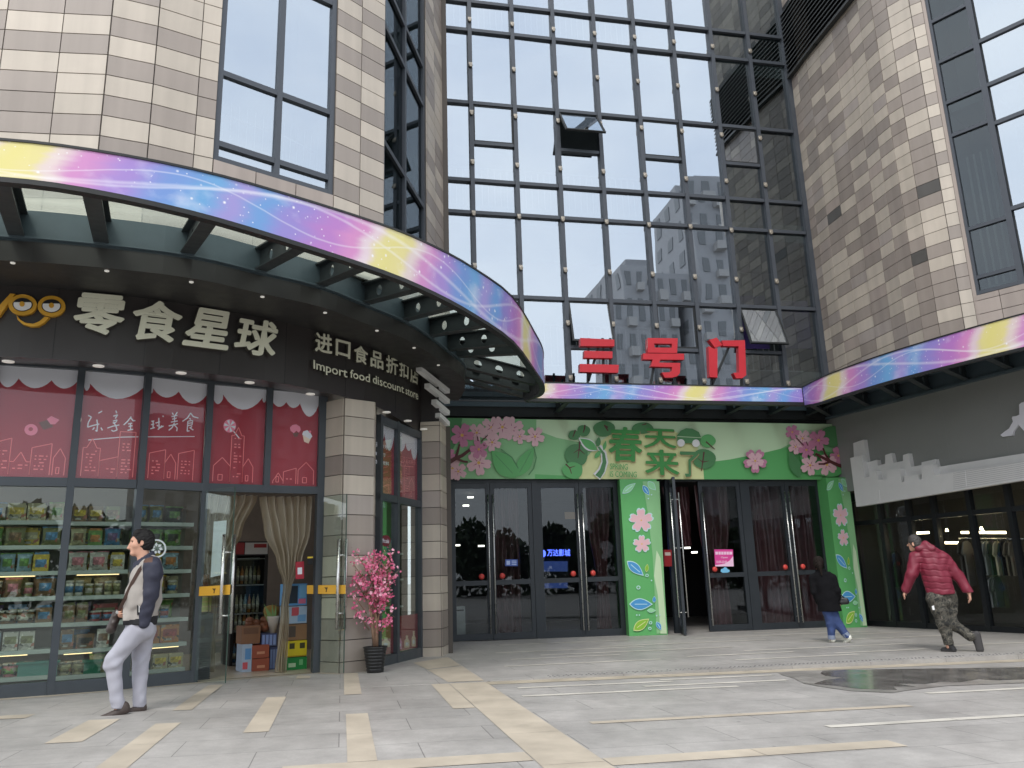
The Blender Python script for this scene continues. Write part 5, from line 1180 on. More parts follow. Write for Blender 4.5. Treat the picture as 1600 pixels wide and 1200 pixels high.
# ---- maroon curtains inside the doors
M_maroon = mat('curtain_maroon', lin(96, 62, 66), .38, var=.25, vs_=3, bump=.3, bs=12)
def curtain(name, label, x0, x1, y_, z0, z1, folds, seed, waist=None, m=M_maroon, amp=.07, group=None):
    r = random.Random(seed); mb = MB(); nu, nv = folds*8, 14; ph = r.uniform(0, 6); V = []
    for j in range(nv+1):
        v = j/nv; z = z0+(z1-z0)*v; k = 1.
        if waist: zc, wf, wx = waist; q = math.exp(-((z-zc)/.75)**2) if z > zc else 1-.25*min(1, (zc-z)/1.2); k = 1-(1-wf)*q
        xm = (x0+x1)/2 if not waist else x0+(x1-x0)*waist[2]
        for i in range(nu+1):
            u = i/nu; x = xm + (x0+(x1-x0)*u-xm)*k; V.append((x, y_ + amp*math.sin(u*folds*2*math.pi+ph)*(1+.3*math.sin(v*3+u*9)) + .02*math.sin(v*14+u*31), z))
    i0 = mb.add(V)
    for j in range(nv):
        for i in range(nu): q = i0+j*(nu+1)+i; mb.f.append((q, q+1, q+nu+2, q+nu+1)); mb.m.append(0)
    o = mb.build(name, m, None, smooth=True); return tag(o, label, 'curtain', group)
CY2 = DY+.35
curtain('door_curtain', 'maroon curtain gathered behind the second door from the left of the left set', xl[2]+.05, xl[2]+.72, CY2, -1.28, 2.0, 4, 1)
curtain('door_curtain', 'maroon curtain tied in behind the fourth door from the left of the left set', xl[5]+.25, xl[6]-.1, CY2, -1.28, 2.0, 4, 2, (.0, .45, .55))
curtain('door_curtain', 'maroon curtain tied in behind the door with the magenta notice', xr[2]+.12, xr[3]-.1, CY2, -1.3, 2.0, 4, 3, (-.1, .5, .4))
curtain('door_curtain', 'wide maroon curtain drawn behind the two right hand doors of the right set', xr[4]+.04, xr[6], CY2, -1.3, 2.0, 9, 4)
curtain('door_curtain', 'maroon curtain looped back inside the open doorway', xr[1]+.1, xr[2]+.15, CY2+.5, .6, 2.0, 3, 5, (.7, .35, .9))
# ---- dim lobby behind the doors
lb = thing('entrance_lobby', 'dim mall lobby behind the glass entrance doors', 'lobby', (7, 20, -1.3))
sh = MB(); X_0, X_1 = 2.0, 12.2
sh.quad((X_0, DY+.06, -1.36), (X_1, DY+.06, -1.36), (X_1, 24, -1.36), (X_0, 24, -1.36), 0); sh.quad((X_0, 24, -1.4), (X_1, 24, -1.4), (X_1, 24, 2.3), (X_0, 24, 2.3), 1)
sh.quad((X_0, DY+.06, 2.2), (X_0, 24, 2.2), (X_1, 24, 2.2), (X_1, DY+.06, 2.2), 1); sh.quad((X_0, DY+.06, -1.4), (X_0, 24, -1.4), (X_0, 24, 2.3), (X_0, DY+.06, 2.3), 1); sh.quad((X_1, DY+.06, -1.4), (X_1, DY+.06, 2.3), (X_1, 24, 2.3), (X_1, 24, -1.4), 1)
sh.build('walls', [mat('lobby_floor', (.10, .10, .10), .25), mat('lobby_wall', (.045, .042, .04), .8)], lb)
hd = MB(); hd.box((7, DY+.03, 3.1), (10.5, .10, 2.1)); hd.build('lintel', M_dark, lb)
ls = MB(); PS = Plane((0, 21.2), (10, 21.2)); write(ls, '万达影城', qmap(lambda x, y, d: PS.px(x, y, d), (855, 858), (891, 858), (891, 869), (855, 869)), .03, .02); ls.pplate(PS, ell(848, 865, 5, 6, 16), .03, .03)
o = ls.build('lit_sign', mat('blue_neon', (.02, .03, .2), .4, emit=(.10, .16, 1.0), es=2.2)); tag(o, 'glowing blue cinema sign inside the lobby, seen through the left doors', 'sign')
kb = MB(); kb.pplate(PS, [(847, 874), (889, 874), (889, 921), (847, 921)], -.05, .25, 0); kb.pplate(PS, [(849, 877), (887, 877), (887, 893), (849, 893)], -.045, .005, 1); kb.pplate(PS, [(849, 908), (887, 905), (887, 919), (849, 919)], -.045, .005, 1)
tag(kb.build('ticket_machine', [mat('machine_dark', (.02, .025, .04), .3), mat('machine_panel', (.03, .05, .12), .3, emit=(.05, .09, .3), es=.35)]), 'dark blue panelled machine below the glowing blue sign', 'machine')
ln_ = MB()
for x, y in ((728, 790), (735, 777), (714, 852), (752, 853), (1061, 758), (1074, 757), (1074, 856), (1085, 863)):
    c = PS.px(x, y); ln_ = MB(); ln_.box(c, (.16, .05, .04)); ln_.build('lobby_lamp', mat('lobby_lamp_lens', (.8, .8, .75), .4, emit=(1, .95, .85), es=3), lb)
bn_ = MB(); PBn = Plane((2.3, DY+.5), (2.9, DY+.5)); a_, b_ = at_y(706, 948, DY+.5), at_y(727, 992, DY+.5)
bn_.box(((a_[0]+b_[0])/2, DY+.6, (a_[2]+gz(2.4, 17.8))/2), (b_[0]-a_[0], .3, a_[2]-gz(2.4, 17.8))); bn_.box(((a_[0]+b_[0])/2, DY+.449, a_[2]-.08), (b_[0]-a_[0]-.06, .006, .03), mi=1)
tag(bn_.build('litter_bin', [mat('bin_steel', (.33, .35, .34), .35, .6), M_black]), 'grey steel bin standing inside the leftmost entrance door', 'bin')
# ---- the red gate sign
gs = thing('gate_sign', 'three big red characters standing on the entrance canopy', 'sign', (7, 15.8, 3.9))
M_red2 = mat('sign_red', lin(184, 32, 44), .42, var=.05); M_redS = mat('sign_red_side', lin(128, 18, 26), .5)
PG = Plane((3.6, 15.72), (10, 15.72))
for pieces in ([[(907, 528), (960, 530.5), (960, 541), (907, 540.5)], [(913, 548), (957, 549), (957, 559.5), (913, 559)], [(906, 568.5), (967, 570), (966, 582.5), (906, 581)]],
               [[(1012, 528), (1059, 528.5), (1058, 551.5), (1050, 551.5), (1050, 537), (1022, 536.5), (1023, 543), (1050, 543.3), (1050, 551.5), (1012, 551)], [(1005, 552.2), (1069, 552.5), (1069, 562), (1032, 561.8), (1030, 566.5), (1063, 567), (1062.5, 583), (1058, 588), (1050, 590), (1039, 590), (1034, 582), (1047, 581.5), (1050, 579), (1050, 573.5), (1017, 572.5), (1020, 561.7), (1005, 561.5)]],
               [[(1108, 531), (1120, 527.5), (1129, 539), (1117.5, 543.5)], [(1107, 541), (1116, 545), (1121, 544), (1121, 590), (1109, 589)], [(1128, 532), (1164, 531.5), (1166, 586), (1160, 591), (1150, 591), (1146, 582.5), (1155, 582), (1154, 541), (1130, 540.5)]]):
    mb = MB()
    for pts in pieces: mb.pplate(PG, pts, .0, .13, 0)
    n_ = len(mb.f); mb.build('character', [M_red2], gs)
for x0, y0, x1, y1 in ((919, 529, 918, 600), (941, 529, 943, 600), (953, 529, 953, 600), (1026, 540, 1016, 602), (1052, 540, 1054, 602), (1113, 545, 1111, 604), (1158, 540, 1158, 604), (935, 540, 919, 596), (1140, 538, 1112, 602)):
    mb = MB(); mb.bar(PG.px(x0, y0, -.16), PG.px(x1, y1, -.16), .05, .04, PG.n); mb.build('support_post', M_dark, gs)
# ================================================================== clothing shop on the right
cs = thing('clothing_shop_front', 'clothing shop front with grey sign board, white stepped blocks and dark glazing', 'shop front', (12.6, 14, -1.3))
M_gboard = mat('grey_sign_board', lin(134, 136, 133), .5, var=.06, vs_=.8); M_wpanel = mat('white_panel', lin(214, 214, 212), .5, var=.03)
W_ = 10.0
zbot = RSP.z(1600, 716)
mb = MB(); mb.slab(RSP, -.12, W_, 1.72, 3.60, -.1, -.0); mb.build('sign_board', M_gboard, cs)
for x0, y0, x1, y1 in ((1362, 655, 1366, 716), (1410, 625, 1424, 705), (1466, 603, 1484, 715), (1556, 590, 1577, 712)):
    mb = MB(); mb.bar(RSP.px(x0, y0, 0), RSP.px(x1, y1, 0), .006, .002, RSP.n); mb.build('board_seam', mat('seam_grey', lin(140, 142, 140), .5), cs)
def wp(pts, d, name='block', th=.12):
    q = [(1250+x/4.571, 560+y/4.571) for x, y in pts]; mb = MB(); mb.pplate(RSP, q, d, th); return mb.build(name, M_wpanel, cs)
wp([(380, 605), (455, 580), (478, 742), (490, 740), (550, 723), (558, 765), (608, 752), (608, 690), (652, 676), (667, 745), (735, 733), (735, 690), (775, 678), (792, 775), (867, 762), (868, 742), (965, 720), (978, 776), (1600, 678), (1960, 622), (1960, 760), (1600, 830), (400, 1000)], .11, 'stepped_panel', .108)
wp([(358, 712), (440, 690), (462, 852), (500, 840), (500, 815), (545, 802), (556, 868), (620, 862), (620, 800), (712, 787), (726, 885), (744, 880), (744, 842), (843, 829), (850, 866), (870, 862), (868, 772), (948, 756), (962, 832), (1605, 738), (1960, 690), (1960, 800), (1605, 868), (402, 1060)], .26, 'stepped_panel', .148)
for x0, y0, x1, y1 in ((566, 940, 572, 1020), (1180, 800, 1190, 915)):
    mb = MB(); mb.bar(RSP.px(1250+x0/4.571, 560+y0/4.571, .26), RSP.px(1250+x1/4.571, 560+y1/4.571, .26), .008, .002, RSP.n); mb.build('panel_joint', mat('joint_pale', (.9, .9, .9), .5), cs)
# perforated texture on the right half of the white panel
pf = MB()
for i in range(70):
    for j in range(9):
        u = i/69; x = 1490+u*118; y0 = 728-u*19.5+ (j/8)*(25+u*2); y0 = (739-(x-1490)*.168)+j*3.05; pf.pplate(RSP, [(x, y0), (x+.8, y0-.13), (x+.8, y0+1.1), (x, y0+1.2)], .2612, .001)
pf.build('perforation', mat('perforation_grey', lin(150, 150, 150), .6), cs)
om = MB()
L_ = [(1563, 679.6), (1566.5, 682.5), (1574, 681.3), (1581.7, 680.4), (1582.5, 674.5), (1591.2, 663.7), (1600, 673.5), (1607, 681), (1618, 682), (1618, 640), (1612, 629), (1604, 626.5), (1596, 629), (1592.3, 632), (1592.6, 640), (1592.6, 648), (1588, 650), (1582, 650.8), (1581, 653.5), (1582.7, 658.5), (1576.5, 669.5), (1570, 674)]
om.pplate(RSP, L_, .07, .06); om.pplate(RSP, [(1618.5, 640), (1618.5, 680), (1629, 676), (1636, 666), (1645, 661), (1654, 669), (1655, 675), (1671, 671), (1672, 668), (1664, 664), (1655, 655), (1654, 646), (1646, 645), (1645, 635), (1640, 624), (1630, 622), (1622, 628)], .07, .06)
o = om.build('seated_pair_logo', mat('logo_white', lin(226, 226, 232), .5)); tag(o, 'white silhouette logo of seated figures on the grey sign board', 'logo')
# glazing
gf = MB(); M_cframe = mat('shop_dark_frame', lin(34, 37, 40), .4, .3, var=.1)
ztp, ztn = RG.z(1500, 766)+.05, RG.z(1500, 803)
zb_ = lambda: gz(12.3, 15.5)-.02
av = [RG.a(*p) for p in ((1340, 870), (1387, 870), (1432, 870), (1472, 870), (1530, 870), (1593, 870))]+[7.0, 9.0]
for i, a in enumerate(av): gf.bar(RG.pt(a, zb_(), -.05), RG.pt(a, 1.65, -.05), .10, .12, RG.n)
gf.slab(RG, 0, W_, ztn-.05, ztn+.05, -.045, .06); gf.slab(RG, 0, W_, zb_(), zb_()+.14, -.045, .055); gf.slab(RG, 0, W_, 1.5, 1.7, -.045, .055)
gf.build('window_frame', M_cframe, cs)
for a, b in zip(av[:-1], av[1:]):
    for z0, z1 in ((zb_()+.14, ztn-.05), (ztn+.05, 1.5)):
        mb = MB(); mb.slab(RG, a+.05, b-.05, z0, z1, -.006, .0); mb.build('pane', M_cloth, cs)
ish = MB()
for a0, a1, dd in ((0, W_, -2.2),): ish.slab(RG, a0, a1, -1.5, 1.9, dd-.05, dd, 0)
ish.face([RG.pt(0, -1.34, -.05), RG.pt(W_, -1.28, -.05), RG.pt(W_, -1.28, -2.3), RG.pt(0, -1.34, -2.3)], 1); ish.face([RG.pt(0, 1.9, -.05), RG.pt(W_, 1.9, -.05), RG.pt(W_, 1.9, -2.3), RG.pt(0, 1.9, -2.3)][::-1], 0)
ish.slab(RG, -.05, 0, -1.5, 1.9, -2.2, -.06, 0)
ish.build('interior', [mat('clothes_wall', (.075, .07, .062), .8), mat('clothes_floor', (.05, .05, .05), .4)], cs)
M_warm = mat('warm_lamp', (.9, .8, .6), .4, emit=(1, .82, .5), es=7)
for (x0, y0, x1, y1, d) in ((1528, 832, 1572, 832, -.9), (1478, 848, 1500, 848, -.9), (1430, 833, 1452, 832, -.9), (1503, 832, 1514, 832, -.9)):
    mb = MB(); mb.bar(RG.px(x0, y0, d), RG.px(x1, y1, d), .05, .03, RG.n); mb.build('strip_lamp', M_warm, cs)
mb = MB(); mb.lathe(RG.px(1606, 762, -.05)*1, [(.05, 0), (.06, -.03)], 12); mb.build('ceiling_spot', M_warm, cs)
for x, y in ((1533, 823), (1535, 827), (1479, 826)):
    mb = MB(); mb.lathe(RG.px(x, y, -.7), [(.02, 0), (.035, -.06)], 10); mb.build('ceiling_spot', M_warm, cs)
# clothes rails and hanging shirts
def rail(label, x0, y0, x1, y1, d):
    mb = MB(); A, B = RG.px(x0, y0, d), RG.px(x1, y1, d); mb.tube([A, B], .014, 8)
    for q in (A, B): mb.tube([q, q-RG.n*.35], .012, 6); 
    return tag(mb.build('clothes_rail', M_steel), label, 'clothes rail')
rail('upper clothes rail in the right shop window', 1530, 842, 1598, 842, -.75); rail('lower clothes rail below the shirts in the right shop window', 1538, 898, 1600, 895, -.75); rail('short clothes rail behind the red jacketed walker', 1498, 841, 1516, 841, -.75)
def shirt(x, y, d, col, label, hgt=.68, m=None):
    mb = MB(); P = RG.px(x, y, d); u, n = -RG.n, RG.u   # hung side-on: sleeves along the depth
    m = m or mat('shirt_'+label.split()[0]+'_'+label.split()[1], col, .85, var=.12, vs_=8)
    W2_, th = .23, .035
    o = [(-.05, 0), (-.20, -.05), (-.33, -.26), (-.25, -.31), (-.195, -.22), (-.20, -hgt), (.20, -hgt), (.195, -.22), (.25, -.31), (.33, -.26), (.20, -.05), (.05, 0), (0, -.03)]
    pts = [P + (u*.97-n*.24)*a*.8 + np.array([0, 0, b-.05]) for a, b in o]; nn = np.cross((u*.97-n*.24), [0, 0, 1.])
    mb.plate(pts, nn, th); mb.tube([P+np.array([0, 0, -.06]), P+np.array([0, 0, .0]), P+np.array([.01, .02, .02])], .006, 6)
    return tag(mb.build('hanging_shirt', m), label, 'shirt', 'shirts hanging in the clothing shop')
for x, y, col, lb_ in ((1533, 842, (.10, .11, .12), 'dark grey shirt hanging at the left end of the upper rail'), (1541, 842, (.36, .37, .36), 'pale grey shirt hanging second from the left on the upper rail'), (1549, 842, (.03, .032, .04), 'black navy shirt hanging left of the cream one'), (1558, 842, (.62, .54, .38), 'cream tan shirt glowing in the lamp light on the upper rail'), (1566, 842, (.025, .025, .035), 'deep black shirt hanging right of the cream one'), (1574, 842, (.20, .17, .12), 'olive brown shirt hanging near the right end of the upper rail'), (1582, 842, (.24, .205, .15), 'khaki brown shirt hanging last on the upper rail')): shirt(x, y, -.75, col, lb_)
for x, y, col, lb_ in ((1544, 898, (.13, .13, .13), 'charcoal grey shirt hanging first on the lower rail'), (1550, 898, (.3, .3, .3), 'ash grey shirt hanging second on the lower rail'), (1557, 897, (.09, .09, .09), 'soot black shirt hanging third on the lower rail')): shirt(x, y, -.75, col, lb_, .6)
for x, col, lb_ in ((1503, (.11, .10, .09), 'taupe brown long coat hanging behind the red jacketed walker'), (1510, (.20, .19, .17), 'stone grey long coat hanging beside the door frame')): shirt(x, 841, -.75, col, lb_, .95)
for x, col, lb_ in ((1398, (.012, .012, .016), 'midnight black tracksuit hanging in the leftmost clothes bay'),): shirt(x, 858, -.5, col, lb_, .8, mat('shirt_midnight', (.012, .012, .016), .8))
# ================================================================== shelves and snacks behind the shop windows
ORD = ['top', 'second', 'third', 'fourth', 'fifth', 'sixth', 'lowest']
BAYN = ['left', 'middle', 'right']
LEV = {0: (813, 852, 893, 932.6, 974, 1016, 1057), 1: (815, 852, 891, 930.5, 971.5, 1013, 1053), 2: (816, 853, 890, 928, 966, 1005, 1045)}
XREF = {0: 40, 1: 140, 2: 255}
M_shelf = mat('shelf_grey', lin(176, 184, 176), .5)
COLS = {'green': (92, 150, 60), 'yellow': (220, 190, 50), 'blue': (66, 130, 190), 'pale blue': (150, 190, 214), 'red': (170, 44, 52), 'brown': (124, 88, 58), 'white': (214, 214, 206), 'cream': (196, 190, 150), 'orange': (204, 120, 50), 'purple': (110, 80, 140), 'pink': (214, 120, 140), 'olive': (120, 124, 76), 'black': (38, 38, 38)}
M_led = mat('shelf_led', (.9, .7, .4), .4, emit=(1, .72, .35), es=1.3)
ALL = {}
def pmat(c):
    nm = 'pack_'+c.replace(' ', '_')
    if nm in _mc: return _mc[nm]
    m = bpy.data.materials.new(nm); m.use_nodes = True; n = m.node_tree; b = n.nodes['Principled BSDF']; _mc[nm] = m; b.inputs['Roughness'].default_value = .4
    q = [v*.66+g*.34 for v, g in zip(COLS[c], (92, 88, 66))]
    t = n.nodes.new('ShaderNodeTexCoord'); v = n.nodes.new('ShaderNodeTexVoronoi'); v.inputs['Scale'].default_value = 26; n.links.new(t.outputs['Object'], v.inputs['Vector'])
    s_ = n.nodes.new('ShaderNodeSeparateColor'); n.links.new(v.outputs['Color'], s_.inputs[0])
    r = n.nodes.new('ShaderNodeValToRGB'); e = r.color_ramp.elements; r.color_ramp.interpolation = 'CONSTANT'; L0 = lin(*q); e[0].color = (*L0, 1); e[1].position = .58; e[1].color = (*[x*.62 for x in L0], 1)
    for p, k in ((.72, (.30, .28, .20)), (.80, [x*1.5 for x in L0]), (.90, (.05, .05, .04)), (.96, (.34, .12, .08))): z = e.new(p); z.color = (*k, 1)
    n.links.new(s_.outputs[0], r.inputs[0]); n.links.new(r.outputs[0], b.inputs['Base Color']); return m
def snack(kind, pl, a, z, d, w_, h, c, c2, label):
    mb = MB(); P = lambda aa, zz_, dd: pl.pt(aa, zz_, dd)
    ms = [pmat(c), pmat(c2), pmat('white')]
    if kind == 'box' or kind == 'carton':
        mb.slab(pl, a, a+w_, z, z+h, d-.10, d); mb.slab(pl, a+w_*.12, a+w_*.88, z+h*.35, z+h*.75, d, d+.0015, 1); mb.slab(pl, a+w_*.2, a+w_*.6, z+h*.12, z+h*.24, d, d+.0015, 2)
    elif kind == 'bag':
        n, m_ = 6, 7; V = []
        for s in (1, -1):
            for j in range(m_+1):
                v = j/m_
                for i in range(n+1):
                    u = i/n; b = (math.sin(math.pi*u)*math.sin(math.pi*v))**.6*.045; sq = .06*math.sin(math.pi*v)*w_
                    V.append(P(a + sq + (w_-2*sq)*u, z+h*v, d-.05+s*b))
        i0 = mb.add(V)
        for s in range(2):
            o = i0+s*(n+1)*(m_+1)
            for j in range(m_):
                for i in range(n):
                    q = o+j*(n+1)+i; f = (q, q+1, q+n+2, q+n+1); mb.f.append(f if s == 0 else f[::-1]); mb.m.append(1 if 2 <= j <= 4 and 1 <= i <= 4 and s == 0 else 0); mb.smooth.add(len(mb.f)-1)
        mb.slab(pl, a, a+w_, z+h-.012, z+h+.008, d-.054, d-.046, 1)
    elif kind in ('tin', 'jar', 'tub'):
        r = w_/2; c0 = P(a+r, z, d-r); k = 1.12 if kind == 'tub' else 1.
        mb.lathe(c0, [(r*.9, 0), (r*.94, h*.04), (r*.96*k, h*.80)], 14, 0); mb.lathe(c0, [(r*.985*k, h*.22), (r*1.0*k, h*.62)], 14, 1); mb.lathe(c0, [(r*1.02*k, h*.82), (r*1.02*k, h*.97), (r*.8*k, h)], 14, 2)
    elif kind == 'pouch':
        mb.slab(pl, a, a+w_, z, z+h*.86, d-.05, d); mb.plate([P(a, z+h*.86, d-.02), P(a+w_, z+h*.86, d-.02), P(a+w_*.9, z+h, d-.02), P(a+w_*.1, z+h, d-.02)], pl.n, .012, 1); mb.slab(pl, a+w_*.15, a+w_*.85, z+h*.2, z+h*.6, d, d+.0015, 1)
    o = mb.build('snack_'+kind, ms); tag(o, label, 'snack '+kind, 'snacks on the window shelves'); return o
KINDS = {0: ('bag', 'box'), 1: ('bag', 'bag', 'pouch'), 2: ('bag', 'box', 'pouch'), 3: ('jar', 'tin', 'bag'), 4: ('tub', 'pouch', 'jar'), 5: ('box', 'bag', 'carton'), 6: ('tub', 'box', 'bag')}
PAL = {0: ['olive', 'brown', 'cream', 'black'], 1: ['green', 'yellow', 'olive', 'cream', 'blue'], 2: ['brown', 'pale blue', 'white', 'yellow', 'olive'], 3: ['white', 'brown', 'red', 'olive', 'cream'], 4: ['red', 'green', 'blue', 'brown', 'purple'], 5: ['blue', 'white', 'brown', 'pale blue', 'orange'], 6: ['pink', 'yellow', 'blue', 'pale blue', 'red', 'cream']}
rnd.seed(44)
for b, pl in enumerate((W0, W1, W2)):
    su = thing('shelf_unit', f'grey metal shelf unit behind the {BAYN[b]} of the three snack filled shop windows', 'shelves', pl.pt(pl.len/2, zb(pl)+.2, -.5))
    d0 = -.28
    zs_ = [pl.z(XREF[b]*1., y) for y in LEV[b]]
    zs_ = [float(pl.px(XREF[b], y, d0)[2]) for y in LEV[b]]
    a0, a1 = .02, pl.len-.02
    for k, z in enumerate(zs_):
        mb = MB(); mb.slab(pl, a0, a1, z-.05, z, d0-.32, d0); mb.build('shelf', M_shelf, su)
        if k in ((2, 5), (2, 5), (5,))[b]:
            mb = MB(); xa = a0+.05+rnd.random()*.2; mb.slab(pl, xa, xa+(a1-a0)*rnd.uniform(.4, .65), z-.062, z-.052, d0-.06, d0-.04); mb.build('led_strip', M_led, su)
    mb = MB(); mb.slab(pl, a0, a1, zb(pl)+.1, 1.1, d0-.42, d0-.34); mb.build('back_panel', mat('shelf_back', (.20, .19, .17), .8), su)
    for k in range(7):
        z = zs_[k]+.002; top = (zs_[k-1]-.05) if k else zs_[k]+.33; room = top-z-.03
        a = a0+.04
        while a < a1-.12:
            kind = rnd.choice(KINDS[k]); w_ = {'bag': .20, 'box': .19, 'pouch': .15, 'jar': .10, 'tin': .10, 'tub': .15, 'carton': .12}[kind]*rnd.uniform(.85, 1.25); h = min(room, {'bag': .24, 'box': .20, 'pouch': .23, 'jar': .17, 'tin': .20, 'tub': .15, 'carton': .24}[kind]*rnd.uniform(.85, 1.15))
            if a+w_ > a1-.02: break
            if rnd.random() < .97:
                c = rnd.choice(PAL[k]); c2 = rnd.choice([q for q in COLS if q != c]); rep = 2 if rnd.random() < .35 else 1
                for _ in range(rep):
                    if a+w_ > a1-.02: break
                    snack(kind, pl, a, z, d0-.02-rnd.random()*.03, w_, h, c, c2, f'{c} snack {kind} with {c2} print on the {ORD[k]} shelf of the {BAYN[b]} window'); a += w_+.012
            else: a += w_
            a += rnd.uniform(.0, .02)
        if 1 <= k <= 5:
            a = a0+.05+rnd.random()*.1
            while a < a1-.3:
                w_ = rnd.uniform(.2, .3); c = rnd.choice(PAL[k]); kind = rnd.choice(('box', 'bag')); snack(kind, pl, a, z, d0-.18, w_, min(room, rnd.uniform(.2, .3)), c, rnd.choice(('cream', 'olive', 'brown')), f'{c} snack {kind} in the back row of the {ORD[k]} shelf of the {BAYN[b]} window'); a += w_+rnd.uniform(.01, .1)
g_ = MB()
for (x0, y0, x1, y1) in ((131, 1057, 158, 1072),):
    g_.slab(W1, W1.a(x0, 1065), W1.a(x1, 1065), zb(W1)+.2, zb(W1)+.34, -.5, -.3); g_.slab(W1, W1.a(x0, 1065)-.02, W1.a(x1, 1065)+.02, zb(W1)+.34, zb(W1)+.37, -.52, -.28)
tag(g_.build('storage_crate', mat('crate_green', lin(40, 110, 84), .5)), 'green plastic crate on the floor under the middle window shelves', 'crate')
g_ = MB(); a_ = W0.a(20, 1070); g_.slab(W0, a_, a_+.42, zb(W0)+.18, zb(W0)+.36, -.5, -.3); g_.slab(W0, a_-.02, a_+.44, zb(W0)+.36, zb(W0)+.385, -.52, -.28)
tag(g_.build('storage_crate', mat('crate_teal', lin(70, 130, 118), .5)), 'teal plastic crate under the shelves at the left edge', 'crate')
# shelves behind the side window near the blossom tree
su = thing('shelf_unit', 'shelf unit behind the narrow side window next to the blossom tree', 'shelves', WE.pt(.8, -1.2, -.4))
for y in (862, 905, 950):
    mb = MB(); z = float(WE.px(590, y, -.25)[2]); mb.slab(WE, .1, WE.len-.15, z-.03, z, -.5, -.25); mb.build('shelf', M_shelf, su)
    for k in range(5): 
        c = ('blue', 'white', 'brown', 'red', 'black')[(k+int(y)) % 5]; snack(('carton', 'tin', 'box')[k % 3], WE, .14+k*.30, z+.002, -.3, .14, .2, c, 'white' if c != 'white' else 'blue', f'{c} snack {("carton", "tin", "box")[k % 3]} on the shelf behind the side window, {("upper", "middle", "lower")[(862, 905, 950).index(y)]} board')
rs = MB(); rs.pplate(WE, ell(603, 845, 7.5, 9, 22), -.001, .0012, 0)
write(rs, 'Mrs cookie', qmap(lambda x, y, d: WE.px(x, y, .0008+d), (598, 841), (608, 842), (608, 849), (598, 848)), .001, .02, 1)
tag(rs.build('window_sticker', [mat('sticker_wine', lin(110, 34, 48), .5), M_pw]), 'round wine red sticker with white writing on the side window', 'sticker')
# ================================================================== plastic strip curtains in the doorway
def drape(label, rows, seed, folds=7):
    """rows: (y, x left, x right) in the picture, on the door plane set back"""
    r = random.Random(seed); mb = MB(); V = []; nv = 26; nu = folds*7
    ys = [q[0] for q in rows]
    for j in range(nv+1):
        y = ys[0]+(ys[-1]-ys[0])*j/nv; k = max(i for i in range(len(ys)-1) if ys[i] <= y+1e-6); t = (y-ys[k])/(ys[k+1]-ys[k]); t = t*t*(3-2*t)
        xl_, xr_ = rows[k][1]*(1-t)+rows[k+1][1]*t, rows[k][2]*(1-t)+rows[k+1][2]*t
        A, B = WD.px(xl_, y, -.30), WD.px(xr_, y, -.30); sh_ = min(1, np.linalg.norm(B-A)/.5)
        for i in range(nu+1):
            u = i/nu; V.append(A+(B-A)*u + WD.n*(.07*(.35+.65*sh_)*math.sin(u*folds*2*math.pi+seed+1.1*math.sin(u*5.3+seed)+.5*math.sin(j*.35+u*4))+.028*math.sin(u*27+j*.5+seed)+.015*math.sin(j*.9+u*11)))
    i0 = mb.add(V)
    for j in range(nv):
        for i in range(nu): q = i0+j*(nu+1)+i; mb.f.append((q, q+1, q+nu+2, q+nu+1)); mb.m.append(0)
    o = mb.build('strip_curtain', M_plastic, None, smooth=True); return tag(o, label, 'curtain')
def plastic():
    m = bpy.data.materials.new('clouded_plastic'); m.use_nodes = True; n = m.node_tree; b = n.nodes['Principled BSDF']; b.inputs['Base Color'].default_value = (.50, .44, .335, 1); b.inputs['Roughness'].default_value = .22
    o = n.nodes['Material Output']; t = n.nodes.new('ShaderNodeBsdfTransparent'); t.inputs[0].default_value = (.86, .78, .62, 1); x = n.nodes.new('ShaderNodeMixShader'); x.inputs[0].default_value = .58
    n.links.new(t.outputs[0], x.inputs[1]); n.links.new(b.outputs[0], x.inputs[2]); n.links.new(x.outputs[0], o.inputs[0]); return m
M_plastic = plastic()
drape('cloudy beige plastic curtain pulled to the left of the shop doorway', [(774, 316, 402), (830, 316, 378), (880, 318, 352), (930, 324, 340), (990, 324, 336), (1050, 319, 334)], 1)
drape('cloudy beige plastic curtain knotted at the right of the shop doorway', [(776, 404, 488), (830, 414, 484), (880, 432, 470), (912, 443, 456), (950, 440, 451), (1050, 430, 447)], 2)
# ================================================================== goods in the doorway
def goods(label, name, cat, q, col, d=-.55, depth=.35, panels=(), z_to=None):
    """box whose front face fills picture rectangle q (x0, y0, x1, y1) on the door plane set back d"""
    x0, y0, x1, y1 = q; a0, a1 = float((WD.px(x0, y1, d)-WD.A) @ WD.u), float((WD.px(x1, y1, d)-WD.A) @ WD.u); z0, z1 = float(WD.px((x0+x1)/2, y1, d)[2]), float(WD.px((x0+x1)/2, y0, d)[2])
    mb = MB(); mb.slab(WD, a0, a1, z0, z1, d-depth, d, 0); ms = [mat('carton_'+name+'_'+'_'.join(str(c) for c in col), lin(*col), .6, var=.08, vs_=5)]
    for k, (u0, v0, u1, v1, c) in enumerate(panels): mb.slab(WD, a0+(a1-a0)*u0, a0+(a1-a0)*u1, z0+(z1-z0)*v0, z0+(z1-z0)*v1, d, d+.002+.0005*k, len(ms)); ms.append(mat('carton_print_'+'_'.join(str(q) for q in c), lin(*c), .6))
    return tag(mb.build(name, ms), label, cat, 'goods stacked in the shop doorway')
goods('blue gift carton with dark window on top of the box stack', 'carton', 'carton', (447, 912, 479, 946), (96, 160, 214), panels=[(.05, .1, .55, .9, (40, 56, 70)), (.6, .08, .95, .3, (220, 120, 150)), (.62, .35, .95, .95, (130, 190, 230))])
goods('white and blue carton with a red dot in the box stack', 'carton', 'carton', (447, 947.5, 479, 974), (176, 200, 220), panels=[(.25, .45, .6, .95, (206, 90, 100)), (.55, .1, .95, .5, (120, 170, 214))])
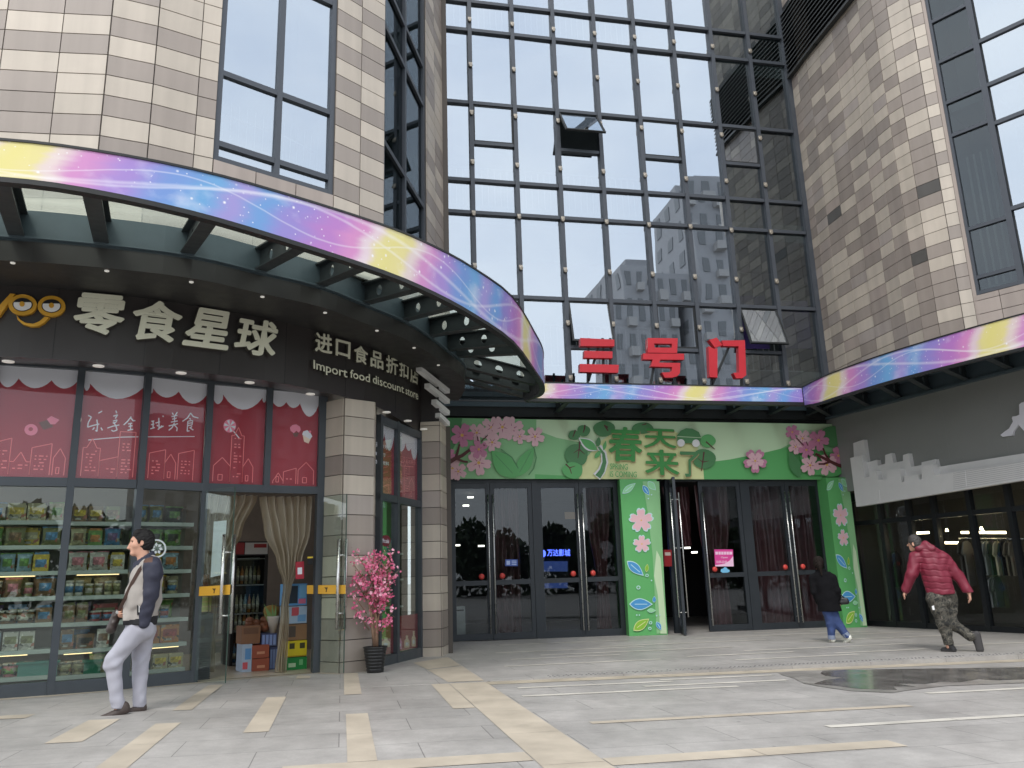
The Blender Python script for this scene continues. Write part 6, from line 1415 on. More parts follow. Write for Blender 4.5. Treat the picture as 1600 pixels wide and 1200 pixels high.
goods('brown cardboard carton in the middle of the box stack', 'carton', 'carton', (447, 975.5, 479, 1000), (150, 116, 82), panels=[(.1, .2, .45, .9, (90, 80, 70))])
goods('yellow carton with dark lettering in the box stack', 'carton', 'carton', (447, 1001, 479, 1026), (226, 206, 40), panels=[(.15, .5, .4, .85, (70, 70, 40)), (.65, .5, .9, .85, (70, 70, 40)), (.02, .0, .98, .08, (180, 150, 30))])
goods('green carton with pale script at the foot of the box stack', 'carton', 'carton', (447, 1027, 479, 1052), (38, 140, 70), panels=[(.1, .4, .45, .65, (190, 220, 180)), (.62, .5, .8, .85, (120, 190, 130))])
goods('red brown carton upper of the pair in the doorway', 'carton', 'carton', (393, 1008, 420, 1028), (150, 76, 54), d=-.75, panels=[(.3, .3, .75, .5, (200, 140, 110))])
goods('red brown carton lower of the pair in the doorway', 'carton', 'carton', (393, 1029, 420, 1050), (150, 76, 54), d=-.75, panels=[(.3, .3, .75, .5, (200, 140, 110))])
goods('pale blue and red striped carton left of the red brown pair', 'carton', 'carton', (377, 1007, 392.5, 1050), (160, 176, 196), d=-.75, panels=[(.1, .1, .6, .35, (196, 80, 90)), (.3, .45, .9, .85, (90, 140, 190))])
goods('open brown carton resting on the striped carton', 'carton', 'carton', (377, 978, 406, 1006), (128, 88, 60), d=-.8, panels=[(.1, .55, .9, .9, (104, 70, 48))])
goods('blue wrapped drink pack beside the curtain knot', 'drink_pack', 'drinks', (408, 990, 432, 1010), (70, 80, 120), d=-.85, panels=[(.05+k*.24, .1, .22+k*.24, .9, (130, 150, 200)) for k in range(4)])
goods('dark blue drink pack under the wrapped drink pack', 'drink_pack', 'drinks', (420.5, 1011, 434, 1048), (56, 66, 104), d=-.85, panels=[(.05+k*.32, .1, .3+k*.32, .9, (110, 126, 170)) for k in range(3)])
# heap of net bags in front of the fridge
hp = MB(); r_ = random.Random(5)
for k in range(26):
    c = WD.px(r_.uniform(388, 428), r_.uniform(966, 984), -1.0); hp.lathe(c, [(.005, -.05), (.05, -.03), (.062, .0), (.045, .035), (.006, .05)], 8, r_.choice((0, 0, 1)))
tag(hp.build('snack_heap', [mat('heap_brown', lin(120, 74, 50), .6, var=.3), mat('heap_rust', lin(150, 84, 52), .6, var=.3)]), 'heap of rust brown wrapped snacks in front of the fridge', 'snacks')
# fridge with bottles
fr = thing('drinks_fridge', 'dark glass front drinks fridge standing inside the doorway', 'fridge', WD.pt(.6, -1.2, -1.9))
FD = -1.8
def fa(x, y=950): return float((WD.px(x, y, FD)-WD.A) @ WD.u)
def fz(y, x=390): return float(WD.px(x, y, FD)[2])
mb = MB(); mb.slab(WD, fa(362), fa(416), -1.2, fz(868), FD-.6, FD-.35, 0); 
for x0, x1 in ((362, 367), (411, 416)): mb.slab(WD, fa(x0), fa(x1), -1.2, fz(868), FD-.35, FD)
for y in (872, 913, 958, 985, 1035): mb.slab(WD, fa(367), fa(411), fz(y)-.02, fz(y), FD-.35, FD-.02, 1)
mb.build('cabinet', [M_black, mat('fridge_shelf', (.25, .26, .27), .5)], fr)
hd = MB(); hd.slab(WD, fa(363), fa(415), fz(868), fz(846), FD-.5, FD+.02, 0); hd.slab(WD, fa(378), fa(414), fz(866), fz(848), FD+.02, FD+.024, 1); hd.slab(WD, fa(392), fa(412), fz(856), fz(850), FD+.024, FD+.026, 2); hd.slab(WD, fa(363.5), fa(377), fz(866), fz(848), FD+.02, FD+.023, 2)
hd.build('header', [M_black, mat('fridge_header', (.55, .56, .55), .5), mat('fridge_red', lin(150, 40, 44), .5)], fr)
mb = MB(); mb.slab(WD, fa(367), fa(411), -1.1, fz(872), FD-.012, FD-.006); mb.build('glass', M_clear, fr)
k = 0
for y, cs__ in ((912, 'cream orange cream white olive brown'), (957, 'cream white pale_blue orange cream white'), (984, 'cream white orange cream brown cream'), (1034, 'blue black blue black blue black')):
    for i, c in enumerate(cs__.split()):
        c = c.replace('_', ' '); w_ = (fa(409)-fa(369))/6; mb = MB(); c0 = WD.pt(fa(369)+w_*(i+.5), fz(y), FD-.15); mb.lathe(c0, [(w_*.36, 0), (w_*.38, .12), (w_*.36, .19), (w_*.16, .25), (w_*.15, .28)], 10, 0); mb.lathe(c0, [(w_*.39, .05), (w_*.39, .13)], 10, 1)
        tag(mb.build('drink_bottle', [pmat(c), pmat('white')]), f'{c} drink bottle on the {("top", "second", "third", "lowest")[("912", "957", "984", "1034").index(str(y))]} shelf of the drinks fridge', 'bottle', 'bottles in the drinks fridge')
# black slatted bin and stacked goods at the left of the doorway
bn_ = MB(); z0 = zb(WD)+.03
a0, a1 = WD.a(304, 1060)+.05, WD.a(334, 1060)-.02
n_ = 30
bn_.slab(WD, a0+.01, a1-.01, z0, z0+.86, -.45, -.16, 0)
for k in range(n_): z = z0+k*.86/n_; bn_.slab(WD, a0, a1, z+.006, z+.022, -.46, -.15, 0)
tag(bn_.build('slatted_bin', mat('bin_black_plastic', lin(36, 40, 42), .45)), 'black ribbed bin standing just left of the shop doorway', 'bin')
goods('pale yellow tray of small packs on top of the ribbed bin', 'pack_tray', 'tray', (307, 932, 331, 956), (214, 200, 140), d=-.3, depth=.15, panels=[(.05, .1+.3*k, .95, .3+.3*k, (190, 200, 120)) for k in range(3)])
goods('orange brown packs above the pale yellow tray', 'pack_tray', 'tray', (308, 898, 328, 931), (150, 110, 74), d=-.3, depth=.15, panels=[(.1, .1, .45, .45, (196, 130, 70)), (.5, .3, .9, .8, (120, 80, 60))])
# red notice on the far post and sign shelves at the right of the doorway
nt2 = MB(); nt2.pplate(WD, [(462, 878), (475, 877), (475, 904), (462, 905)], -.1, .004, 0); nt2.pplate(WD, [(465, 887), (472, 886.5), (472, 897), (465, 897.5)], -.097, .002, 1)
tag(nt2.build('payment_sign', [mat('sign_crimson', lin(170, 36, 56), .5), M_pw]), 'small crimson payment sign hanging above the box stack', 'sign')
nt2 = MB(); nt2.pplate(WD, [(480.5, 870), (489, 869.5), (489, 882), (480.5, 882.5)], .0, .004, 0); nt2.pplate(WD, [(480.5, 870), (489, 869.5), (489, 872), (480.5, 872.5)], .002, .002, 1)
tag(nt2.build('rating_plate', [M_black, mat('plate_yellow', lin(230, 200, 60), .5)]), 'tiny black and yellow plate on the glass right of the doorway', 'sign')
bs = MB()   # leafy wrapped bouquet
for k in range(14):
    a = k*.45; b = WD.px(428, 985, -.9); t = WD.px(422+10*math.sin(a*2.1), 950+8*math.cos(a*3), -.9); bs.plate([b, (b+t)/2+np.array([.02, 0, 0]), t, (b+t)/2-np.array([.02, 0, 0])], WD.n, .003, 0)
bs.lathe(WD.px(426, 990, -.9), [(.04, 0), (.09, .22), (.095, .25)], 10, 1)
tag(bs.build('wrapped_bouquet', [mat('bouquet_green', lin(120, 150, 90), .6), mat('bouquet_paper', lin(190, 180, 170), .5)]), 'small wrapped bouquet with green leaves beside the curtain knot', 'bouquet')
wb = MB(); wb.lathe(WD.px(424, 955, -1.25), [(.10, -.08), (.12, .0), (.11, .06), (.04, .09)], 14); tag(wb.build('round_basket', mat('basket_straw', lin(150, 120, 60), .8, var=.2)), 'round straw basket in front of the dark fridge side', 'basket')
# ================================================================== potted blossom tree
tr = thing('blossom_tree', 'artificial pink blossom tree in a black ribbed pot beside the shop pillar', 'tree', gp(586, 1051))
bc = gp(586, 1050.5)
ph = float(np.linalg.norm(at_y(588, 1010, bc[1])[2]-bc[2])); rw = float(abs(at_y(605, 1010, bc[1])[0]-at_y(568, 1010, bc[1])[0]))/2
prof = [(rw*.70, .0), (rw*.72, .01)]
for k in range(7): h0 = ph*(.06+.125*k); r0 = rw*(.72+.25*(k/7)); prof += [(r0, h0), (r0*1.045, h0+ph*.03), (r0*1.045, h0+ph*.085), (r0*1.0, h0+ph*.115)]
prof += [(rw*1.04, ph*.955), (rw*1.04, ph), (rw*.96, ph), (rw*.94, ph*.93)]
pb = MB(); pb.lathe(bc, prof, 28); pb.build('pot', mat('pot_black', lin(30, 30, 31), .38, var=.1), tr)
so = MB(); so.lathe(bc+np.array([0, 0, ph*.9]), [(rw*.9, 0), (rw*.5, .015), (.02, .02)], 20); so.build('soil', mat('pot_moss', (.05, .045, .03), .9), tr)
pxp = lambda x, y, dy=0.: at_y(x, y, bc[1]+dy)
br_ = MB(); r_ = random.Random(12); tips = []
stems = [[(585, 1010), (582, 985), (580, 960), (574, 930), (566, 905)], [(588, 1010), (588, 985), (587, 950), (590, 915), (594, 880)], [(586, 1010), (584, 978), (586, 945), (583, 915), (584, 885)], [(589, 1010), (589, 975), (594, 950), (600, 925), (606, 900)]]
for k, st in enumerate(stems):
    pts = [pxp(x, y, (k-1.5)*.05*i/4) for i, (x, y) in enumerate(st)]; br_.tube(pts, [.022, .019, .015, .011, .006], 7)
    for i in range(1, 5):
        for _ in range(5 if i > 1 else 1):
            a = np.array(pts[i]); b = np.array(pts[i-1]); p0 = b+(a-b)*r_.random()
            if p0[2] < bc[2]+ph+.42: continue
            e = p0+np.array([r_.uniform(-.24, .24), r_.uniform(-.24, .24), r_.uniform(.05, .34)]); m_ = (p0+e)/2+np.array([0, 0, .03]); br_.tube([p0, m_, e], [.007, .005, .003], 5); tips += [(p0*.5+m_*.5), m_, (m_+e)/2, e]
for (x, y) in ((555, 861), (583, 862), (590, 868), (608, 874), (611, 886), (614, 901), (611, 928), (615, 951), (609, 968), (601, 978), (552, 880), (552, 904), (549, 925), (553, 948), (560, 958), (570, 878), (598, 966), (576, 966), (587, 979)):
    e = pxp(x, y, r_.uniform(-.12, .12)); p0 = pxp(586+(x-586)*.35, min(985, y+34), 0); m_ = (p0*.4+e*.6); br_.tube([p0, m_, e], [.007, .005, .003], 5); tips += [p0*.5+e*.5, m_, p0*.2+e*.8, e, e]
br_.build('trunk', mat('stem_brown', lin(140, 112, 92), .75, var=.25, vs_=20), tr)
fl = MB(); lf = MB()
def bloom(c, r, mi):
    n = np.array([r_.gauss(0, 1), r_.gauss(0, 1)-.5, r_.gauss(0, 1)+.3]); n /= np.linalg.norm(n); u = np.cross(n, [.3, .5, .8]); u /= np.linalg.norm(u); v = np.cross(n, u)
    for k in range(5):
        a = 2*math.pi*k/5+r_.random()*.3; d = u*math.cos(a)+v*math.sin(a); s = -u*math.sin(a)+v*math.cos(a); cup = n*r*r_.uniform(.2, .6)
        fl.face([c, c+d*r*.55+s*r*.42+cup*.5, c+d*r*1.0+cup, c+d*r*.55-s*r*.42+cup*.5], mi)
for t in tips:
    for _ in range(r_.choice((2, 3, 4))):
        c = np.array(t)+np.array([r_.gauss(0, .035), r_.gauss(0, .035), r_.gauss(0, .035)]); bloom(c, r_.uniform(.018, .030), r_.choice((0, 0, 1, 1, 2)))
    if r_.random() < .5:
        c = np.array(t)+np.array([r_.gauss(0, .04), r_.gauss(0, .04), r_.gauss(0, .03)]); d = np.array([r_.gauss(0, .03), r_.gauss(0, .03), r_.gauss(0, .03)]); q = np.cross(d, [0, 0, 1.])*.35; lf.face([c, c+d*.5+q, c+d, c+d*.5-q], 0)
fl.build('blossoms', [mat('petal_pink', lin(240, 136, 170), .6), mat('petal_rose', lin(226, 104, 148), .6), mat('petal_pale', lin(248, 184, 204), .6)], tr); lf.build('leaves', mat('leaf_brownish', lin(110, 92, 66), .6), tr)
# ================================================================== across the street (seen in the glass)
M_apt = mat('far_render_grey', (.34, .34, .35), .8, var=.15, vs_=.1); M_aptw = mat('far_window', (.18, .185, .19), .5); M_aptb = mat('far_balcony', (.40, .39, .38), .8)
def far_block(label, x0, x1, Y, h, depth, floors, bays):
    t = thing('apartment_block', label, 'building', ((x0+x1)/2, Y-depth/2, -1.3))
    mb = MB(); mb.box(((x0+x1)/2, Y-depth/2, h/2-1.3), (x1-x0, depth, h)); mb.box(((x0+x1)/2-1, Y-depth/2, h-1.3+1.2), ((x1-x0)*.4, depth*.5, 2.4)); mb.build('wall', M_apt, t)
    ww = MB(); bb_ = MB()
    for f_ in range(floors):
        z = h*(f_+.55)/floors-1.3
        for b in range(bays):
            x = x0+(x1-x0)*(b+.5)/bays; ww.box((x, Y+.05, z), ((x1-x0)/bays*.45, .1, h/floors*.5))
            if b % 2: bb_.box((x, Y+.5, z-h/floors*.35), ((x1-x0)/bays*.7, 1.0, h/floors*.28))
        for b in range(4): ww.box((x0-.05, Y-depth*(b+.5)/4, z), (.1, depth*.1, h/floors*.5))
    ww.build('windows', M_aptw, t); bb_.build('balconies', M_aptb, t)
MY = 2*FY
def mir(px_, py_, Y): p = at_y(px_, py_, MY-Y); return p[0], p[2]
Yb = -62.
xa, za = mir(1066, 330, Yb); xb_, _ = mir(1222, 330, Yb); _, zt1 = mir(1150, 285, Yb); far_block('tall grey apartment block across the street, mirrored in the curtain wall', xa, xb_, Yb, zt1+1.3, 16, 14, 7)
x2, _ = mir(958, 470, Yb); x2b, zt2 = mir(1066, 418, Yb); far_block('lower grey apartment block left of the tall one, mirrored in the curtain wall', x2, x2b-.3, Yb-2, zt2+1.3, 15, 10, 6)
x3, _ = mir(1228, 300, Yb); far_block('broad grey apartment block right of the tall one, mirrored in the curtain wall', xb_+1, xb_+34, Yb+3, 22, 14, 8, 10)
M_leafd = mat('street_leaf', (.035, .06, .025), .7, var=.3, vs_=.6); M_trk = mat('street_trunk', (.08, .06, .045), .9)
def street_tree(x, y, h, r, seed, label):
    t = thing('street_tree', label, 'tree', (x, y, -1.3), 'trees across the street'); rr = random.Random(seed); mb = MB(); z0 = -1.4
    mb.tube([(x, y, z0), (x+.1, y, z0+h*.4), (x, y, z0+h*.8)], [.2, .15, .05], 8)
    cs_ = [(x+rr.uniform(-r, r)*.6, y+rr.uniform(-r, r)*.6, z0+h*rr.uniform(.45, .92), r*rr.uniform(.35, .6)) for _ in range(9)]
    for c in cs_: mb.tube([(x, y, z0+h*.4), (c[0], c[1], c[2])], [.08, .03], 5)
    mb.build('trunk', M_trk, t); cr = MB()
    for c in cs_:
        for _ in range(210):
            d = np.array([rr.gauss(0, 1), rr.gauss(0, 1), rr.gauss(0, 1)]); d *= c[3]*rr.random()**.4/np.linalg.norm(d); p = np.array(c[:3])+d; u = np.array([rr.gauss(0, 1), rr.gauss(0, 1), rr.gauss(0, 1)]); u *= .32/np.linalg.norm(u); v = np.cross(u, [rr.gauss(0, 1), rr.gauss(0, 1), rr.gauss(0, 1)]); v *= .2/(np.linalg.norm(v)+1e-6)
            cr.quad(p-u, p+v, p+u, p-v)
    cr.build('crown', M_leafd, t)
rnd.seed(9)
for k in range(16): street_tree(-34+k*5.6+rnd.uniform(-1, 1), -22+rnd.uniform(-3, 3), rnd.uniform(4.3, 5.6), rnd.uniform(2.6, 3.3), k, 'leafy dark green tree across the street, seen in the glass')
hg = MB(); rr = random.Random(77)
for k in range(5200):
    p = np.array([rr.uniform(-40, 60), -24.5+rr.uniform(-.7, .7), -1.3+2.6*rr.random()]); u = np.array([rr.gauss(0, 1), rr.gauss(0, 1), rr.gauss(0, 1)]); u *= .3/np.linalg.norm(u); v = np.cross(u, [rr.gauss(0, 1), rr.gauss(0, 1), rr.gauss(0, 1)]); v *= .2/(np.linalg.norm(v)+1e-6); hg.quad(p-u, p+v, p+u, p-v)
o = hg.build('hedge', M_leafd); tag(o, 'long dark hedge under the trees across the street', 'hedge', kind='stuff')
rd = MB(); rd.quad((-120, -20, -1.19), (120, -20, -1.19), (120, -7, -1.10), (-120, -7, -1.10)); 
# ================================================================== people: implicit bodies and clothes, meshed with surface nets
class Field:
    def __init__(s, lo, hi, h):
        s.lo = np.array(lo, float); s.h = h; n = np.ceil((np.array(hi)-s.lo)/h).astype(int)+1; s.n = n
        s.f = np.full(n, 1.0, np.float32); s.ax = [s.lo[i]+h*np.arange(n[i]) for i in range(3)]
    def _win(s, lo, hi):
        sl = []
        for i in range(3):
            a = int(max(0, math.floor((lo[i]-s.lo[i])/s.h))); b = int(min(s.n[i], math.ceil((hi[i]-s.lo[i])/s.h)+1)); sl.append(slice(a, max(a, b)))
        X, Y, Z = np.meshgrid(*(s.ax[i][sl[i]].astype(np.float32) for i in range(3)), indexing='ij'); return tuple(sl), X, Y, Z
    def _join(s, sl, d, k, cut=False):
        a = s.f[sl]
        if cut:
            d = -d; h = np.clip(.5+.5*(d-a)/k, 0, 1); s.f[sl] = a*(1-h)+d*h+k*h*(1-h); return
        h = np.clip(.5+.5*(d-a)/k, 0, 1); s.f[sl] = d*(1-h)+a*h-k*h*(1-h)
    def cap(s, p, q, r0, r1=None, k=.02, sq=None, cut=False):
        """tapered limb from p to q; sq flattens it along a direction: (axis, factor)"""
        p, q = np.array(p, float), np.array(q, float); r1 = r0 if r1 is None else r1; m = max(r0, r1)*1.3+.07+k
        sl, X, Y, Z = s._win(np.minimum(p, q)-m, np.maximum(p, q)+m)
        if X.size == 0: return
        d = q-p; L2 = max(1e-9, float(d @ d)); t = np.clip(((X-p[0])*d[0]+(Y-p[1])*d[1]+(Z-p[2])*d[2])/L2, 0, 1)
        ex, ey, ez = X-p[0]-t*d[0], Y-p[1]-t*d[1], Z-p[2]-t*d[2]
        if sq is not None:
            a, f = np.array(sq[0], float), sq[1]; a /= np.linalg.norm(a); c = (ex*a[0]+ey*a[1]+ez*a[2])*(1/f-1); ex, ey, ez = ex+c*a[0], ey+c*a[1], ez+c*a[2]
        s._join(sl, np.sqrt(ex*ex+ey*ey+ez*ez)-(r0+(r1-r0)*t), k, cut)
    def chain(s, pts, rs, k=.02, sq=None):
        for a, b, r0, r1 in zip(pts[:-1], pts[1:], rs[:-1], rs[1:]): s.cap(a, b, r0, r1, k, sq)
    def ell(s, c, r, k=.02, rot=0., tilt=0., cut=False):
        """ellipsoid; rot turns it about the depth axis (y), tilt about x"""
        c = np.array(c, float); m = max(r)+.07+k; sl, X, Y, Z = s._win(c-m, c+m)
        if X.size == 0: return
        X, Y, Z = X-c[0], Y-c[1], Z-c[2]
        if rot: ca, sa = math.cos(rot), math.sin(rot); X, Z = X*ca+Z*sa, -X*sa+Z*ca
        if tilt: ca, sa = math.cos(tilt), math.sin(tilt); Y, Z = Y*ca+Z*sa, -Y*sa+Z*ca
        q = np.sqrt((X/r[0])**2+(Y/r[1])**2+(Z/r[2])**2); g = np.sqrt((X/r[0]**2)**2+(Y/r[1]**2)**2+(Z/r[2]**2)**2)+1e-6
        s._join(sl, q*(q-1)/g, k, cut)
    def half(s, p, n, k=.004):
        """keep only what lies behind the plane through p with normal n"""
        n = np.array(n, float); n /= np.linalg.norm(n); X, Y, Z = np.meshgrid(*(a.astype(np.float32) for a in s.ax), indexing='ij')
        s._join((slice(None),)*3, -((X-p[0])*n[0]+(Y-p[1])*n[1]+(Z-p[2])*n[2]), k, True)
    def wrinkle(s, amp, freq, seed, where=None, aniso=(1, 1, 1)):
        r = np.random.RandomState(seed); X, Y, Z = np.meshgrid(*(a.astype(np.float32) for a in s.ax), indexing='ij'); w_ = np.zeros_like(s.f)
        for _ in range(6):
            kv = r.normal(size=3)*freq*np.array(aniso); w_ += np.sin(kv[0]*X+kv[1]*Y+kv[2]*Z+r.uniform(0, 6.3)+1.2*np.sin(r.normal()*freq*.5*Z+r.normal()*freq*.4*X))
        w_ *= amp/2.4
        if where is not None: w_ *= where(X, Y, Z)
        s.f += w_
    def mesh(s):
        f = s.f; neg = f < 0; nx, ny, nz_ = f.shape
        cnt = np.zeros((nx-1, ny-1, nz_-1), np.int16); acc = np.zeros((nx-1, ny-1, nz_-1, 3), np.float32); num = np.zeros((nx-1, ny-1, nz_-1), np.float32)
        corners = [(i, j, k) for i in (0, 1) for j in (0, 1) for k in (0, 1)]
        V = lambda A, c: A[c[0]:nx-1+c[0], c[1]:ny-1+c[1], c[2]:nz_-1+c[2]]
        for c in corners: cnt += V(neg, c)
        act = (cnt > 0) & (cnt < 8); idx = -np.ones(act.shape, np.int64); I = np.argwhere(act); idx[act] = np.arange(len(I))
        pos = np.zeros((len(I), 3)); nn = np.zeros(len(I))
        for a in corners:
            for ax in range(3):
                if a[ax] == 1: continue
                b = list(a); b[ax] = 1; fa = f[I[:, 0]+a[0], I[:, 1]+a[1], I[:, 2]+a[2]].astype(float); fb_ = f[I[:, 0]+b[0], I[:, 1]+b[1], I[:, 2]+b[2]].astype(float)
                m = (fa < 0) != (fb_ < 0); t = np.where(m, fa/(fa-fb_+1e-12), 0); p = np.tile(np.array(a, float), (len(I), 1)); p[:, ax] += t; pos[m] += p[m]; nn[m] += 1
        pos = pos/nn[:, None]+I; verts = s.lo+pos*s.h; faces = []
        for ax in range(3):
            o1, o2 = [(1, 2), (2, 0), (0, 1)][ax]; A = np.moveaxis(neg, ax, 0); m = A[:-1] != A[1:]; E = np.argwhere(m); E2 = np.empty_like(E)
            rest = [i for i in range(3) if i != ax]; E2[:, ax] = E[:, 0]; E2[:, rest[0]] = E[:, 1]; E2[:, rest[1]] = E[:, 2]
            ok = np.ones(len(E2), bool)
            for i in rest: ok &= (E2[:, i] > 0) & (E2[:, i] < f.shape[i]-1)
            ok &= E2[:, ax] < f.shape[ax]-1; E2 = E2[ok]
            if not len(E2): continue
            fl = neg[E2[:, 0], E2[:, 1], E2[:, 2]]; q = []
            for d1, d2 in ((1, 1), (0, 1), (0, 0), (1, 0)):
                c = E2.copy(); c[:, o1] -= d1; c[:, o2] -= d2; q.append(idx[c[:, 0], c[:, 1], c[:, 2]])
            q = np.stack(q, 1); q[~fl] = q[~fl][:, ::-1]; faces.append(q)
        return verts, np.concatenate(faces)
class Fig:
    """a person: local x runs to the right of the picture, y away from the viewer, z up; metres"""
    def __init__(s, O, label, face_px):
        s.O = np.array(O, float); d = s.O[:2]/np.linalg.norm(s.O[:2]); s.y = np.array([d[0], d[1], 0]); s.x = np.array([d[1], -d[0], 0]); s.root = thing('person', label, 'person', s.O)
    def W(s, V): V = np.asarray(V); return s.O + V[:, 0:1]*s.x + V[:, 1:2]*s.y + V[:, 2:3]*np.array([0, 0, 1.])
    def put(s, fld, name, mats, mi=None, parent=None):
        V, Q = fld.mesh(); me = bpy.data.meshes.new(name); o = bpy.data.objects.new(name, me); C.objects.link(o)
        me.from_pydata((s.W(V)-s.O).tolist(), [], Q.tolist())
        for m in (mats if isinstance(mats, (list, tuple)) else [mats]): me.materials.append(m)
        if mi is not None: me.polygons.foreach_set('material_index', mi(V[Q].mean(1)).astype(np.int32))
        me.polygons.foreach_set('use_smooth', [True]*len(Q)); me.update(); o.parent = parent or s.root; return o
def hand(F_, wrist, d, pn, thumb, sc=1., curl=.5):
    """palm, four fingers of different length and a thumb; d points to the fingertips, pn is the palm's facing, thumb the thumb side"""
    w_ = np.array(wrist, float); d = np.array(d, float); d /= np.linalg.norm(d); pn = np.array(pn, float); pn -= d*(pn @ d); pn /= np.linalg.norm(pn); th = np.array(thumb, float); th -= d*(th @ d); th -= pn*(th @ pn); th /= np.linalg.norm(th)
    F_.cap(w_, w_+d*.045*sc, .026*sc, .034*sc, .02, (pn, .55)); F_.cap(w_+d*.045*sc, w_+d*.082*sc, .036*sc, .037*sc, .015, (pn, .5))
    for k, (L_, off) in enumerate(((.070, .030), (.078, .010), (.073, -.010), (.058, -.029))):
        b = w_+d*(.085-.004*abs(k-1))*sc+th*off*sc; a = 0.; p = b
        for seg, r in ((.46, .0088), (.30, .0080), (.24, .0070)):
            a += curl*(.55+.1*k); q = p+(d*math.cos(a)+pn*math.sin(a))*L_*seg*sc; F_.cap(p, q, r*sc, r*.93*sc, .006); p = q
    b = w_+d*.03*sc+th*.028*sc; q = b+(d*.65+th*.62+pn*.35)*.042*sc; F_.cap(b, q, .0125*sc, .0105*sc, .012); F_.cap(q, q+(d*.85+th*.2+pn*.45)*.032*sc, .010*sc, .0082*sc, .006)
M_skin = mat('skin', lin(206, 158, 134), .55, var=.06, vs_=14); M_hair = mat('hair_black', (.010, .009, .009), .7, spec=.3); M_hair2 = mat('hair_greying', (.045, .04, .037), .6, var=.3, vs_=40); M_hair3 = mat('hair_dark_brown', (.014, .010, .008), .85, spec=.2)
H_ = .0065
# ---------------------------------------------------------------- man with the shoulder bag
foot = gp(203, 1113.5); dist = float(np.linalg.norm(foot)); S_ = 1250/ (foot @ RM[2])     # picture points per metre where he stands
man = Fig(foot, 'man in grey and navy jacket, pale trousers and brown shoes walking left past the shelves', None)
def q1(u, v, y=0.): return (((130+u/3.87)-203)/S_*.985, y, (1113.5-(820+v/3.87))/S_*1.005)
lo, hi = (-.5, -.35, -.02), (.42, .35, 1.85)
B = Field(lo, hi, H_)
hc = q1(272, 128)
hx, hz = hc[0], hc[2]
B.ell((hx+.012, 0, hz+.022), (.100, .078, .098), .02); B.ell((hx-.030, 0, hz-.035), (.066, .062, .088), .03); B.cap((hx-.058, 0, hz-.108), (hx-.02, 0, hz-.100), .030, .045, .03)   # skull, face, jaw
nt_ = q1(188, 163); B.cap((hx-.088, 0, hz+.012), (nt_[0]+.020, 0, nt_[2]+.002), .009, .013, .014); B.ell((nt_[0]+.022, 0, nt_[2]-.004), (.014, .017, .010), .01)
B.cap((hx-.083, -.034, hz+.026), (hx-.083, .034, hz+.026), .012, .012, .02); B.ell((hx-.088, 0, hz-.062), (.014, .024, .007), .008); B.ell((hx-.086, 0, hz-.078), (.014, .022, .008), .008); B.ell((hx-.070, 0, hz-.115), (.022, .026, .018), .02)
for s_ in (-1, 1): B.ell((hx-.078, s_*.031, hz+.004), (.013, .015, .010), .006, cut=True); B.ell((hx-.05, s_*.05, hz-.03), (.03, .02, .03), .02)
for s_ in (-1, 1): B.ell((hx+.012, s_*.078, hz-.010), (.017, .010, .033), .008, rot=-.15); B.ell((hx+.010, s_*.088, hz-.008), (.009, .006, .020), .004, rot=-.15, cut=True)
B.cap((hx+.02, 0, hz-.07), q1(300, 262), .056, .064, .03)
sh_ = q1(345, 280)
B.chain([q1(318, 300), q1(318, 430), q1(312, 560)], [.085, .09, .08], .05, ((0, 1, 0), 1.25))
legA = [q1(285, 660, -.085), q1(165, 830, -.09), q1(212, 1085, -.085)]; legB = [q1(325, 670, .085), q1(322, 890, .085), q1(332, 1105, .085)]
for lg_ in (legA, legB): B.chain(lg_, [.085, .056, .040], .03)
armL = [q1(352, 285, -.19), q1(352, 450, -.215), q1(322, 622, -.17)]; armR = [q1(330, 290, .19), q1(300, 450, .2), q1(205, 545, .07)]
for ar in (armL, armR): B.chain(ar, [.046, .040, .028], .03)
hand(B, armL[2], np.subtract(q1(312, 665, -.15), armL[2]), (0, 1, 0), (-1, 0, .1), 1., .25); hand(B, armR[2], np.subtract(q1(183, 560, 0.), armR[2]), (0, -1, -.2), (-.2, 0, 1), 1., .8)
B.chain([legA[2], q1(215, 1110, -.085)], [.030, .016], .02); B.chain([legB[2], q1(290, 1135, .085)], [.032, .018], .02)
man.put(B, 'body', M_skin)
for s_ in (-1, 1):
    e = Field((hx-.1, s_*.031-.02, hz-.02), (hx-.05, s_*.031+.02, hz+.03), .002); e.ell((hx-.0725, s_*.031, hz+.003), (.012, .012, .009), .001); man.put(e, 'eye', [mat('eye_dark', (.03, .02, .016), .25)])
Hn = Field((hx-.14, -.12, hz-.16), (hx+.14, .12, hz+.16), .004)
Hn.ell((hx+.016, 0, hz+.030), (.113, .091, .107), .01); Hn.ell((hx+.045, 0, hz-.02), (.082, .080, .085), .02); Hn.cap((hx-.035, -.045, hz+.092), (hx-.04, .045, hz+.092), .035, .035, .02)
Hn.ell((hx-.100, 0, hz-.045), (.095, .13, .110), .008, cut=True); Hn.ell((hx-.135, 0, hz+.045), (.072, .12, .045), .006, rot=-.2, cut=True)
for s_ in (-1, 1): Hn.ell((hx+.004, s_*.095, hz-.022), (.024, .035, .040), .006, cut=True); Hn.cap((hx-.020, s_*.077, hz+.02), (hx-.020, s_*.074, hz-.012), .012, .006, .01)
Hn.ell((hx+.05, 0, hz-.125), (.10, .12, .045), .01, cut=True)
for s_ in (-1, 1): Hn.cap((hx-.090, s_*.020, hz+.033), (hx-.077, s_*.048, hz+.034), .0045, .003, .004)
Hn.wrinkle(.0026, 120, 3, aniso=(.6, 1, 1.4)); man.put(Hn, 'hair', M_hair)
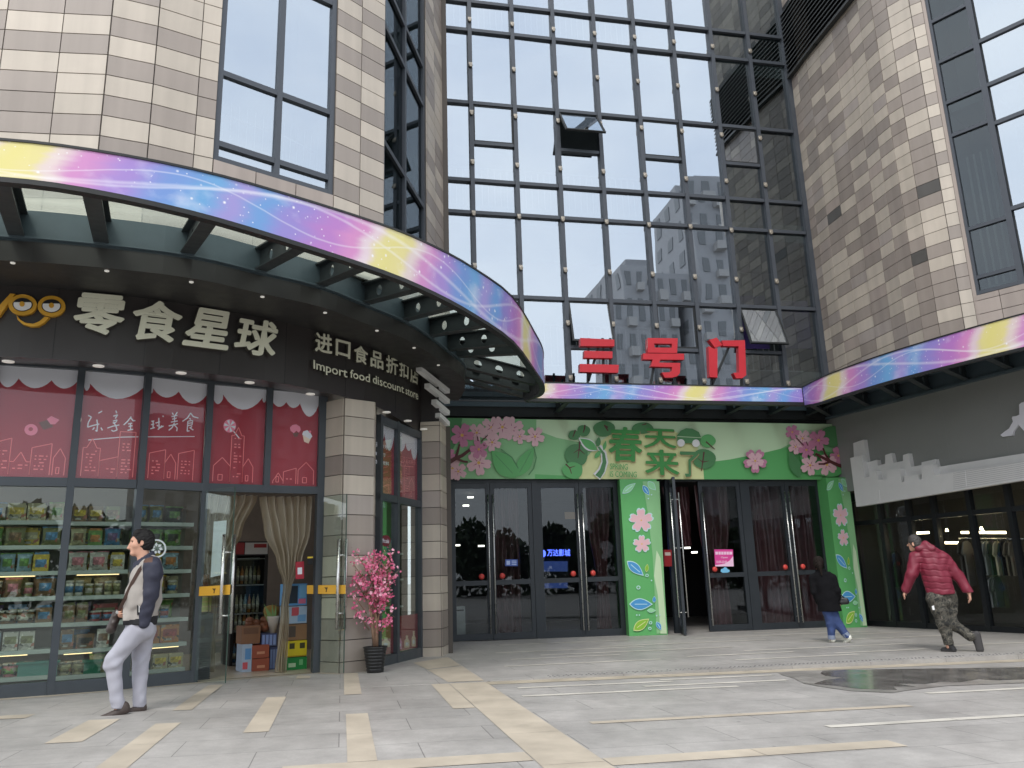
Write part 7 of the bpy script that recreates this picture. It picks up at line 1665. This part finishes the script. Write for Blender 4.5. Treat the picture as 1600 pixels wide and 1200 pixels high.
# jacket: pale grey body, navy sleeves and collar, black hem
M_jg = mat('jacket_pale_grey', lin(160, 154, 148), .9, var=.05, vs_=20); M_jn = mat('jacket_navy', lin(44, 46, 62), .7, var=.08, vs_=20); M_jb = mat('jacket_black_rib', lin(26, 26, 30), .8); M_jbr = mat('jacket_brown_patch', lin(88, 62, 52), .7)
J = Field(lo, hi, H_)
J.chain([q1(328, 268), q1(322, 340), q1(310, 470), q1(300, 625)], [.112, .142, .160, .158], .05, ((0, 1, 0), 1.3)); J.cap(q1(345, 275, -.14), q1(345, 275, .14), .066, .066, .05); J.ell(q1(262, 420), (.07, .16, .18), .06); J.cap(q1(235, 600, -.06), q1(235, 600, .06), .09, .09, .06)
J.wrinkle(.007, 26, 8, aniso=(1, 1, .7)); J.half(q1(300, 628), (-.05, 0, -1)); J.half(q1(268, 250), (-.55, 0, 1.0)); J.half(q1(203, 600), (-1, 0, -.10))
man.put(J, 'jacket', [M_jg, M_jb, M_jn], lambda c: np.where(c[:, 2] < q1(300, 592)[2]+.12*(c[:, 0]+.02), 1, np.where((np.abs(c[:, 1]) > .105) & (c[:, 0] > q1(300, 0)[0]) & (c[:, 0] < q1(372, 0)[0]) & (c[:, 2] > q1(0, 420)[2]), 2, 0)))
K_ = Field(lo, hi, H_)
for ar, seed in ((armL, 4), (armR, 5)): K_.chain(ar[:2]+[tuple(np.array(ar[2])*.97+np.array(ar[1])*.03)], [.088, .068, .056], .03)
K_.cap(q1(338, 262, -.13), q1(352, 330, -.19), .075, .085, .04); K_.cap(q1(338, 262, .13), q1(352, 330, .19), .075, .085, .04)
K_.wrinkle(.0055, 26, 12, aniso=(1, 1, 1)); K_.half(q1(330, 226), (-.30, 0, 1)); 
man.put(K_, 'sleeves', [M_jn, M_jbr], lambda c: np.where((c[:, 2] > q1(0, 258)[2]) & (c[:, 0] < q1(345, 0)[0]), 1, 0))
def ring_collar(fig, c, rx, ry, slope, h, r, name, m, dx=0.):
    cf = Field((c[0]-.2, c[1]-.2, c[2]-.2), (c[0]+.2, c[1]+.2, c[2]+.2), .005); n = 18
    for lv in range(3):
        P = [(c[0]+dx*lv+rx*(1-.06*lv)*math.cos(2*math.pi*k/n), c[1]+ry*(1-.06*lv)*math.sin(2*math.pi*k/n), c[2]+slope*rx*math.cos(2*math.pi*k/n)+h*lv/2) for k in range(n+1)]
        for p, q in zip(P[:-1], P[1:]): cf.cap(p, q, r, r, .012)
    return fig.put(cf, name, m)
ring_collar(man, q1(300, 258), .092, .098, .62, .05, .014, 'collar', M_jn, -.004)
zp = MB(); ZP = lambda u, v, y: man.O + man.x*q1(u, v)[0] + man.y*y + np.array([0, 0, q1(u, v)[2]])
T_ = Field(lo, hi, H_)
for lg_, r in ((legA, 1), (legB, 2)): T_.chain([lg_[0], lg_[1], tuple(np.array(lg_[2])+np.array([0, 0, .0]))], [.110, .074, .060], .035)
T_.cap(q1(300, 620, -.07), q1(300, 620, .07), .115, .115, .05); T_.cap(q1(330, 660, -.08), q1(330, 660, .08), .10, .10, .05)
T_.wrinkle(.0045, 26, 21, lambda X, Y, Z: .45+1.1*np.exp(-((Z-q1(0, 850)[2])/.10)**2)+1.0*np.exp(-((Z-q1(0, 1070)[2])/.09)**2), (1, .8, 1.2)); T_.half(q1(300, 600), (0, 0, 1)); T_.half(q1(215, 1100), (-.12, 0, -1))
man.put(T_, 'trousers', mat('trousers_pale', lin(168, 168, 178), .9, var=.04, vs_=12))
M_shoe = mat('shoe_brown', lin(66, 56, 52), .6, var=.12, vs_=25)
for nm, a, b, y, up in (('shoe', (255, 1120), (105, 1160), -.085, .030), ('shoe', (350, 1135), (215, 1152), .085, .0)):
    A_s, B_s = q1(*a, y), q1(*b, y); sf = Field((min(A_s[0], B_s[0])-.12, y-.09, -.03), (max(A_s[0], B_s[0])+.1, y+.09, A_s[2]+.12), .005)
    sf.cap((A_s[0], y, A_s[2]+.012), (B_s[0], y, B_s[2]-.002), .044, .034, .02, ((0, 1, 0), 1.05)); sf.cap((A_s[0]-.012, y, A_s[2]+.05), (A_s[0]-.03, y, A_s[2]+.02), .045, .045, .03); sf.half((B_s[0], y, B_s[2]-.024), (A_s[2]-B_s[2], 0, -(A_s[0]-B_s[0])*1.0)); man.put(sf, 'shoe', M_shoe)
# pocket trim
pk = MB(); n3 = -man.y
for u0, v0, u1, v1, wd in ((281, 452, 290, 566, .030),): pk.bar(ZP(u0, v0, -.200), ZP(u1, v1, -.205), wd, .006, n3, 0)
pk.bar(ZP(286, 468, -.2075), ZP(291, 552, -.2125), .006, .003, n3, 1); pk.build('pocket', [M_jb, M_white], man.root)
# shoulder bag and strap: held, so a thing of its own
bagt = thing('shoulder_bag', 'dark brown leather shoulder bag hanging at the front of the walking man', 'bag', ZP(150, 600, .05))
bf = Field((-.42, -.12, .55), (.1, .2, 1.1), .006); bc_ = q1(148, 605, .06); bf.cap(q1(165, 560, .06), q1(140, 645, .06), .045, .050, .02, ((0, 1, 0), 1.9)); bf.wrinkle(.003, 40, 5)
V, Q = bf.mesh(); mb = MB(); i0 = mb.add(man.W(V)); mb.f = [tuple(int(k)+i0 for k in q) for q in Q]; mb.m = [0]*len(mb.f); mb.smooth = set(range(len(mb.f)))
M_bag = mat('bag_leather', lin(56, 46, 42), .45, var=.12, vs_=20); mb.build('bag_body', M_bag, bagt)
stp = MB()
sp_ = [q1(172, 548, -.02), q1(205, 470, -.125), q1(238, 380, -.165), q1(275, 300, -.17), q1(310, 256, -.115), q1(330, 240, -.02)]
P_ = man.W(np.array(sp_)); 
for a, b in zip(P_[:-1], P_[1:]): stp.bar(a, b+(b-a)*.03, .034, .006, n3)
stp.build('strap', mat('strap_brown', lin(74, 54, 46), .6), bagt)
bk_ = MB(); bk_.lathe(man.W(np.array([q1(170, 548, -.03)]))[0], [(.016, -.006), (.02, 0), (.016, .006)], 10, axis=n3); bk_.build('buckle', M_steel, bagt)
# ---------------------------------------------------------------- man in the wine red padded jacket
foot = gp(1484, 1018); S2 = 1250/(foot @ RM[2])
red = Fig(foot, 'man in wine red padded jacket and camouflage trousers striding away to the left', None)
def q2(u, v, y=0.): return (((1420+u/5.714)-1484)/S2, y, (1018-(820+v/5.714))/S2)
lo, hi = (-.72, -.4, -.03), (.55, .45, 1.8)
B = Field(lo, hi, .0075)
hx, _, hz = q2(212, 172); 
B.ell((hx, 0, hz+.02), (.085, .098, .100), .02, rot=.15); B.ell((hx-.035, .03, hz-.035), (.058, .062, .080), .03); B.cap((hx-.05, .03, hz-.10), (hx-.03, .03, hz-.09), .03, .04, .03); B.cap((hx-.10, .06, hz-.02), (hx-.108, .065, hz-.035), .010, .012, .012)
for s_ in (-1,): B.ell((hx-.022, -.088, hz-.02), (.018, .012, .033), .008); B.ell((hx-.022, -.098, hz-.018), (.009, .006, .020), .004, cut=True)
B.ell((hx+.03, .098, hz-.02), (.016, .012, .030), .008)
B.cap((hx+.02, .0, hz-.06), q2(290, 285), .056, .064, .03); B.chain([q2(325, 330), q2(340, 460), q2(360, 560)], [.11, .11, .09], .05, ((0, 1, 0), .9))
armA = [q2(200, 310, -.02), q2(150, 455, -.09), q2(84, 585, -.06)]; armB = [q2(430, 320, .05), q2(525, 480, .10), q2(590, 628, .06)]
for ar in (armA, armB): B.chain(ar, [.05, .042, .03], .03)
hand(B, armA[2], (-.35, -.1, -.8), (.5, 0, -.2), (0, 1, 0), 1., .35); hand(B, armB[2], (.05, -.1, -1), (-1, 0, .1), (0, 1, 0), 1., .45)
lgA = [q2(318, 690, -.06), q2(352, 880, -.05), q2(366, 1085, -.06)]; lgB = [q2(420, 680, .09), q2(405, 885, .06), q2(556, 1010, .05)]
for lg_ in (lgA, lgB): B.chain(lg_, [.088, .058, .042], .03)
B.chain([lgA[2], q2(362, 1100, -.05)], [.032, .022], .02); B.chain([lgB[2], q2(580, 1020, .06)], [.032, .022], .02)
red.put(B, 'body', M_skin)
Hn = Field((hx-.16, -.16, hz-.2), (hx+.16, .16, hz+.17), .0045)
Hn.ell((hx+.004, 0, hz+.026), (.096, .107, .106), .01, rot=.15); Hn.ell((hx+.03, -.01, hz-.025), (.072, .092, .085), .02); Hn.ell((hx-.095, .05, hz-.055), (.085, .11, .105), .008, cut=True); Hn.ell((hx-.03, -.11, hz-.03), (.026, .04, .040), .006, cut=True); Hn.ell((hx+.02, 0, hz-.135), (.12, .12, .05), .01, cut=True); Hn.wrinkle(.003, 95, 3); red.put(Hn, 'hair', M_hair2)
M_rj = mat('jacket_wine_red', lin(118, 32, 52), .55, var=.12, vs_=9)
J = Field(lo, hi, .0075)
J.chain([q2(318, 285), q2(335, 400), q2(350, 500), q2(362, 610)], [.165, .185, .19, .195], .05, ((0, 1, 0), .78)); J.cap(q2(215, 300, 0), q2(420, 310, .03), .085, .085, .06)
for ar in (armA, armB): J.chain([ar[0], ar[1], ar[2]], [.098, .082, .066], .035)
X_, Y_, Z_ = np.meshgrid(*(a.astype(np.float32) for a in J.ax), indexing='ij'); tors = np.clip(1.2-np.abs(X_-q2(345, 0)[0])/.23, 0, 1)
ph_ = (Z_+.10*(X_-q2(345, 0)[0])+.006*np.sin(X_*40))/.092; J.f += (.009*np.exp(-((ph_-np.round(ph_))*.092/.011)**2)-.003)*np.clip(tors*2, 0, 1); del X_, Y_, Z_, tors
J.wrinkle(.006, 30, 14, aniso=(1, 1, 1.2)); J.half(q2(365, 640), (.06, 0, -1)); J.half(q2(300, 215), (-.3, 0, 1))
J.half(q2(60, 620), (-.55, 0, -.85)); J.half(q2(612, 668), (.5, 0, -.9))
red.put(J, 'jacket', M_rj)
Hd = Field(lo, hi, .0065); Hd.cap(q2(240, 222, -.05), q2(345, 235, -.06), .058, .066, .03); Hd.cap(q2(300, 200, -.02), q2(300, 240, .08), .075, .075, .04); Hd.cap(q2(240, 215, .04), q2(330, 250, .09), .06, .06, .04); Hd.wrinkle(.007, 34, 9); red.put(Hd, 'hood', M_rj)
def camo():
    m = bpy.data.materials.new('camouflage_cloth'); m.use_nodes = True; n = m.node_tree; b = n.nodes['Principled BSDF']; t = n.nodes.new('ShaderNodeTexCoord'); z = n.nodes.new('ShaderNodeTexNoise'); z.inputs['Scale'].default_value = 11; z.inputs['Detail'].default_value = 2.5; z.inputs['Distortion'].default_value = .8
    r = n.nodes.new('ShaderNodeValToRGB'); r.color_ramp.interpolation = 'CONSTANT'; e = r.color_ramp.elements; e[0].color = (.022, .022, .020, 1); e[0].position = 0; e[1].position = .45; e[1].color = (.085, .078, .062, 1)
    for p, c in ((.53, (.040, .040, .033, 1)), (.60, (.15, .135, .11, 1)), (.66, (.05, .045, .038, 1))): k = e.new(p); k.color = c
    n.links.new(t.outputs['Object'], z.inputs[0]); n.links.new(z.outputs['Fac'], r.inputs[0]); n.links.new(r.outputs[0], b.inputs['Base Color']); b.inputs['Roughness'].default_value = .85; return m
T_ = Field(lo, hi, .0075); T_.chain(lgA, [.130, .096, .066], .035); T_.chain(lgB, [.125, .092, .062], .035); T_.cap(q2(320, 650, 0), q2(415, 640, .04), .130, .125, .05); T_.ell(q2(362, 700, .01), (.15, .13, .10), .04)
T_.wrinkle(.007, 26, 31, aniso=(1, .8, 1.1)); T_.half(q2(365, 600), (0, 0, 1)); T_.half(q2(365, 1072), (0, 0, -1))
T2f = T_; red.put(T_, 'trousers', camo())
pt_ = MB(); pt_.plate([red.W(np.array([q2(u, v, -.185)]))[0] for u, v in ((276, 735), (296, 728), (297, 768), (279, 768))], -red.y, .004); pt_.build('patch', M_white, red.root)
M_trn = mat('trainer_black', lin(30, 30, 32), .6); M_sole = mat('trainer_sole', lin(62, 60, 60), .7); M_rsk = mat('trainer_red', lin(190, 40, 60), .6)
sf = Field((-.3, -.25, -.03), (.3, .2, .25), .005); a, b = q2(395, 1112, -.06), q2(318, 1118, -.02); sf.cap(a, b, .046, .038, .02); sf.cap((a[0]-.03, a[1], a[2]+.05), (a[0]-.045, a[1], a[2]+.13), .048, .050, .03); sf.half((0, 0, .003), (0, 0, -1)); red.put(sf, 'shoe', [M_trn, M_sole], lambda c: np.where(c[:, 2] < .024, 1, 0))
lo2 = q2(600, 1050, .05); sf = Field((lo2[0]-.15, -.15, lo2[2]-.25), (lo2[0]+.15, .3, lo2[2]+.25), .005); sf.cap(q2(600, 985, .045), q2(604, 1110, .045), .050, .056, .02, ((0, 1, 0), .6)); sf.cap(q2(572, 995, .07), q2(592, 1085, .09), .045, .035, .03); sf.cap(q2(556, 1000, .06), q2(575, 1000, .06), .05, .045, .03)
red.put(sf, 'shoe', [M_trn, M_sole, M_rsk], lambda c: np.where((c[:, 1] < .036), 1, np.where((np.abs(c[:, 2]-q2(0, 1010)[2]) < .045) & (c[:, 0] < q2(578, 0)[0]), 2, 0)))
# ---------------------------------------------------------------- woman by the doors
foot = gp(1311, 1004); S3 = 1250/(foot @ RM[2])
wom = Fig(foot, 'woman in long black coat, rolled blue jeans and white shoes walking towards the doors', None)
def q3(u, v, y=0.): return (((1260+u/7.5)-1311)/S3, y, (1004-(860+v/7.5))/S3)
lo, hi = (-.5, -.35, -.03), (.4, .35, 1.65)
B = Field(lo, hi, .0075); hx, _, hz = q3(258, 165)
B.ell((hx, .01, hz+.015), (.078, .090, .095), .02); B.ell((hx-.02, .04, hz-.035), (.055, .055, .075), .03); B.cap((hx-.02, .095, hz-.01), (hx-.022, .105, hz-.025), .010, .011, .012)
for s_ in (-1, 1): B.ell((hx+.078*s_, .01, hz-.015), (.011, .017, .028), .008)
B.cap((hx, .0, hz-.05), q3(275, 300), .048, .055, .03); B.chain([q3(285, 340), q3(300, 520), q3(312, 640)], [.09, .09, .09], .05)
aA = [q3(180, 340, 0), q3(175, 500, -.02), q3(205, 620, .08)]; aB = [q3(400, 350, 0), q3(430, 490, -.03), q3(438, 600, .02)]
for ar in (aA, aB): B.chain(ar, [.042, .036, .026], .03)
hand(B, aA[2], (.3, .5, -.8), (0, 1, 0), (1, 0, 0), .9, .4); hand(B, aB[2], (.1, 0, -1), (-1, 0, 0), (0, 1, 0), .9, .7)
lA = [q3(310, 740, -.02), q3(318, 880, -.0), q3(308, 1040, .0)]; lB = [q3(350, 740, .03), q3(405, 880, .03), q3(478, 1010, .0)]
for l_ in (lA, lB): B.chain(l_, [.08, .052, .038], .03)
B.chain([lA[2], q3(304, 1058, .02)], [.030, .02], .02); B.chain([lB[2], q3(478, 1045, .01)], [.030, .02], .02); wom.put(B, 'body', M_skin)
Hn = Field((hx-.16, -.16, hz-.35), (hx+.16, .16, hz+.16), .005); Hn.ell((hx+.002, -.008, hz+.022), (.092, .100, .103), .01); Hn.ell((hx, -.03, hz-.03), (.085, .075, .085), .02); Hn.ell((hx-.02, .10, hz-.03), (.075, .075, .10), .008, cut=True); Hn.ell((hx+.015, -.105, hz-.02), (.038, .03, .034), .02); Hn.cap((hx+.01, -.085, hz-.04), (hx+.02, -.085, hz-.10), .05, .045, .02); Hn.cap((hx+.02, -.115, hz-.04), (hx+.035, -.13, hz-.22), .034, .014, .02); Hn.wrinkle(.003, 80, 3); wom.put(Hn, 'hair', M_hair3)
M_coat = mat('coat_black', lin(17, 17, 20), .95, spec=.2, var=.1, vs_=10)
J = Field(lo, hi, .0075); J.chain([q3(290, 320), q3(300, 430), q3(310, 570), q3(322, 730)], [.145, .165, .175, .200], .05, ((0, 1, 0), .8)); J.cap(q3(205, 335), q3(385, 340), .075, .075, .06)
for ar in (aA, aB): J.chain(ar, [.072, .062, .052], .035)
J.wrinkle(.005, 20, 6, aniso=(1.2, 1, .6)); J.half(q3(325, 725), (0, 0, -1)); J.half(q3(275, 268), (0, 0, 1)); wom.put(J, 'coat', M_coat)
ring_collar(wom, q3(276, 300), .082, .082, .0, .07, .020, 'collar', M_coat)
T_ = Field(lo, hi, .0075); T_.chain(lA, [.105, .074, .060], .03); T_.chain(lB, [.105, .076, .060], .03); T_.wrinkle(.008, 32, 7, aniso=(.8, .8, 1.4)); T_.half(q3(300, 660), (0, 0, 1)); T_.half(q3(300, 1030), (0, 0, -1)); wom.put(T_, 'jeans', mat('denim_blue', lin(56, 74, 118), .85, var=.3, vs_=7))
for l_, d in ((lA, (0, 0, 1)), (lB, (-.45, 0, .8))):
    c0 = np.array(l_[2]); d = np.array(d)/np.linalg.norm(d); cf = Field(c0-.14, c0+.14, .005); cf.cap(c0+d*.0, c0+d*.055, .062, .066, .01); cf.half(c0-d*.008, -d); cf.half(c0+d*.062, d); wom.put(cf, 'jeans_cuff', mat('denim_pale', lin(130, 140, 160), .85))
M_ws = mat('shoe_white', lin(226, 226, 214), .6)
for a, b in (((318, 1058, -.0), (292, 1074, .07)), ((500, 1040, -.01), (448, 1082, .06))):
    A_s, B_s = q3(*a), q3(*b); sf = Field(np.minimum(A_s, B_s)-.1, np.maximum(A_s, B_s)+.1, .005); sf.cap((A_s[0], A_s[1], A_s[2]+.008), B_s, .042, .032, .02); sf.cap((A_s[0], A_s[1], A_s[2]+.03), (A_s[0]-.01, A_s[1]+.01, A_s[2]+.045), .044, .042, .02)
    pn_ = np.array(B_s)+np.array([0, 0, -.022]); 
    if a[0] < 400: sf.half((0, 0, .003), (0, 0, -1))
    wom.put(sf, 'shoe', M_ws)
bg_ = thing('handbag', 'small black handbag hanging at the right side of the woman in the black coat', 'bag', wom.W(np.array([q3(495, 640)]))[0])
bf = Field((-.1, -.2, .4), (.4, .2, 1.0), .006); bf.cap(q3(475, 590, -.02), q3(520, 600, -.02), .040, .036, .02, ((0, 1, 0), .8)); bf.cap(q3(465, 625, -.02), q3(522, 622, -.02), .046, .042, .02, ((0, 1, 0), .8))
V, Q = bf.mesh(); mb = MB(); i0 = mb.add(wom.W(V)); mb.f = [tuple(int(k)+i0 for k in q) for q in Q]; mb.m = [0]*len(mb.f); mb.smooth = set(range(len(mb.f))); mb.build('bag_body', mat('handbag_black', (.014, .014, .015), .35), bg_)
hs = MB(); hs.tube(wom.W(np.array([q3(470, 590, -.02), q3(445, 520, -.06), q3(430, 490, -.09), q3(455, 530, -.06), q3(515, 590, -.02)])), .008, 6); hs.build('strap', mat('handbag_black', (.014, .014, .015), .35), bg_)
